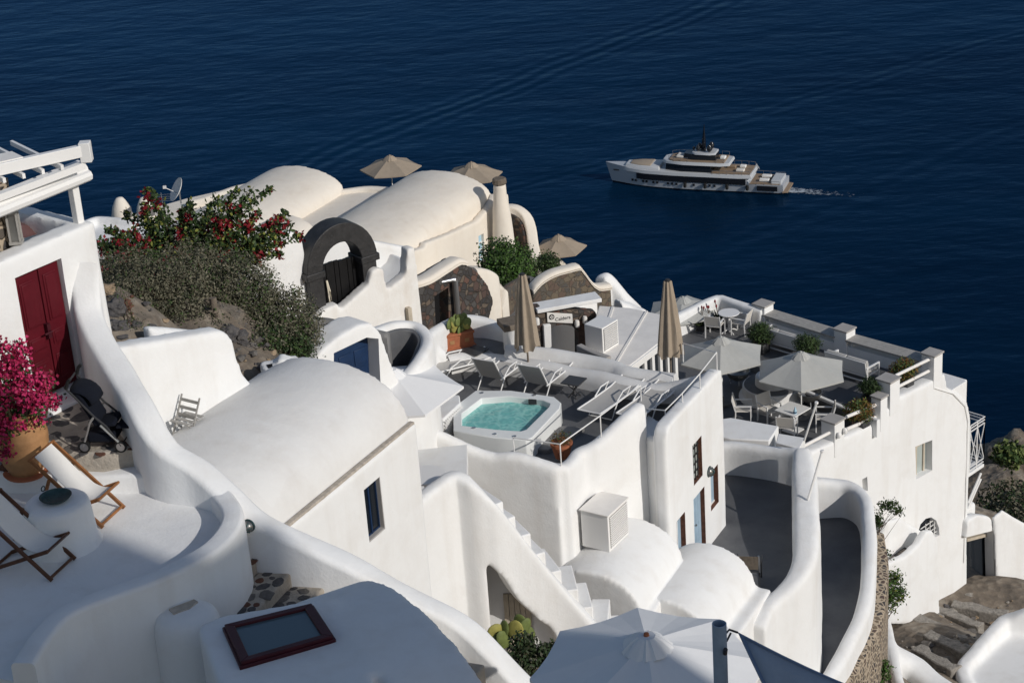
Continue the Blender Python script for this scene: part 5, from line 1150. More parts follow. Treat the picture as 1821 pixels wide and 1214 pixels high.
# name sign wall with an arch
SG = G(1000, 600, -23.6); GA3 = 75; tN = az(GA3); nN = Vector((tN.y, -tN.x, 0))
sg = thing('sign_wall', 'brown stone wall with an arched opening carrying the name sign', 'wall', SG)
m0 = MB(); facepoly(m0, [(925, 553), (958, 546), (1062, 556), (1064, 600), (1064, 640), (925, 640)], SG, GA3, 0, -.4)
cut = MB(); facepoly(cut, [(977, 640), (977, 588), (985, 580), (1000, 577), (1018, 580), (1029, 592), (1030, 640)], SG, GA3, .4, -.8)
o = m0.build('wall', 'rubble'); soften(o, .05, 3, [cut], wob=.015); local(o, sg)
m0 = MB(); q0, q1 = onp(950, 547, SG-nN*.15, GA3), onp(1066, 556, SG-nN*.15, GA3); q1.z = q0.z; d = (q1-q0); m0.bar(q0+Vector((0, 0, -.02)), q1+Vector((0, 0, -.02)), .6, .12); local(m0.build('coping', 'white', bevel=.02), sg)
m0 = MB(); facepoly(m0, [(965, 577), (978, 575), (980, 640), (968, 640)], SG+nN*.03, GA3, .1, -.3); local(m0.build('jamb', 'white', bevel=.02), sg)
for u, v in ((1040, 565), (1026, 572), (955, 568)):
    m0 = MB(); c = onp(u, v, SG+nN*.08, GA3); m0.lathe([(.07, -.16), (.07, .0), (.05, .05)], c, 10); local(m0.build('lamp', 'canvas', smooth=True), sg)
m0 = MB(); facepoly(m0, [(940, 575), (1060, 575), (1060, 640), (940, 640)], SG-nN*1.4, GA3, 0, -.2); local(m0.build('passage_wall', 'white'), sg)
sgn = thing('name_sign', 'white name board lettered Caldera with a cross emblem over the arch', 'sign', onp(995, 573, SG+nN*.02, GA3))
m0 = MB(); facepoly(m0, [(972, 555), (1017, 557.5), (1018, 574), (973, 572)], SG+nN*.03, GA3, .04, 0); local(m0.build('board', 'canvas', bevel=.005), sgn)
def text_obj(s, size, loc, t, n, m, par, name='lettering', ext=.004):
    cu = bpy.data.curves.new(name, 'FONT'); cu.body = s; cu.size = size; cu.align_x = 'CENTER'; cu.align_y = 'CENTER'; cu.extrude = ext
    to = bpy.data.objects.new(name, cu); COL.objects.link(to); z = t.cross(n)*-1
    z = Vector((0, 0, 1)); M = Matrix(((t.x, z.x, n.x, loc.x), (t.y, z.y, n.y, loc.y), (t.z, z.z, n.z, loc.z), (0, 0, 0, 1))); to.matrix_world = M
    dg = bpy.context.evaluated_depsgraph_get(); dg.update(); me = bpy.data.meshes.new_from_object(to.evaluated_get(dg)); me.transform(M); bpy.data.objects.remove(to)
    o = bpy.data.objects.new(name, me); COL.objects.link(o); me.materials.clear(); me.materials.append(MATS[m]); local(o, par); return o
text_obj('Caldera', .15, onp(1001, 566, SG+nN*.076, GA3), tN, nN, 'dark_metal', sgn)
ec = onp(981, 563.5, SG+nN*.072, GA3); m0 = MB(); MM = Matrix(((tN.x, 0, nN.x), (tN.y, 0, nN.y), (0, 1, 0))); m0.lathe([(.085, 0), (.085, .005), (.0, .005)], ec, 20, M=MM); local(m0.build('emblem_disc', 'dark_metal'), sgn)
for a in range(4):
    m0 = MB(); an = a*math.pi/2; c = ec+tN*.038*math.cos(an)+Vector((0, 0, .038*math.sin(an)))+nN*.008; m0.lathe([(.022, 0), (.022, .005), (0, .005)], c, 10, M=MM); local(m0.build('emblem_petal', 'canvas'), sgn)

# flat canvas roof with glazed front
ar = thing('glazed_pavilion', 'pavilion with a flat pale canvas roof and white glazed doors', 'pavilion', G(1150, 640, -25))
ZC = -22.9; roofp = [(1065, 543), (1120, 547), (1182, 560), (1200, 588), (1120, 650), (1062, 640), (1040, 632), (1048, 600)]
m0 = MB(); block(m0, roofp, ZC, ZC-.1); local(m0.build('canvas_roof', 'canvas_roof', bevel=.03), ar)
for (u0, v0, u1, v1_) in ((1090, 545, 1058, 640), (1150, 553, 1096, 644)):
    m0 = MB(); m0.bar(G(u0, v0, ZC+.015), G(u1, v1_, ZC+.015), .07, .025); local(m0.build('roof_batten', 'canvas_roof'), ar)
pa, pb = G(1119, 650, ZC), G(1200, 589, ZC); t_ = (pb-pa); t_.z = 0; Lp = t_.length; t_.normalize(); n__ = Vector((t_.y, -t_.x, 0))
m0 = MB(); slab(m0, pa, t_, n__, -.02, Lp+.3, -.10, .05, ZC-.22, ZC-.02); local(m0.build('fascia', 'white_metal', bevel=.01), ar)
nb = 6
for i in range(nb+1):
    m0 = MB(); s = Lp*i/nb; slab(m0, pa, t_, n__, s-.07, s+.07, -.1, .02, ZC-2.6, ZC-.2); local(m0.build('door_stile', 'white_metal'), ar)
    if i < nb:
        m0 = MB(); slab(m0, pa, t_, n__, s+.05, s+Lp/nb-.05, -.08, -.05, ZC-2.6, ZC-.2); local(m0.build('glass_door', 'window_dark'), ar)
m0 = MB(); block(m0, [(1045, 632), (1115, 650), (1115, 660), (1045, 640)], ZC-.2, ZC-2.6); local(m0.build('end_wall', 'white'), ar)
# second air conditioner housing on the roof
A2 = thing('air_conditioner', 'white louvred air conditioner box on the flat canvas roof', 'air conditioner', G(1070, 620, ZC))
q0 = G(1073, 628, ZC+.02); z1 = ztop(q0, 584); aA = az(40); nA = Vector((aA.y, -aA.x, 0))
m0 = MB(); slab(m0, q0, aA, nA, 0, .75, -.62, 0, ZC, z1); local(m0.build('housing', 'white_metal', bevel=.015), A2)
for i in range(11):
    m0 = MB(); z = lerp(ZC+.08, z1-.08, i/10); slab(m0, q0, aA, nA, .06, .7, .002, .03, z-.012, z+.012); local(m0.build('louvre_slat', 'white_metal'), A2)
m0 = MB(); slab(m0, q0, aA, nA, .05, .7, 0, .004, ZC+.05, z1-.05); local(m0.build('grille_recess', 'cement_mid'), A2)
m0 = MB(); P = wallpath([(1030, 612, ZC+.25), (1055, 624, ZC+.25), (1082, 634, ZC+.25)], ZC-.5, .2); sweep(m0, P, .1, .0, .4); m0.build('roof_upstand', 'cement_light', smooth=True, angle=40, label='low grey upstand at the near edge of the canvas roof', cat='kerb')

# headland rocks at the right edge
hd = MB(); HC = G(1800, 840, -52)
for u, v, z, s, sd in ((1812, 800, -50, (2.2, 2.2, 2.0), 1), (1790, 830, -51, (3.4, 3, 1.6), 5), (1830, 870, -51, (5, 4, 2.6), 9), (1770, 815, -52.5, (2.5, 2.5, 1.0), 14)):
    rocklump(hd, G(u, v, z)-Vector((0, 0, s[2]*.7)), s, sd)
rocklump(hd, G(1820, 960, -52)-Vector((0, 0, 6)), (12, 9, 7), 21)
hd.build('headland', 'hillside', smooth=True, angle=60, kind='structure', label='brown rocky headland at the right edge above the sea')
# ================================================================== PARASOLS
def canopy_mesh(R, rise, n, sag=.05, m=5):
    vs = [Vector((0, 0, 0))]; fs = []
    rings = m
    for r_i in range(1, rings+1):
        t = r_i/rings
        for k in range(n):
            for j in range(4):
                a0, a1 = 2*math.pi*k/n, 2*math.pi*(k+1)/n; f = j/4
                p = Vector((math.cos(a0), math.sin(a0), 0)).lerp(Vector((math.cos(a1), math.sin(a1), 0)), f)
                s = math.sin(math.pi*f)
                p = p*(1-.02*s*t)
                vs.append(Vector((p.x*R*t, p.y*R*t, -rise*(t**1.08) - sag*s*t*(1-.4*t)*.9)))
    N = n*4
    for k in range(N): fs.append((0, 1+k, 1+(k+1) % N))
    for r_i in range(rings-1):
        for k in range(N): fs.append((1+r_i*N+k, 1+(r_i+1)*N+k, 1+(r_i+1)*N+(k+1) % N, 1+r_i*N+(k+1) % N))
    return vs, fs
def parasol(label, apex, R, rise, n, pole, m, rz=0, ruffle=True, finial=None, group=None):
    base = apex-Vector((0, 0, pole)); t = thing('parasol', label, 'parasol', base, 0, group)
    h = pole; M = Matrix.Translation((0, 0, h)) @ Matrix.Rotation(rz, 4, 'Z')
    vs, fs = canopy_mesh(R, rise, n); mb = MB(); mb.add([M @ v for v in vs], fs); mb.add([M @ (v-Vector((0, 0, .012))) for v in vs], [tuple(reversed(f)) for f in fs])
    c = mb.build('canopy', m, t, recalc=False); 
    for p in c.data.polygons: p.use_smooth = False
    # hem
    hm = MB(); ring = [M @ v for v in vs[-n*4:]]; k_ = len(ring)
    hm.add(ring+[v-Vector((0, 0, .05)) for v in ring], [(i, (i+1) % k_, k_+(i+1) % k_, k_+i) for i in range(k_)]); hm.build('hem', m, c)
    if ruffle:
        rf = MB(); rr = []; K = n*6
        for j, (q, z) in enumerate(((.10, .06), (.2, .02), (.30, -.05))):
            for k in range(K):
                a = 2*math.pi*k/K; wv = .012*math.sin(k*1.31+math.sin(k*.7)*2)*(j+1)/2; rr.append(M @ Vector(((q+wv*.4)*math.cos(a), (q+wv*.4)*math.sin(a), z-rise*q/R+.05+wv)))
        rf.add(rr, [(j*K+k, j*K+(k+1) % K, (j+1)*K+(k+1) % K, (j+1)*K+k) for j in (0, 1) for k in range(K)]+[tuple(range(K))]); rf.build('vent_cap', m, c, recalc=False, smooth=True)
    pm = MB(); pm.tube([(0, 0, 0), (0, 0, h-.02)], .024, 10); pm.build('pole', 'white_metal', t, smooth=True)
    for k in range(n):
        a = 2*math.pi*k/n; rb = MB(); rb.bar(M @ Vector((0, 0, -.05)), M @ Vector((R*math.cos(a)*.98, R*math.sin(a)*.98, -rise-.015)), .018); rb.build('rib', 'white_metal', t)
        rb = MB(); rb.bar(M @ Vector((0, 0, -rise-.25)), M @ Vector((R*math.cos(a)*.5, R*math.sin(a)*.5, -rise*.5-.03)), .012); rb.build('strut', 'white_metal', t)
    f_ = MB(); f_.lathe([(.03, 0), (.04, .02), (.03, .04), (.03, .06), (.0, .075)], (0, 0, h+(.05 if ruffle else 0)), 12); f_.build('finial', finial or m, t, smooth=True)
    b_ = MB(); b_.lathe([(.28, -.02), (.28, .05), (.06, .07), (.04, .25)], (0, 0, 0), 16); b_.build('base', 'cement_mid', t)
    return t
parasol('beige open parasol left of the far vault crest', G(693, 280, -26.7), 1.32, .46, 6, 2.4, 'parasol_taupe', 0)
parasol('beige open parasol half hidden by the far vault and chimney', G(838, 292, -26.9), 1.30, .46, 6, 2.4, 'parasol_taupe', .1)
parasol('beige open parasol above the small dark shrub by the sea', G(993, 421, -28.4), 1.12, .46, 6, 2.3, 'parasol_taupe', .05)
parasol('white open parasol tucked behind the large vault roof', G(697, 662, -17.75), 1.52, .42, 6, 2.1, 'parasol_white', -.05)
parasol('grey open parasol next to the upper rail corner on the cafe terrace', G(1282, 603, -25.85), 1.44, .54, 6, 2.25, 'parasol_grey', .37)
parasol('grey open parasol over the stepped round plinth and cafe tables', G(1424, 630, -25.95), 1.5, .56, 6, 2.2, 'parasol_grey', .37)
parasol('pale grey parasol just showing behind the corner parapet', G(1214, 532, -26.9), 1.3, .40, 6, 2.2, 'parasol_grey', .3)
parasol('large white parasol with an orange finial at the bottom edge', G(1150, 1140, -12.35), 1.36, .38, 8, 2.4, 'parasol_white', 0, True, 'terracotta')

def closed_parasol(label, base, h, w, seed):
    rnd = random.Random(seed); t = thing('closed_parasol', label, 'parasol', base)
    m0 = MB(); m0.tube([(0, 0, 0), (0, 0, h)], .026, 10); m0.build('pole', 'old_wood', t, smooth=True)
    # folded cloth: fluted cone, ragged hem
    m0 = MB(); K = 40; prof = [(.0, .30), (.02, .34), (.15, .46), (.4, .70), (.65, .88), (.85, 1.0), (1.0, 1.08)]; z1, z0 = h-.02, h*.27
    rows = []
    hem = [rnd.uniform(-.03, .18) for _ in range(12)]
    for f, r in prof:
        for k in range(K):
            a = 2*math.pi*k/K; fl = .5+.5*math.cos(a*7+rnd.uniform(-.25, .25)); rr = w*r*(.62+.38*fl)*.5*(1+.1*math.sin(a*2+seed))
            z = lerp(z1, z0, f)+(hem[int(k/K*12)] if f == 1.0 else 0)*h*.4
            rows.append((rr*math.cos(a), rr*math.sin(a), z))
    m0.add(rows, [(i*K+k, (i+1)*K+k, (i+1)*K+(k+1) % K, i*K+(k+1) % K) for i in range(len(prof)-1) for k in range(K)]+[tuple(range(K))])
    m0.build('folded_canopy', 'parasol_taupe', t, smooth=True, angle=70)
    m0 = MB(); m0.lathe([(.07, -.03), (.07, .01), (.04, .03), (0, .035)], (0, 0, h), 10); m0.build('finial', 'dark_metal', t)
    m0 = MB(); m0.lathe([(.22, 0), (.22, .06), (.05, .08), (.045, .26)], (0, 0, 0), 14); m0.build('base', 'white_metal', t)
b1_ = G(941, 668, -21.2); closed_parasol('beige closed parasol in front of the name sign', b1_, ztop(b1_, 487)-b1_.z, .62, 3)
b2_ = G(1194, 684, -21.2); closed_parasol('beige closed parasol by the pavilion doors', b2_, ztop(b2_, 498)-b2_.z, .60, 8)

# ================================================================== SUN LOUNGERS
def lounger(label, loc, a, back):
    """foot points along azimuth a; back = backrest angle in degrees"""
    t = thing('sun_lounger', label, 'sun lounger', loc, -R_(a), 'white loungers on the pool terrace')
    W, zs = .62, .36; ca, sa = math.cos(R_(back)), math.sin(R_(back)); hb = Vector((0, -.35-.72*ca, zs+.72*sa))
    for sx in (-1, 1):
        m0 = MB(); x = sx*W/2; m0.tube([(x, 1.1, zs+.03), (x, .5, zs-.03), (x, -.35, zs), (x, -.42, zs)], .022, 8); m0.build('side_rail', 'white_metal', t, smooth=True)
        m0 = MB(); m0.tube([(x, -.35, zs), (x, hb.y, hb.z)], .022, 8); m0.build('back_rail', 'white_metal', t, smooth=True)
        m0 = MB(); m0.tube([(x, .25, zs), (x, .42, zs+.14), (x, .05, zs+.16), (x, -.25, zs+.02)], .018, 8); m0.build('arm_loop', 'white_metal', t, smooth=True)
    for y0, y1 in ((.85, .62), (-.55, -.25)):
        m0 = MB(); m0.tube([(-W/2, y1, zs-.02), (-W/2-.01, y0, .02), (W/2+.01, y0, .02), (W/2, y1, zs-.02)], .02, 8); m0.build('leg', 'white_metal', t, smooth=True)
    m0 = MB(); m0.tube([(-W/2, hb.y, hb.z), (0, hb.y+.04, hb.z-.03), (W/2, hb.y, hb.z)], .02, 8); m0.build('head_bar', 'white_metal', t, smooth=True)
    def sling(pts, name):
        m0 = MB(); vs = []
        for p in pts:
            for k in range(5): x = (-.5+k/4)*(W-.03); vs.append((x, p[0], p[1]-.02*math.sin(math.pi*k/4)))
        fs = [(i*5+k, i*5+k+1, (i+1)*5+k+1, (i+1)*5+k) for i in range(len(pts)-1) for k in range(4)]
        m0.add(vs, fs); m0.add([(v[0], v[1], v[2]-.008) for v in vs], [tuple(reversed(f)) for f in fs]); m0.build(name, 'sling', t, recalc=False, smooth=True)
    sling([(1.1, zs+.03), (.5, zs-.03), (.1, zs-.02), (-.35, zs)], 'seat_sling')
    sling([(-.35, zs), (-.35-.36*ca, zs+.34*sa), (hb.y, hb.z)], 'back_sling')
    return t
lounger('raised white lounger left of the beige closed parasol', G(888, 683, ZP), 30, 60)
lounger('raised white lounger right of the beige closed parasol', G(968, 694, ZP), 30, 60)
lounger('flat white lounger in the far left corner of the terrace', G(808, 668, ZP), 62, 4)
lounger('flat white lounger right of the small dark table', G(1088, 727, ZP), 34, 4)
lounger('flat white lounger half hidden behind the pointed fin', G(1156, 734, ZP), 34, 4)
def low_table(label, loc, a):
    t = thing('side_table', label, 'table', loc, -R_(a), 'low dark side tables')
    m0 = MB(); m0.box((0, 0, .43), (.5, .5, .03)); m0.build('top', 'dark_table', t, bevel=.01)
    for k in range(4):
        an = math.pi/4+k*math.pi/2; m0 = MB(); m0.bar((.22*math.cos(an), .22*math.sin(an), .42), (-.16*math.cos(an), -.16*math.sin(an), 0), .035, .02); m0.build('leg', 'dark_metal', t)
low_table('low dark table between the raised lounger and the flat lounger', G(1022, 705, ZP), 30)
low_table('low dark table beside the seat wall at the far left', G(848, 650, ZP), 40)

# ================================================================== CAFE TERRACE FURNITURE
def cafe_chair(label, loc, a, slingm='sling_pale', group='white armchairs of the cafe terrace'):
    t = thing('armchair', label, 'chair', loc, -R_(a), group)     # faces local +y
    W = .54
    for sx in (-1, 1):
        x = sx*W/2
        m0 = MB(); m0.bar((x, .25, 0), (x, .25, .62), .035); m0.build('leg', 'white_metal', t)
        m0 = MB(); m0.bar((x, -.25, 0), (x, -.22, .44), .035); m0.build('leg', 'white_metal', t)
        m0 = MB(); m0.bar((x, -.22, .42), (x, -.34, .86), .035); m0.build('back_post', 'white_metal', t)
        m0 = MB(); m0.bar((x, .28, .63), (x, -.29, .62), .05, .025); m0.build('armrest', 'white_metal', t)
    m0 = MB(); m0.box((0, .01, .43), (W-.04, .5, .02)); m0.build('seat', slingm, t, bevel=.006)
    m0 = MB(); m0.add([(-W/2, -.225, .48), (W/2, -.225, .48), (W/2, -.335, .85), (-W/2, -.335, .85), (-W/2, -.245, .475), (W/2, -.245, .475), (W/2, -.355, .845), (-W/2, -.355, .845)], [(0, 1, 2, 3), (7, 6, 5, 4), (0, 4, 5, 1), (1, 5, 6, 2), (2, 6, 7, 3), (3, 7, 4, 0)]); m0.build('backrest', slingm, t)
    m0 = MB(); m0.bar((-W/2, .25, .41), (W/2, .25, .41), .03); m0.build('front_rail', 'white_metal', t)
    return t
cafe_chair('white armchair with its back to us left of the round table', G(1272, 597, ZU), 25)
cafe_chair('white armchair turned sideways right of the round table', G(1318, 592, ZU), -60)
cafe_chair('white armchair near the masonry bench facing the square table', G(1322, 748, ZL), 100)
cafe_chair('white armchair behind the square table under the parasol', G(1368, 748, ZL), 150)
cafe_chair('white armchair between the square table and the near pier', G(1466, 762, ZL), -80)
cafe_chair('white armchair cut off by the small box with grey top', G(1400, 778, ZL), 20)
t = thing('round_table', 'round white pedestal table by the corner of the cafe terrace', 'table', G(1297, 590, ZU))
m0 = MB(); m0.lathe([(.0, .70), (.36, .70), (.37, .715), (.36, .73), (0, .73)], seg=32, cap=False); m0.build('top', 'white_metal', t, smooth=True)
m0 = MB(); m0.lathe([(.05, .02), (.045, .68), (.10, .70)], seg=12); m0.build('pedestal', 'white_metal', t, smooth=True)
for k in range(4):
    an = k*math.pi/2+.4; m0 = MB(); m0.tube([(0, 0, .12), (.2*math.cos(an), .2*math.sin(an), .06), (.3*math.cos(an), .3*math.sin(an), 0)], .022, 6); m0.build('foot', 'white_metal', t)
t = thing('square_table', 'white square pedestal table under the grey parasol', 'table', G(1410, 765, ZL), -R_(RA2))
m0 = MB(); m0.box((0, 0, .73), (.8, .8, .035)); m0.build('top', 'white_metal', t, bevel=.006)
m0 = MB(); m0.box((0, 0, .36), (.09, .09, .72)); m0.build('pedestal', 'white_metal', t)
m0 = MB(); m0.box((0, 0, .02), (.5, .5, .03)); m0.build('base', 'white_metal', t)
t = thing('bottle', 'small blue and white bottle on the square table', 'bottle', G(1414, 735, ZL+.75)); m0 = MB(); m0.lathe([(.05, 0), (.055, .10), (.025, .16), (.02, .22)], seg=12); m0.build('body', 'sky_blue', t, smooth=True); m0 = MB(); m0.lathe([(.056, .03), (.057, .07)], seg=12); m0.build('label_band', 'blue_paint', t)
def sofa(label, loc, a, L=1.6):
    t = thing('sofa', label, 'sofa', loc, -R_(a), 'white framed sofas on the cafe terrace')
    for sx in (-1, 1):
        x = sx*L/2
        for y in (-.3, .33):
            m0 = MB(); m0.bar((x, y, 0), (x, y, .6), .05); m0.build('leg', 'white_metal', t)
        m0 = MB(); m0.bar((x, -.36, .6), (x, .36, .58), .06, .035); m0.build('armrest', 'white_metal', t)
    m0 = MB(); m0.box((0, 0, .3), (L, .66, .06)); m0.build('frame', 'white_metal', t)
    for k in (-1, 1):
        m0 = MB(); m0.box((k*L/4, .02, .38), (L/2-.03, .6, .12)); m0.build('seat_cushion', 'sling', t, bevel=.03, seg=3)
        m0 = MB(); M = Matrix.Translation((k*L/4, -.24, .62)) @ Matrix.Rotation(.2, 4, 'X'); m0.box((0, 0, 0), (L/2-.03, .13, .42), M=M); m0.build('back_cushion', 'sling', t, bevel=.03, seg=3)
    m0 = MB(); M = Matrix.Translation((0, -.36, .58)) @ Matrix.Rotation(.2, 4, 'X'); m0.box((0, 0, 0), (L, .03, .48), M=M); m0.build('back_panel', 'white_metal', t, bevel=.008)
    m0 = MB(); m0.bar((-L/2, -.33, .12), (L/2, -.33, .12), .04); m0.build('stretcher', 'white_metal', t)
sofa('white framed sofa facing the sea behind the dark potted bush', G(1395, 622, ZU), 46+0)
sofa('white framed sofa facing the sea beside the tall pier', G(1515, 668, ZU), 46+0)
def fire_bowl(label, loc):
    t = thing('fire_bowl', label, 'fire bowl', loc, 0, 'steel fire bowls of the cafe terrace')
    m0 = MB(); m0.lathe([(.08, .20), (.2, .22), (.33, .32), (.39, .46), (.40, .52), (.38, .52), (.37, .46), (.30, .35), (.18, .27), (0, .26)], seg=28, cap=False); m0.build('bowl', 'steel_bowl', t, smooth=True, angle=60)
    for k in range(3):
        an = k*2.094+.5; m0 = MB(); m0.tube([(.2*math.cos(an), .2*math.sin(an), .24), (.3*math.cos(an), .3*math.sin(an), .1), (.27*math.cos(an), .27*math.sin(an), 0)], .02, 6); m0.build('leg', 'metal', t)
fire_bowl('steel fire bowl between the two grey parasols', G(1313, 684, ZL)); fire_bowl('steel fire bowl behind the pole of the grey parasol', G(1440, 722, ZL))
t = thing('round_plinth', 'round stepped white plinth with grey seat ring under the grey parasol', 'plinth', G(1375, 703, ZL))
m0 = MB(); m0.lathe([(1.12, -.05), (1.10, .06), (1.0, .12), (.98, .40), (.95, .42)], seg=48); m0.build('lower_drum', 'white', t, smooth=True)
m0 = MB(); m0.lathe([(.93, .42), (.93, .43), (0, .43)], seg=48); m0.build('seat_ring', 'cement_mid', t)
m0 = MB(); m0.lathe([(.58, .40), (.56, .70), (.53, .72), (.46, .72), (.45, .62), (0, .60)], seg=40); m0.build('upper_drum', 'white', t, smooth=True)

# patio chair and sill bowl, wall lamps
t = thing('patio_chair', 'dark mesh armchair alone on the patio behind the small vault', 'chair', G(1332, 1036, -24.62), R_(-12))
for sx in (-1, 1):
    m0 = MB(); m0.tube([(sx*.26, -.24, 0), (sx*.26, -.2, .42), (sx*.26, -.3, .92)], .022, 8); m0.build('back_post', 'metal', t, smooth=True)
    m0 = MB(); m0.tube([(sx*.27, -.22, .62), (sx*.3, .1, .66), (sx*.29, .3, .6), (sx*.27, .28, 0)], .022, 8); m0.build('arm', 'dark_metal', t, smooth=True)
m0 = MB(); m0.box((0, .02, .43), (.5, .46, .03)); m0.build('seat', 'dark_table', t)
m0 = MB(); m0.add([(-.25, -.215, .5), (.25, -.215, .5), (.25, -.3, .9), (-.25, -.3, .9), (-.25, -.23, .5), (.25, -.23, .5), (.25, -.315, .9), (-.25, -.315, .9)], [(0, 1, 2, 3), (7, 6, 5, 4), (0, 4, 5, 1), (1, 5, 6, 2), (2, 6, 7, 3), (3, 7, 4, 0)]); m0.build('backrest', 'old_wood', t)
a, b_, z0, z1 = OP['window_c']; c = BD+tD*(a+.6*(b_-a))-nD*.10; c.z = z0+.012
t = thing('sill_bowl', 'small black bowl on the lower window sill of the pool house', 'bowl', c); m0 = MB(); m0.lathe([(.06, 0), (.12, .06), (.13, .10), (.11, .10), (.05, .03), (0, .03)], seg=18, cap=False); m0.build('bowl', 'dark_metal', t, smooth=True)
def bulkhead(label, c, n, r=.09):
    t = thing('bulkhead_lamp', label, 'lamp', c); x = n.cross(Vector((0, 0, 1))); M = Matrix(((x.x, 0, n.x), (x.y, 0, n.y), (x.z, 1, n.z)))
    m0 = MB(); m0.lathe([(r, 0), (r, .05), (r*.8, .08), (r*.4, .11), (0, .12)], c, 18, M=M); local(m0.build('glass', 'steel_bowl', smooth=True), t)
    for k in range(3):
        an = k*math.pi/3; m0 = MB(); m0.tube([c+x*r*math.cos(an)*s+Vector((0, 0, r*math.sin(an)*s))+n*(.06+.075*(1-s*s)) for s in (-1, -.5, 0, .5, 1)], .009, 6); local(m0.build('guard_bar', 'verdigris'), t)
    m0 = MB(); m0.lathe([(r*1.15, -.01), (r*1.15, .02)], c, 18, M=M); local(m0.build('base_ring', 'verdigris'), t)
bulkhead('caged lamp between the two right windows of the pool house', onp(1261, 838, BD, DA)+nD*.0, nD, .12)
p0 = G(447, 930, -12.75); n0 = Vector((-.45, -.89, 0)).normalized(); bulkhead('caged lamp on the winding parapet above the stone steps', p0+n0*.06, n0, .08)

# white bistro table in the hidden court, folding chair by the stairhead wall
t = thing('bistro_table', 'round white table edge in the little court beside the vault house', 'table', G(756, 845, -18.75)-Vector((0, 0, .7))); m0 = MB(); m0.lathe([(0, .68), (.42, .68), (.43, .70), (.42, .72), (0, .72)], seg=32, cap=False); m0.build('top', 'white_metal', t, smooth=True); m0 = MB(); m0.tube([(0, 0, 0), (0, 0, .7)], .04, 10); m0.build('pedestal', 'white_metal', t)
fc = G(338, 784, -15.62); t = thing('folding_chair', 'grey folding chair at the foot of the stairhead wall', 'chair', fc, R_(-35))
for sx in (-1, 1):
    m0 = MB(); m0.bar((sx*.21, -.28, 0), (sx*.21, .18, .82), .03, .02); m0.build('leg', 'grey_wood', t); m0 = MB(); m0.bar((sx*.18, .26, 0), (sx*.18, -.2, .45), .03, .02); m0.build('leg', 'grey_wood', t)
for i in range(4):
    m0 = MB(); m0.bar((-.22, -.18+.12*i, .45), (.22, -.18+.12*i, .45), .07, .015); m0.build('seat_slat', 'grey_wood', t)
for i in range(3):
    m0 = MB(); f = .62+.14*i; m0.bar((-.22, -.28+.46*f, .82*f), (.22, -.28+.46*f, .82*f), .015, .06); m0.build('back_slat', 'grey_wood', t)

# ================================================================== DECK CHAIRS
def deck_chair(label, loc, a, wood):
    t = thing('deck_chair', label, 'deck chair', loc, -R_(a), 'wooden deck chairs on the rounded terrace')     # faces +y, front feet at y=0
    W = .56; A0, A1 = Vector((0, 0, .02)), Vector((0, -.98, .92)); B0, B1 = Vector((0, -.95, .02)), Vector((0, -.02, .42))
    for sx in (-1, 1):
        x = Vector((sx*W/2, 0, 0)); m0 = MB(); m0.bar(A0+x, A1+x, .03, .055); m0.build('back_rail', wood, t, bevel=.006)
        x = Vector((sx*(W/2-.045), 0, 0)); m0 = MB(); m0.bar(B0+x, B1+x, .03, .05); m0.build('seat_rail', wood, t, bevel=.006)
        x = Vector((sx*(W/2+.035), 0, 0)); m0 = MB(); m0.bar(A0.lerp(A1, .72)+x, Vector((0, -.93, .16))+x, .022, .045); m0.build('prop_strut', wood, t)
    for p, w_ in ((A1, W+.06), (A0.lerp(A1, .03), W), (B1, W-.02), (B0, W-.06)):
        m0 = MB(); m0.tube([p-Vector((w_/2, 0, 0)), p+Vector((w_/2, 0, 0))], .02, 8); m0.build('cross_bar', wood, t, smooth=True)
    m0 = MB(); n = 14; vs = []
    for i in range(n+1):
        f = i/n; p = A1.lerp(B1, f); s = .30*math.sin(math.pi*f)**.9*(.35+f*.75)
        for x in (-1, 1): vs.append((x*(W/2-.075), p.y+.03-.0*s, p.z-s+.015))
    fs = [(2*i, 2*i+1, 2*i+3, 2*i+2) for i in range(n)]
    m0.add(vs, fs); m0.add([(v[0], v[1], v[2]-.01) for v in vs], [tuple(reversed(f)) for f in fs]); m0.build('canvas_seat', 'canvas', t, recalc=False, smooth=True)
deck_chair('wooden deck chair with white canvas behind the masonry table', G(203, 922, ZD), 112, 'teak')
deck_chair('darker wooden deck chair with white canvas in front at the left edge', G(114, 1015, ZD), 112, 'teak_dark')

# lower left corner: white round table and wooden chairs
zc_ = -14.6
t = thing('garden_table', 'white round folding table at the bottom left edge', 'table', G(66, 1240, zc_)); zt2 = ztop(Vector(t.location), 1193)-zc_
m0 = MB(); m0.lathe([(0, zt2-.03), (.30, zt2-.03), (.31, zt2-.01), (.30, zt2), (0, zt2)], seg=32, cap=False); m0.build('top', 'white_metal', t, smooth=True)
for k in range(3):
    an = k*2.094; m0 = MB(); m0.tube([(.05*math.cos(an), .05*math.sin(an), zt2-.03), (.26*math.cos(an), .26*math.sin(an), 0)], .015, 6); m0.build('leg', 'white_metal', t)
for (u, v, a, lab) in ((20, 1262, 60, 'dark wooden folding chair left of the bottom edge table'), (120, 1255, -60, 'dark wooden folding chair right of the bottom edge table')):
    t = thing('wooden_chair', lab, 'chair', G(u, v, zc_), -R_(a))
    for sx in (-1, 1):
        m0 = MB(); m0.bar((sx*.2, .2, 0), (sx*.2, -.25, .85), .03, .04); m0.build('leg', 'teak_dark', t); m0 = MB(); m0.bar((sx*.17, -.22, 0), (sx*.17, .2, .45), .03, .04); m0.build('leg', 'teak_dark', t)
    m0 = MB(); m0.box((0, .02, .45), (.4, .4, .03)); m0.build('seat', 'teak_dark', t); m0 = MB(); m0.bar((-.2, -.22, .78), (.2, -.22, .78), .02, .1); m0.build('backrest', 'teak_dark', t)

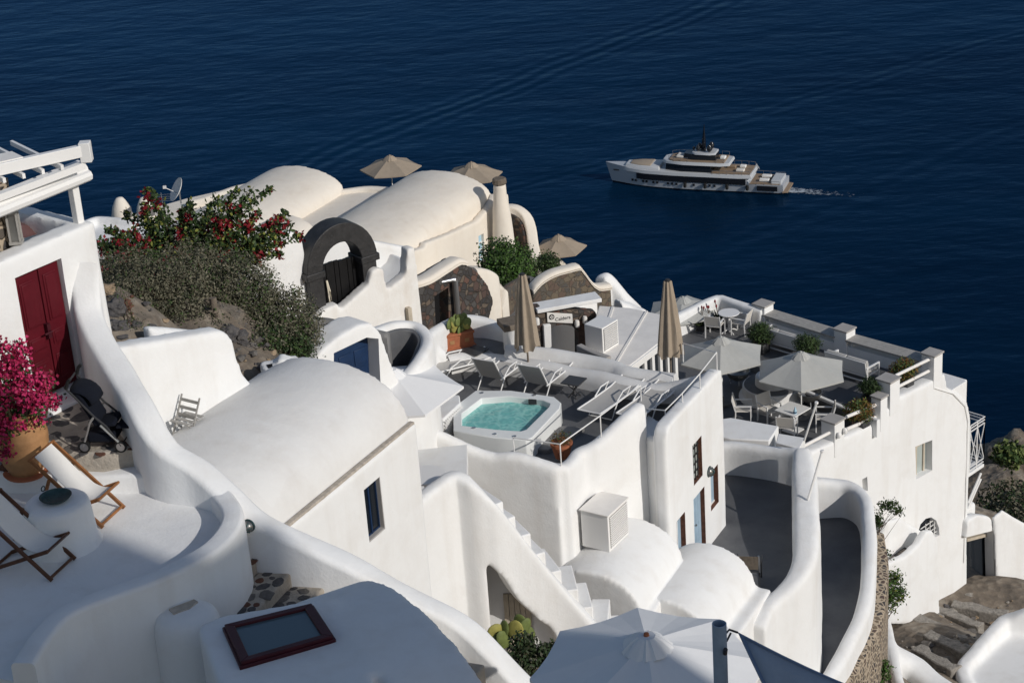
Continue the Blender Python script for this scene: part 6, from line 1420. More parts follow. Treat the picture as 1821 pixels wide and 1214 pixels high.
# ================================================================== STROLLER
st = thing('stroller', 'dark navy baby stroller on the stone landing before the red door', 'stroller', G(193, 790, -12.16), R_(-8))
def wheel(name, c, r, par):
    m0 = MB(); M = Matrix(((1, 0, 0), (0, 0, 1), (0, 1, 0))); m0.lathe([(r*.72, -.018), (r, -.016), (r, .016), (r*.72, .018)], c, 20, M=M, cap=False); w = m0.build(name, 'rubber', par, smooth=True)
    m0 = MB(); m0.lathe([(0, -.012), (r*.72, -.014), (r*.74, 0), (r*.72, .014), (0, .012)], c, 20, M=M, cap=False); m0.build('rim', 'metal', w, smooth=True)
for x in (-.26, .26):
    for y in (-.24, .24): wheel('wheel', Vector((x, y, .085)), .085, st)
for y in (-.24, .24):
    m0 = MB(); m0.tube([(-.27, y, .10), (-.12, y, .46), (-.05, y, .55)], .016, 8); m0.build('rear_strut', 'metal', st, smooth=True)
    m0 = MB(); m0.tube([(.27, y, .10), (.10, y, .40), (-.05, y, .55), (-.30, y, .88), (-.40, y, 1.0)], .016, 8); m0.build('push_bar', 'dark_metal' if y < 0 else 'dark_metal', st, smooth=True)
    m0 = MB(); m0.tube([(-.38, y, .98), (-.34, y, 1.08), (-.30, y*1.0, 1.12)], .024, 8); m0.build('handle', 'rubber', st, smooth=True)
    m0 = MB(); m0.tube([(.24, y, .16), (.02, y, .42)], .02, 8); m0.build('front_strut', 'metal', st, smooth=True)
m0 = MB(); m0.tube([(-.40, -.24, 1.0), (-.40, .24, 1.0)], .014, 8); m0.build('cross_bar', 'dark_metal', st)
m0 = MB(); m0.add([(-.05, -.2, .40), (.2, -.19, .44), (.2, .19, .44), (-.05, .2, .40), (-.05, -.2, .34), (.22, -.19, .37), (.22, .19, .37), (-.05, .2, .34)], [(0, 1, 2, 3), (7, 6, 5, 4), (0, 4, 5, 1), (1, 5, 6, 2), (2, 6, 7, 3), (3, 7, 4, 0)]); m0.build('seat', 'navy_cloth', st, bevel=.03, seg=3)
m0 = MB(); m0.add([(-.08, -.21, .36), (-.34, -.21, .92), (-.34, .21, .92), (-.08, .21, .36), (.0, -.2, .42), (-.24, -.2, .95), (-.24, .2, .95), (.0, .2, .42)], [(0, 1, 2, 3), (7, 6, 5, 4), (0, 4, 5, 1), (1, 5, 6, 2), (2, 6, 7, 3), (3, 7, 4, 0)]); m0.build('backrest', 'navy_cloth', st, bevel=.04, seg=3)
m0 = MB(); vs = []; K = 8
for i in range(6):
    an = lerp(.15, 1.75, i/5)
    for k in range(K+1):
        y = lerp(-.23, .23, k/K); rr = .34*(1-.18*(2*k/K-1)**4); vs.append((-.22+rr*math.cos(math.pi-an)*-1*.9-.08, y, .68+rr*math.sin(math.pi-an)*.85))
m0.add(vs, [(i*(K+1)+k, i*(K+1)+k+1, (i+1)*(K+1)+k+1, (i+1)*(K+1)+k) for i in range(5) for k in range(K)]); hd_ = m0.build('sun_hood', 'navy_cloth', st, smooth=True, angle=80)
sol = hd_.modifiers.new('s', 'SOLIDIFY'); sol.thickness = .02
m0 = MB(); m0.box((.30, 0, .34), (.2, .34, .03)); m0.build('footrest', 'navy_cloth', st, bevel=.02); m0 = MB(); m0.box((-.02, 0, .19), (.40, .40, .14)); m0.build('basket', 'navy_cloth', st, bevel=.04, seg=3)
m0 = MB(); m0.tube([(.27, -.24, .10), (.27, .24, .10)], .012, 6); m0.build('front_axle', 'dark_metal', st); m0 = MB(); m0.tube([(-.27, -.24, .10), (-.27, .24, .10)], .012, 6); m0.build('rear_axle', 'dark_metal', st)

# ================================================================== SHADE SAIL AND POST (bottom edge)
pp_ = G(1279, 1108, -7.6); t = thing('sail_post', 'thick pale metal post holding the shade sail at the bottom edge', 'post', Vector((pp_.x, pp_.y, -15)))
m0 = MB(); hh = pp_.z+15; m0.lathe([(.052, 0), (.052, hh), (.045, hh), (.045, hh-.3)], seg=20, cap=False); m0.build('tube', 'sail_post', t, smooth=True, angle=50) if 'sail_post' in MATS else m0.build('tube', 'white_metal', t, smooth=True, angle=50)
m0 = MB(); m0.tube([(.03, -.05, hh-.22), (.03, -.09, hh-.16)], .016, 8); m0.build('bolt', 'dark_metal', t)
c0 = G(1312, 1124, -7.72)
m0 = MB(); P_ = [Vector((pp_.x+.05, pp_.y, pp_.z-.08)), c0+Vector((-.06, 0, .03)), c0]; tl_ = Vector(t.location)
m0.tube([p-tl_ for p in P_], .008, 6); m0.tube([P_[0]-tl_-Vector((0, 0, .07)), c0+Vector((-.05, 0, 0))-tl_], .008, 6); m0.build('shackle_wire', 'dark_metal', t)
c1, c2 = G(1720, 1292, -8.3), G(1500, 1480, -8.6)
m0 = MB(); n = 10; vs = []
for i in range(n+1):
    for j in range(n+1-i):
        a, b_ = i/n, j/n; p = c0*(1-a-b_)+c1*a+c2*b_; s = (1-a-b_)*a+a*b_+(1-a-b_)*b_; p = p+Vector((0, 0, -.25*s)); vs.append(p)
idx = lambda i, j: sum(n+1-k for k in range(i))+j
fs = []
for i in range(n):
    for j in range(n-i):
        fs.append((idx(i, j), idx(i+1, j), idx(i, j+1)))
        if j < n-i-1: fs.append((idx(i+1, j), idx(i+1, j+1), idx(i, j+1)))
m0.add(vs, fs); so2 = m0.build('shade_sail', 'sail_cloth', smooth=True, angle=80, label='blue grey triangular shade sail in the bottom right foreground', cat='shade sail'); sol = so2.modifiers.new('s', 'SOLIDIFY'); sol.thickness = .006
m0 = MB()
for a, b_ in ((c0, c1), (c0, c2)):
    d = [a.lerp(b_, k/10)+Vector((0, 0, -.25*(k/10)*(1-k/10)+.006)) for k in range(11)]
    inn_ = [p.lerp(sum((c0, c1, c2), Vector())/3, .06)+Vector((0, 0, .0)) for p in d]
    m0.add(d+inn_, [(k, k+1, 12+k, 11+k) for k in range(10)])
x = m0.build('hem_band', 'sail_hem' if 'sail_hem' in MATS else 'sail_cloth', so2, smooth=True)

# ================================================================== SATELLITE DISH AND ANTENNA
p = G(322, 362, -26.3); t = thing('satellite_dish', 'pale satellite dish on the roof behind the bougainvillea', 'satellite dish', p)
M = Matrix.Rotation(R_(-70), 3, 'Z') @ Matrix.Rotation(R_(58), 3, 'X'); m0 = MB(); m0.lathe([(0, 0), (.2, .02), (.4, .09), (.5, .14), (.5, .155), (.4, .105), (.2, .035), (0, .015)], (0, 0, .55), 24, M=M, cap=False); m0.build('dish', 'canvas', t, smooth=True)
m0 = MB(); m0.tube([(0, 0, 0), (0, 0, .55)], .03, 8); m0.build('mast', 'metal', t); m0 = MB(); q = M @ Vector((0, -.1, .6)); m0.tube([(0, 0, .4), (q.x, q.y, q.z+.55)], .015, 6); m0.build('feed_arm', 'metal', t); m0 = MB(); m0.box((q.x, q.y, q.z+.57), (.12, .12, .1)); m0.build('feed_horn', 'canvas', t)
p = G(289, 362, -26.0); t = thing('antenna', 'thin television antenna left of the satellite dish', 'antenna', p)
m0 = MB(); m0.tube([(0, 0, -.5), (0, 0, .45)], .015, 6); m0.build('mast', 'metal', t)
for k in range(4):
    m0 = MB(); m0.bar((-.4, 0, .1+.09*k), (.4, 0, .1+.09*k), .014); m0.build('element', 'metal', t)

# ================================================================== YACHT
ys_, yb_ = G(1398, 338, SEA_Z), G(1079, 322, SEA_Z); d = yb_-ys_; LY = d.length; ang = math.atan2(d.y, d.x)
ya = thing('motor_yacht', 'large grey white motor yacht with dark glazing cruising on the sea', 'yacht', ys_, ang)
K = LY/50.0
mat('hull', (.40, .42, .45), .3, spec=.5); mat('yacht_white', (.50, .51, .52), .35); mat('yacht_dark', (.012, .013, .016), .15, spec=.6); mat('yacht_teak', (.26, .19, .13), .7); mat('boot', (.02, .022, .028), .5)
def hb(x):
    f = x/50
    return 4.5*(min(1, .90+.2*f) if f < .5 else max(0, 1-((f-.5)/.5)**2.3)) if f < 1 else 0
def deckz(x): return 2.7+(0 if x < 9 else min(1, (x-9)/1.0)*1.5)+max(0, (x-20)/30)**1.5*1.5
XS = [0, 1, 3, 6, 9, 9.6, 12, 16, 20, 25, 30, 34, 38, 41, 44, 46.5, 48.5, 50]
rows = []
for x in XS:
    b_ = hb(x); bz = deckz(x); rake = max(0, (x-40)/10); xb = x
    # points from keel to deck, port side then mirrored
    pr_ = [(x-rake*2.2, 0, -1.2), (x-rake*2.0, b_*.80*(1-rake*.35), -.3), (x-rake*1.5, b_*.90*(1-rake*.25), .35), (x-rake*.7, b_*.97, bz*.55), (x, b_+.02, bz)]
    rows.append(pr_)
def hullmesh(i0, i1, name, m):
    vs = []; fs = []
    for r in rows:
        for s in (1, -1):
            for q in r[i0:i1]: vs.append(Vector((q[0]*K, q[1]*s*K, q[2]*K)))
    w_ = i1-i0; n2 = 2*w_
    for i in range(len(rows)-1):
        for s in (0, 1):
            for k in range(w_-1):
                a = i*n2+s*w_+k; fs.append((a, a+n2, a+n2+1, a+1) if s == 0 else (a+1, a+n2+1, a+n2, a))
    if i1 == 5:
        for i in range(len(rows)-1): a = i*n2; fs.append((a+w_-1, a+2*w_-1, a+n2+2*w_-1, a+n2+w_-1))
    fs.append(tuple([k for k in range(w_)]+[w_+k for k in reversed(range(w_))]))
    m0 = MB(); m0.add(vs, fs); return m0.build(name, m, ya, smooth=True, angle=35)
hullmesh(2, 5, 'hull', 'hull'); hullmesh(0, 3, 'underbody', 'boot')
def deckhouse(name, m, outline_, z0, z1, inset=0, par=ya):
    """outline_: list of (x, halfbeam)"""
    pts = [(x*K, y*K) for x, y in outline_]+[(x*K, -y*K) for x, y in reversed(outline_)]
    k = len(pts); cx = sum(p[0] for p in pts)/k
    vs = [(x, y, z0*K) for x, y in pts]+[(cx+(x-cx)*(1-inset*.3), y*(1-inset), z1*K) for x, y in pts]
    m0 = MB(); m0.add(vs, [tuple(range(k)), tuple(range(k, 2*k))]+[(i, (i+1) % k, k+(i+1) % k, k+i) for i in range(k)]); return m0.build(name, m, par, bevel=.08*K)
deckhouse('main_deck_glazing', 'yacht_dark', [(10, 4.54), (30, 4.56), (38, 4.0), (40.5, 3.3)], 2.4, 4.05)
deckhouse('upper_bulwark', 'yacht_white', [(8.5, 4.0), (12, 4.6), (30, 4.62), (38, 4.05), (43, 2.7), (45.5, 1.4)], 4.1, 5.1, .03)
deckhouse('fore_deck', 'yacht_white', [(34, 3.6), (40, 3.0), (44, 1.9)], 5.1, 5.9, .15)
deckhouse('bow_cushion', 'parasol_taupe', [(36.6, 2.6), (40, 2.3), (42.6, 1.3)], 5.9, 6.2, .1)
deckhouse('bridge_deck_glazing', 'yacht_dark', [(19.5, 3.6), (28, 3.6), (32.4, 2.6)], 5.1, 7.1, .06)
deckhouse('aft_deck_floor', 'yacht_teak', [(9, 3.8), (19.5, 4.2)], 5.1, 5.2)
deckhouse('bridge_roof', 'yacht_white', [(14.5, 3.2), (17, 4.1), (27, 4.2), (32, 3.2), (33.4, 1.8)], 7.1, 7.8, .08)
deckhouse('sun_deck', 'yacht_teak', [(16, 3.2), (30, 3.3), (31.5, 2.2)], 7.8, 8.1, .05)
deckhouse('sun_deck_house', 'yacht_dark', [(18.5, 2.2), (25, 2.4), (27.5, 1.6)], 8.1, 9.6, .1)
deckhouse('hard_top', 'yacht_white', [(18.6, 2.0), (20, 2.6), (24, 2.6), (25.2, 1.7)], 9.6, 10.1, .1)
deckhouse('stern_platform', 'yacht_teak', [(-1.2, 3.6), (.3, 4.0)], .5, .9)
deckhouse('stern_garage', 'yacht_white', [(.6, 3.2), (3.4, 3.3)], 2.7, 3.7, .1)
deckhouse('main_deck_floor', 'yacht_teak', [(.8, 3.9), (9.2, 4.3)], 2.66, 2.76)
for (x, y, w_, l_, z, m) in ((5.5, 1.6, 1.4, 2.6, 2.8, 'canvas'), (5.5, -1.6, 1.4, 2.6, 2.8, 'canvas'), (12, 1.5, 1.6, 2.2, 5.2, 'sling_pale'), (15, -1.2, 1.4, 2.4, 5.2, 'yacht_teak'), (12, -1.8, 1.4, 1.6, 5.2, 'canvas'), (28.6, .9, 1.2, 2, 8.1, 'sling_pale'), (28.6, -.9, 1.2, 2, 8.1, 'sling_pale'), (17, 0, 1.8, 1.4, 8.1, 'canvas')):
    m0 = MB(); m0.box((x*K, y*K, (z+.35)*K), (l_*K, w_*K, .7*K)); m0.build('deck_lounge', m, ya, bevel=.15*K)
for (x, y, r, h) in ((20.4, 1.3, .7, 2.0), (20.4, -1.3, .7, 2.0), (23.6, .9, .6, 1.7), (23.6, -.9, .6, 1.7), (25, 0, .4, 1.0)):
    m0 = MB(); m0.lathe([(.2*r*K, 0), (r*K, .3*h*K), (r*K, .7*h*K), (.5*r*K, h*K), (0, h*1.05*K)], (x*K, y*K, 10.1*K), 14); m0.build('radar_dome', 'yacht_dark', ya, smooth=True)
m0 = MB(); m0.tube([(22.4*K, 0, 10*K), (22.2*K, 0, 13*K), (22*K, 0, 17.4*K)], [.75*K, .5*K, .08*K], 10); m0.build('mast', 'yacht_dark', ya, smooth=True)
for z, w_ in ((12.2, 1.6), (13.5, 1.1)):
    m0 = MB(); m0.box((22.3*K, 0, z*K), (.4*K, w_*2*K, .15*K)); m0.build('mast_spreader', 'yacht_dark', ya)
# rails
def yrail(outl, z0, z1):
    for s in (1, -1):
        pts = [Vector((x*K, y*s*K, z1*K)) for x, y in outl]; m0 = MB(); m0.tube(pts, .06*K, 5)
        for p in pts: m0.tube([p, p-Vector((0, 0, (z1-z0)*K))], .05*K, 5)
        m0.build('guard_rail', 'metal', ya)
yrail([(9, 3.9), (11, 4.3), (13, 4.45), (15, 4.5), (17, 4.5), (19, 4.5)], 5.1, 6.1); yrail([(16, 3.2), (18, 3.3)], 8, 9); yrail([(26, 3.3), (28, 3.3), (30, 3.1), (31.5, 2.2)], 8, 8.9); yrail([(1, 3.9), (3, 4.1), (5, 4.2), (7, 4.3), (9, 4.4)], 2.7, 3.6)
for x in (9.5, 15, 21, 26.5):
    for s in (1, -1):
        m0 = MB(); m0.lathe([(.1*K, 0), (.42*K, .2*K), (.45*K, .8*K), (.42*K, 1.4*K), (.1*K, 1.6*K)], (x*K, s*(hb(x)+.45)*K, 1.0*K), 12); m0.build('fender', 'rubber', ya, smooth=True)
for x in (18.5, 19.8, 24.2, 29, 30.2, 31.4, 34.5, 35.6, 37.6, 38.6, 40.8, 41.8):
    for s in (1, -1):
        b_ = hb(x)*.985; m0 = MB(); m0.box((x*K, s*b_*K, 1.75*K), (.55*K, .16*K, .6*K)); m0.build('porthole', 'yacht_dark', ya)
for x, z in ((47.3, 3.6),):
    for s in (1, -1):
        m0 = MB(); m0.box((46.6*K, s*hb(46.3)*K*.96, 3.9*K), (1.7*K, .2*K, .35*K)); m0.build('name_plate', 'boot', ya)
m0 = MB(); m0.box((4.2*K, 4.3*K, 1.7*K), (5.5*K, .3*K, 1.3*K)); m0.box((4.2*K, -4.3*K, 1.7*K), (5.5*K, .3*K, 1.3*K)); m0.build('stern_window', 'yacht_dark', ya)
m0 = MB(); f0 = Vector((-.3*K+8.6*K, 0, 6.2*K)); m0.tube([(8.8*K, 0, 5.2*K), (7.9*K, 0, 7.2*K)], .05*K, 6); m0.build('flag_staff', 'metal', ya)
m0 = MB(); m0.add([(7.9*K, 0, 7.1*K), (7.2*K, .2*K, 6.2*K), (7.0*K, .25*K, 5.6*K), (8.2*K, 0, 6.4*K)], [(0, 1, 2, 3)]); m0.build('ensign', 'canvas', ya)
# foam of the wake
def foam_mat():
    m = bpy.data.materials.new('foam'); m.use_nodes = True; t = m.node_tree; L = t.links.new; b = t.nodes['Principled BSDF']; b.inputs['Base Color'].default_value = (.42, .47, .52, 1); b.inputs['Roughness'].default_value = .8
    tc = NN(t, 'ShaderNodeTexCoord'); n = NN(t, 'ShaderNodeTexNoise'); n.inputs['Scale'].default_value = .55; n.inputs['Detail'].default_value = 7; n.inputs['Roughness'].default_value = .75; L(tc.outputs['Object'], n.inputs['Vector'])
    sx = NN(t, 'ShaderNodeSeparateXYZ'); L(tc.outputs['Object'], sx.inputs[0])
    f = NN(t, 'ShaderNodeMapRange'); f.inputs[1].default_value = -20; f.inputs[2].default_value = 1; f.inputs[3].default_value = .18; f.inputs[4].default_value = -.06; L(sx.outputs[0], f.inputs[0])
    ay = NN(t, 'ShaderNodeMath', operation='ABSOLUTE'); L(sx.outputs[1], ay.inputs[0]); ym = NN(t, 'ShaderNodeMapRange'); ym.inputs[1].default_value = 1.2; ym.inputs[2].default_value = 3.6; ym.inputs[3].default_value = 0; ym.inputs[4].default_value = .3; L(ay.outputs[0], ym.inputs[0])
    s1 = NN(t, 'ShaderNodeMath', operation='SUBTRACT'); L(n.outputs[0], s1.inputs[0]); L(f.outputs[0], s1.inputs[1]); s2 = NN(t, 'ShaderNodeMath', operation='SUBTRACT'); L(s1.outputs[0], s2.inputs[0]); L(ym.outputs[0], s2.inputs[1])
    r = NN(t, 'ShaderNodeValToRGB'); r.color_ramp.elements[0].position = .42; r.color_ramp.elements[1].position = .58; L(s2.outputs[0], r.inputs[0]); L(r.outputs[0], b.inputs['Alpha']); MATS['foam'] = m
foam_mat()
m0 = MB(); m0.add([(1, -4.5, 0), (1, 4.5, 0), (-20, 4.5, 0), (-20, -4.5, 0)], [(3, 2, 1, 0)]); fo = m0.build('wake_foam', 'foam', kind='stuff', label='white foam trail on the water behind the yacht stern', cat='wake'); fo.location = ys_+Vector((0, 0, .12)); fo.rotation_euler = (0, 0, ang+R_(-5))
# ================================================================== PLANTS
def PD(u, v, D): d = ray(u, v); return d*(D/d.length)
def leaf(mb, p, n, up, l, w_):
    s = n.cross(up)
    if s.length < 1e-4: s = Vector((1, 0, 0))
    s.normalize(); t = s.cross(n).normalized()
    mb.add([p, p+t*l*.5+s*w_*.5+n*l*.08, p+t*l, p+t*l*.5-s*w_*.5+n*l*.08], [(0, 1, 2, 3)])
def rdir(rnd):
    z = rnd.uniform(-1, 1); a = rnd.uniform(0, 6.283); r = math.sqrt(1-z*z); return Vector((r*math.cos(a), r*math.sin(a), z))
def leafblob(mb, blobs, n, l, w_, weights, rnd, shell=.55, rough=.35):
    """leaf-sized faces through ellipsoid volumes with lumpy outline"""
    vols = [b[1][0]*b[1][1]*b[1][2] for b in blobs]; tot = sum(vols); ms = list(range(len(weights)))
    for (c, r), vol in zip(blobs, vols):
        k = int(n*vol/tot)
        for _ in range(k):
            d = rdir(rnd); lump = 1+rough*mnoise.noise(d*2.2+c)+rough*.6*mnoise.noise(d*5+c)
            f = shell+(1-shell)*rnd.random() if rnd.random() < .8 else rnd.random()
            p = c+Vector((d.x*r[0], d.y*r[1], d.z*r[2]))*f*lump
            nz_ = mnoise.noise(p*2.6); wt = [max(.05, w__*(1+(1.6 if (i_ % 2 == 0) else -1.6)*nz_)) for i_, w__ in enumerate(weights)]; mb.cur = rnd.choices(ms, wt)[0]; nn = (d+rdir(rnd)*.9).normalized(); leaf(mb, p, nn, rdir(rnd), l*rnd.uniform(.6, 1.3), w_*rnd.uniform(.6, 1.2))
    mb.cur = 0
def twigs(mb, base, blobs, n, rnd, r=.012):
    for _ in range(n):
        c, rr = rnd.choice(blobs); d = rdir(rnd); d.z = abs(d.z); e = c+Vector((d.x*rr[0], d.y*rr[1], d.z*rr[2]))*rnd.uniform(.7, 1.05)
        b = base+Vector((rnd.uniform(-.3, .3), rnd.uniform(-.3, .3), 0)); m = b.lerp(e, .5)+rdir(rnd)*.12; mb.tube([b, m, e], r, 4, False, r*.3)
def plant(name, label, cat, base, blobs, n, l, w_, mats, weights, seed, ntw=14, twr=.012, group=None, shell=.55, rough=.35, pn='foliage'):
    rnd = random.Random(seed); t = thing(name, label, cat, base, group=group)
    mb = MB(); leafblob(mb, blobs, n, l, w_, weights, rnd, shell, rough); local(mb.build(pn, mats, recalc=False), t)
    if ntw:
        mb = MB(); twigs(mb, base, blobs, ntw, rnd, twr); local(mb.build('stems', 'twig'), t)
    return t
B = lambda u, v, D, r: (PD(u, v, D), r if isinstance(r, tuple) else (r, r, r*.85))
GM = ['leaf_grey', 'leaf_greyd', 'leaf_greyb', 'leaf_green']
plant('shrub', 'large grey-green wiry shrub in the garden left of the gate', 'shrub', PD(430, 610, 41.3), [B(420, 530, 41.5, 1.05), B(500, 575, 41.6, .95), B(530, 600, 41.3, .6), B(460, 600, 41, .85), B(380, 560, 41.2, .75)], 34000, .075, .04, GM, [4, 4, 2, 2], 11, 40)
plant('shrub', 'grey-green wiry shrub with dry stems below the bougainvillea', 'shrub', PD(270, 560, 40.3), [B(250, 510, 40.5, .85), B(310, 520, 40.6, .95), B(215, 485, 41, .65), B(345, 490, 42, .9), B(310, 560, 40, .65), B(365, 578, 40.2, .55), B(250, 545, 39.8, .6), B(225, 520, 39.5, .5)], 26000, .07, .036, GM, [4, 4, 3, 1], 12, 50)
plant('shrub', 'low dark green bush under the grey shrub beside the porch', 'shrub', PD(535, 640, 41), [B(520, 625, 40.8, .5), B(480, 610, 40.6, .45)], 3500, .07, .045, ['leaf_dark', 'leaf_green'], [3, 1], 13, 8)
plant('shrub', 'dry weedy stems at the foot of the red door house', 'weeds', PD(240, 600, 37), [B(235, 590, 37, (.35, .35, .35)), B(215, 545, 37.5, (.25, .25, .5))], 900, .05, .02, GM, [2, 2, 2, 3], 14, 20)
# bougainvillea: arching sprays with leaf tufts and crimson bracts
def bougain(label, base, sprays, seed, leafmats, bractm, pb, l=.085, dens=26, cat='bougainvillea', name='bougainvillea', extra=()):
    rnd = random.Random(seed); t = thing(name, label, cat, base); fo = MB(); br = MB(); stm = MB(); ms = list(range(len(leafmats)))
    for tip, thick in sprays:
        b = base+Vector((rnd.uniform(-.4, .4), rnd.uniform(-.4, .4), 0)); m = b.lerp(tip, .55)+Vector((rnd.uniform(-.25, .25), rnd.uniform(-.2, .2), .35)); pts = []
        for i in range(13):
            f = i/12; pts.append(b*(1-f)**2+m*2*f*(1-f)+tip*f*f)
        stm.tube(pts, .018, 4, False, .004)
        for i, p in enumerate(pts[3:]):
            f = (i+3)/12; rad = thick*(1.15-f*.85)
            for _ in range(int(dens*(1.2-f*.6))):
                q = p+rdir(rnd)*rad*rnd.random()**.5; fo.cur = rnd.choices(ms, [3, 3, 1][:len(ms)])[0]; leaf(fo, q, rdir(rnd), rdir(rnd), l*rnd.uniform(.6, 1.2), l*.6)
            if rnd.random() < pb:
                c = p+rdir(rnd)*rad*.8
                for _ in range(int(rnd.randint(9, 22)*(2.2 if pb > .9 else 1))): q = c+rdir(rnd)*rnd.uniform(.02, .15 if pb > .9 else .12); br.cur = rnd.choice([0, 0, 1]) if len(bractm) > 1 else 0; leaf(br, q, rdir(rnd), rdir(rnd), l*.85, l*.7)
    fo.cur = br.cur = 0
    local(fo.build('leaves', leafmats, recalc=False), t); local(br.build('flower_bracts', bractm, recalc=False), t); local(stm.build('stems', 'twig'), t)
rnd = random.Random(5); sp = []
for u, v in ((175, 430), (190, 405), (205, 440), (225, 385), (240, 420), (255, 370), (262, 345), (270, 400), (290, 380), (300, 420), (320, 375), (330, 410), (345, 360), (350, 400), (370, 385), (385, 350), (395, 390), (405, 420), (415, 335), (425, 370), (440, 400), (450, 345), (460, 375), (480, 340), (478, 395), (500, 380), (505, 410), (520, 395), (525, 425), (490, 430), (470, 450), (440, 440), (300, 450), (260, 450), (220, 460), (190, 460), (350, 440), (380, 455), (500, 450)):
    sp.append((PD(u+rnd.uniform(-6, 6), v+rnd.uniform(-6, 6), 44.5+rnd.uniform(-1, 1)), rnd.uniform(.2, .42)))
bougain('sprawling bougainvillea with crimson flowers behind the grey shrubs', PD(330, 520, 44), sp[:], 21, ['leaf_green', 'leaf_dark', 'leaf_yellow'], ['bract_red', 'bract_red', 'bract'], .42, .12, 44)
sp = [(PD(u, v, 43.5), .35) for u, v in ((180, 440), (200, 470), (230, 450), (250, 480), (210, 430), (280, 455), (300, 470))]
bougain('low crimson bougainvillea against the red door house corner', PD(215, 500, 43), sp, 23, ['leaf_dark', 'leaf_green'], ['bract_red', 'bract'], .7, .10, 40)
# big clay jar with pink bougainvillea
jar = G(48, 838, -12.45); t = thing('clay_jar', 'large ribbed clay jar at the left edge of the landing', 'jar', jar)
prof = [(.20, 0), (.22, .03), (.30, .2), (.36, .42), (.375, .58), (.34, .72), (.25, .82), (.22, .86), (.25, .90), (.26, .93), (.23, .93), (.19, .86), (0, .8)]
pr2 = []
for i in range(len(prof)-4):
    (r0, z0), (r1, z1) = prof[i], prof[i+1]
    for k in range(6): f = k/6; pr2.append((lerp(r0, r1, f)+(.013 if k % 2 else 0), lerp(z0, z1, f)))
pr2 += prof[-4:]
m0 = MB(); m0.lathe(pr2, seg=36, cap=False); m0.build('body', 'clay', t, smooth=True, angle=60)
m0 = MB(); m0.lathe([(.30, 0), (.33, .04), (.31, .05), (0, .03)], (0, 0, -.02), 28); m0.build('saucer', 'terracotta', t, smooth=True)
sp = [(jar+Vector((dx, dy, 1.0+dz)), .24) for dx, dy, dz in ((-.5, .1, .9), (-.3, .3, 1.1), (-.1, .0, .9), (.1, .1, .6), (.35, .05, .35), (.45, .0, .05), (.3, -.2, .2), (0, -.25, .3), (-.3, -.3, .2), (-.6, -.1, .4), (-.2, -.2, .6), (.15, .25, .8), (-.5, -.3, -.2), (-.25, -.42, -.25), (-.15, -.45, -.45), (-.4, .2, .6), (.2, -.1, .45))]
bougain('bright pink bougainvillea growing from the clay jar', jar+Vector((0, 0, .8)), sp, 24, ['leaf_green', 'leaf_dark'], ['bract_pink', 'bract'], .95, .07, 9)
# rock at the jar, fallen petals
m0 = MB(); rocklump(m0, G(14, 830, -12.4), (.12, .1, .07), 4, 3, .3); m0.build('rock', 'stone_red', smooth=True, label='small reddish rock beside the clay jar', cat='rock')
# round green bush and small shrubs in the far part
plant('bush', 'round bright green bush beside the cream house', 'bush', PD(895, 510, 68), [B(885, 455, 68, .75), B(910, 470, 68.3, .95), B(895, 480, 67.5, .9), B(925, 485, 68, .6)], 9000, .11, .07, ['leaf_bright', 'leaf_green', 'leaf_dark'], [4, 3, 2], 31, 10)
plant('bush', 'small dark shrub below the beige parasol by the sea', 'bush', PD(975, 490, 74), [B(973, 470, 74, .55)], 2200, .09, .06, ['leaf_dark', 'leaf_green'], [2, 1], 32, 8)
# potted bushes of the cafe terrace
def potted(label, base, blobs, mats, wts, seed, n=2600, l=.07):
    t = plant('potted_bush', label, 'potted bush', base+Vector((0, 0, .3)), blobs, n, l, l*.6, mats, wts, seed, 8, group='bushes in pots on the cafe terrace')
    m0 = MB(); m0.box(base+Vector((0, 0, .17)), (.55, .4, .36), -R_(RA2)); local(m0.build('pot', 'dark_table', bevel=.03), t)
def pb(u, v, z, lab, r, mats, w_, sd):
    b = G(u, v, z); potted(lab, b, [(b+Vector((0, 0, .36+r*.75)), (r*1.15, r, r*.9))], mats, w_, sd)
pb(1352, 625, ZU, 'round dark bush in a black pot behind the left grey parasol', .42, ['leaf_dark', 'leaf_green'], [2, 1], 41)
pb(1436, 645, ZU, 'dark green bush right of the first sofa', .40, ['leaf_green', 'leaf_dark'], [1, 1], 42)
pb(1607, 690, ZU, 'rust tipped bush behind the far bay rails', .40, ['leaf_green', 'leaf_rust', 'leaf_yellow'], [3, 2, 1], 43)
pb(1550, 720, ZU, 'dark bush squeezed against the tall pier', .36, ['leaf_dark', 'leaf_green'], [2, 1], 44)
pb(1528, 765, ZL, 'rust topped bush behind the middle bay rails', .42, ['leaf_green', 'leaf_rust', 'leaf_yellow'], [3, 3, 1], 45)
# aloes with red flower spikes against the corner parapet
def aloe(label, base, n, seed, spikes=2, l=.35):
    rnd = random.Random(seed); t = thing('aloe', label, 'aloe', base); m0 = MB()
    for k in range(n):
        a = rnd.uniform(0, 6.283); e = rnd.uniform(.25, 1.1); d = Vector((math.cos(a)*math.cos(e), math.sin(a)*math.cos(e), math.sin(e))); m0.tube([(0, 0, .1), tuple(Vector((0, 0, .1))+d*l*.6), tuple(Vector((0, 0, .13))+d*l)], [.035, .03, .004], 5)
    m0.build('leaves', 'succ', t, smooth=True)
    for k in range(spikes):
        e = Vector((rnd.uniform(-.15, .15), rnd.uniform(-.1, .1), rnd.uniform(.6, .8))); m0 = MB(); m0.tube([(0, 0, .15), tuple(e)], .012, 5); m0.build('flower_stalk', 'twig', t); m0 = MB(); m0.lathe([(.012, -.09), (.032, -.05), (.03, 0), (.0, .05)], e, 8); m0.build('flower_spike', 'bract_red', t, smooth=True)
    m0 = MB(); m0.lathe([(.13, -.15), (.17, .1), (.15, .1), (0, .08)], seg=14); m0.build('pot', 'dark_table', t)
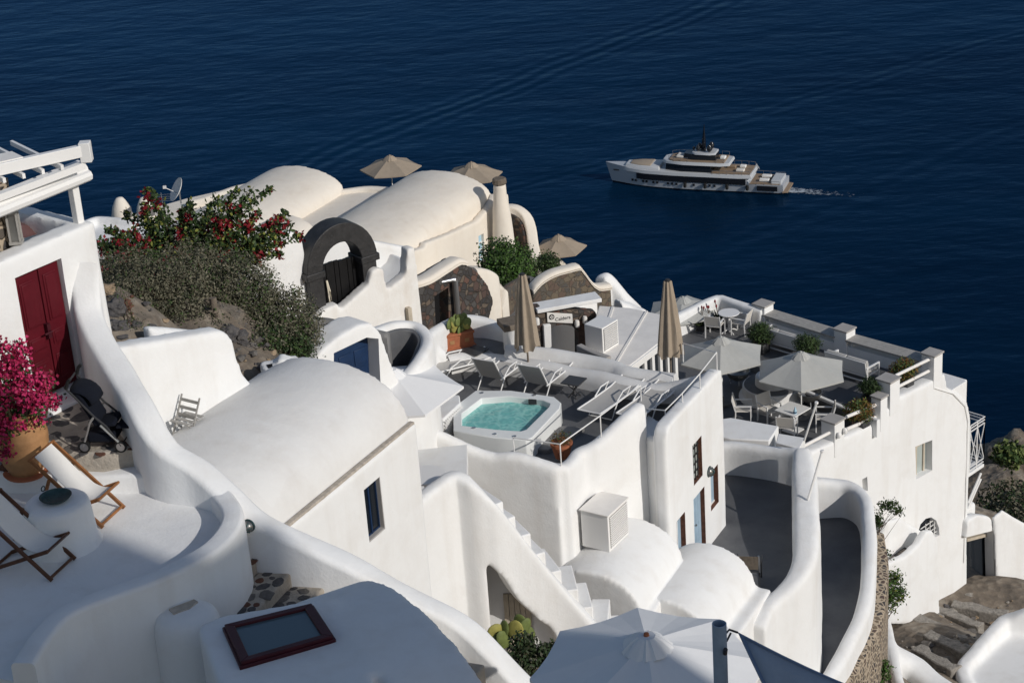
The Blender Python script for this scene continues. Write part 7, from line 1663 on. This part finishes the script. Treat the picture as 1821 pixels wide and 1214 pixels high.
aloe('aloe with red flower spikes left of the round table', G(1262, 575, ZU+.15), 14, 1, 2); aloe('aloe standing close to the round table edge', G(1278, 572, ZU+.2), 14, 2, 2); aloe('lower aloe with hanging red flowers against the parapet', G(1246, 582, ZU+.1), 14, 3, 2); aloe('small aloe tuft on the floor beside the closed parasol', G(1219, 588, ZU), 10, 4, 0, .25)
# prickly pears
def cactus(label, base, pads, seed, m, name='prickly_pear', s=.13):
    rnd = random.Random(seed); t = thing(name, label, 'cactus', base)
    for k in range(pads):
        lvl = rnd.random(); p = Vector((rnd.uniform(-.36, .36)*(1-.3*lvl), rnd.uniform(-.13, .13), .06+lvl*.36)); a = rnd.uniform(-.8, .8); tl = rnd.uniform(-.5, .5)
        bm = bmesh.new(); bmesh.ops.create_uvsphere(bm, u_segments=12, v_segments=8, radius=1); M = Matrix.Translation(p) @ Matrix.Rotation(a, 4, 'Z') @ Matrix.Rotation(tl, 4, 'Y') @ Matrix.Diagonal((s*rnd.uniform(.6, .95), s*.22, s*rnd.uniform(.9, 1.3), 1)); bm.transform(M)
        me = bpy.data.meshes.new('pad'); bm.to_mesh(me); bm.free(); me.materials.append(MATS[rnd.choice(m)]); me.polygons.foreach_set('use_smooth', [True]*len(me.polygons)); o = bpy.data.objects.new('pad', me); COL.objects.link(o); o.parent = t
    return t
cb_ = G(815, 615, -20.85); tr = thing('planter_box', 'terracotta trough planter on the grey ledge', 'planter', cb_, R_(18))
m0 = MB(); m0.box((0, 0, .2), (.78, .32, .40)); m0.build('box', 'terracotta', tr, bevel=.02); m0 = MB(); m0.box((0, 0, .39), (.83, .37, .07)); m0.build('rim', 'terracotta', tr, bevel=.015); m0 = MB(); m0.box((0, 0, .015), (.86, .4, .05)); m0.build('saucer', 'terracotta', tr)
for x in (-.2, .2):
    m0 = MB(); m0.box((x, -.165, .2), (.12, .02, .1)); m0.build('relief', 'clay', tr)
c_ = cactus('yellowish prickly pear filling the terracotta trough', cb_+Vector((0, 0, .36)), 42, 6, ['cactus', 'cactus_y', 'cactus']); c_.rotation_euler = (0, 0, R_(18))
cb_ = PD(906, 1152, 31.2); cactus('tall pale prickly pear in front of the plank door', cb_, 14, 9, ['cactus', 'cactus', 'cactus_y'], s=.15)
# dark succulent beside the bottom parasol
plant('succulent', 'dark succulent rosettes left of the large white parasol', 'succulent', PD(940, 1180, 30), [B(930, 1145, 30, (.24, .24, .2)), B(948, 1168, 30, (.35, .3, .22)), B(980, 1160, 30.2, (.25, .25, .15)), B(925, 1190, 29.8, (.3, .3, .3))], 2600, .075, .05, ['succ', 'leaf_dark', 'leaf_greyd'], [3, 2, 1], 51, 10, .02)
# small pots at the pool
def smallpot(label, base, r, seed, mats):
    t = thing('flower_pot', label, 'pot', base); m0 = MB(); m0.lathe([(r*.7, 0), (r, r*1.3), (r*1.1, r*1.3), (r*1.1, r*1.6), (r*.95, r*1.6), (0, r*1.4)], seg=20); m0.build('pot', 'terracotta', t, smooth=True, angle=40)
    rnd = random.Random(seed); m0 = MB(); leafblob(m0, [(Vector((0, 0, r*1.9)), (r*1.1, r*1.1, r*.8))], 350, .06, .03, [1]*len(mats), rnd); m0.build('plant', mats, t, recalc=False)
smallpot('terracotta pot with a cactus under the tip of the white parasol', G(769, 740, -20.55), .15, 1, ['leaf_grey', 'cactus'])
smallpot('terracotta pot with a bushy plant behind the parapet corner', G(1000, 812, -21.1), .24, 2, ['leaf_greyd', 'leaf_green', 'leaf_rust'])
# shrubs at the lower right
plant('shrub', 'loose leafy shrub growing from the rubble retaining wall', 'shrub', PD(1562, 1095, 56), [B(1575, 1060, 56, (.42, .4, .55)), B(1562, 1080, 56, (.3, .3, .45)), B(1590, 1030, 56.3, (.3, .3, .35)), B(1600, 1055, 56, (.25, .25, .3))], 2400, .10, .05, ['leaf_green', 'leaf_bright', 'leaf_yellow'], [4, 2, 1], 61, 26, .012, shell=.3, rough=.6)
plant('shrub', 'thin leafy branch hanging over the small paved terrace', 'shrub', PD(1552, 960, 58), [B(1580, 900, 58, (.42, .4, .12)), B(1560, 925, 58, (.22, .3, .3)), B(1597, 908, 58, (.2, .2, .18)), B(1570, 985, 57.5, (.3, .25, .14))], 900, .10, .05, ['leaf_dark', 'leaf_green'], [1, 1], 62, 18, .01, shell=.2, rough=.7)
plant('shrub', 'small leafy plant at the very bottom by the foot wall', 'shrub', PD(1568, 1214, 53), [B(1568, 1190, 53, (.28, .25, .32)), B(1562, 1212, 53, (.25, .25, .2))], 700, .11, .05, ['leaf_green', 'leaf_bright'], [1, 1], 63, 12, .01, shell=.2, rough=.7)
plant('shrub', 'grey dry tuft on the ledge above the bottom plant', 'shrub', PD(1556, 1180, 54), [B(1556, 1165, 54, (.2, .2, .5))], 800, .06, .02, ['leaf_grey', 'leaf_greyb', 'leaf_greyd'], [1, 1, 1], 64, 10, .008)
plant('shrub', 'scrub covering the headland below the rocks', 'shrub', PD(1800, 930, 100), [B(1795, 890, 100, (1.6, 1.5, .9)), B(1815, 925, 98, (1.8, 1.5, 1.2)), B(1780, 915, 98, (1, 1, .6))], 5000, .22, .12, ['leaf_greyd', 'leaf_dark', 'leaf_greyb'], [2, 2, 1], 65, 8)
plant('shrub', 'green cactus patch on top of the headland rocks', 'shrub', PD(1795, 815, 103), [B(1795, 808, 103, (.9, .9, .7))], 700, .3, .2, ['leaf_green', 'cactus'], [1, 1], 66, 4)
# garden: boulders, post, wall of rubble
rnd = random.Random(77)
BOULD = [(190, 522, .20, 'stone_tan', 'tan rock wedged highest against the red door house corner'), (205, 552, .22, 'stone_dark', 'dark rock below the tan one beside the red door house'), (222, 545, .14, 'stone_red', 'small reddish rock next to the dark rock by the red door house'), (212, 585, .19, 'stone_dark', 'dark rock just above the stairhead wall'), (196, 586, .15, 'stone_grey', 'grey rock touching the winding parapet'), (378, 573, .11, 'canvas', 'pale stone at the foot of the wooden post'), (402, 600, .24, 'stone_dark', 'big dark boulder right of the stairhead wall'), (425, 606, .20, 'stone_dark', 'second dark boulder between the big one and the shrub'), (447, 618, .11, 'stone_grey', 'small round grey stone below the shrub'), (470, 655, .14, 'stone_dark', 'dark stone beside the small slanted chimney')]
for i, (u, v, r, m_, lab) in enumerate(BOULD):
    p = drop(u, v)
    if p is None: continue
    m0 = MB(); rocklump(m0, p+Vector((0, 0, r*.2)), (r, r*.9, r*.75), i*3.1, 4, .5); m0.build('boulder', m_, smooth=True, angle=50, label=lab, cat='boulder', group='garden boulders')
pq = drop(384, 575)
t = thing('wooden_post', 'short weathered wooden post among the shrubs', 'post', pq); m0 = MB(); m0.tube([(0, 0, -.3), (.01, 0, .25), (.0, .01, .55)], .075, 9); m0.build('shaft', 'old_wood', t, smooth=True, angle=50); m0 = MB(); m0.tube([(-.02, -.08, .3), (-.1, -.1, .32)], .02, 6); m0.build('peg', 'old_wood', t)
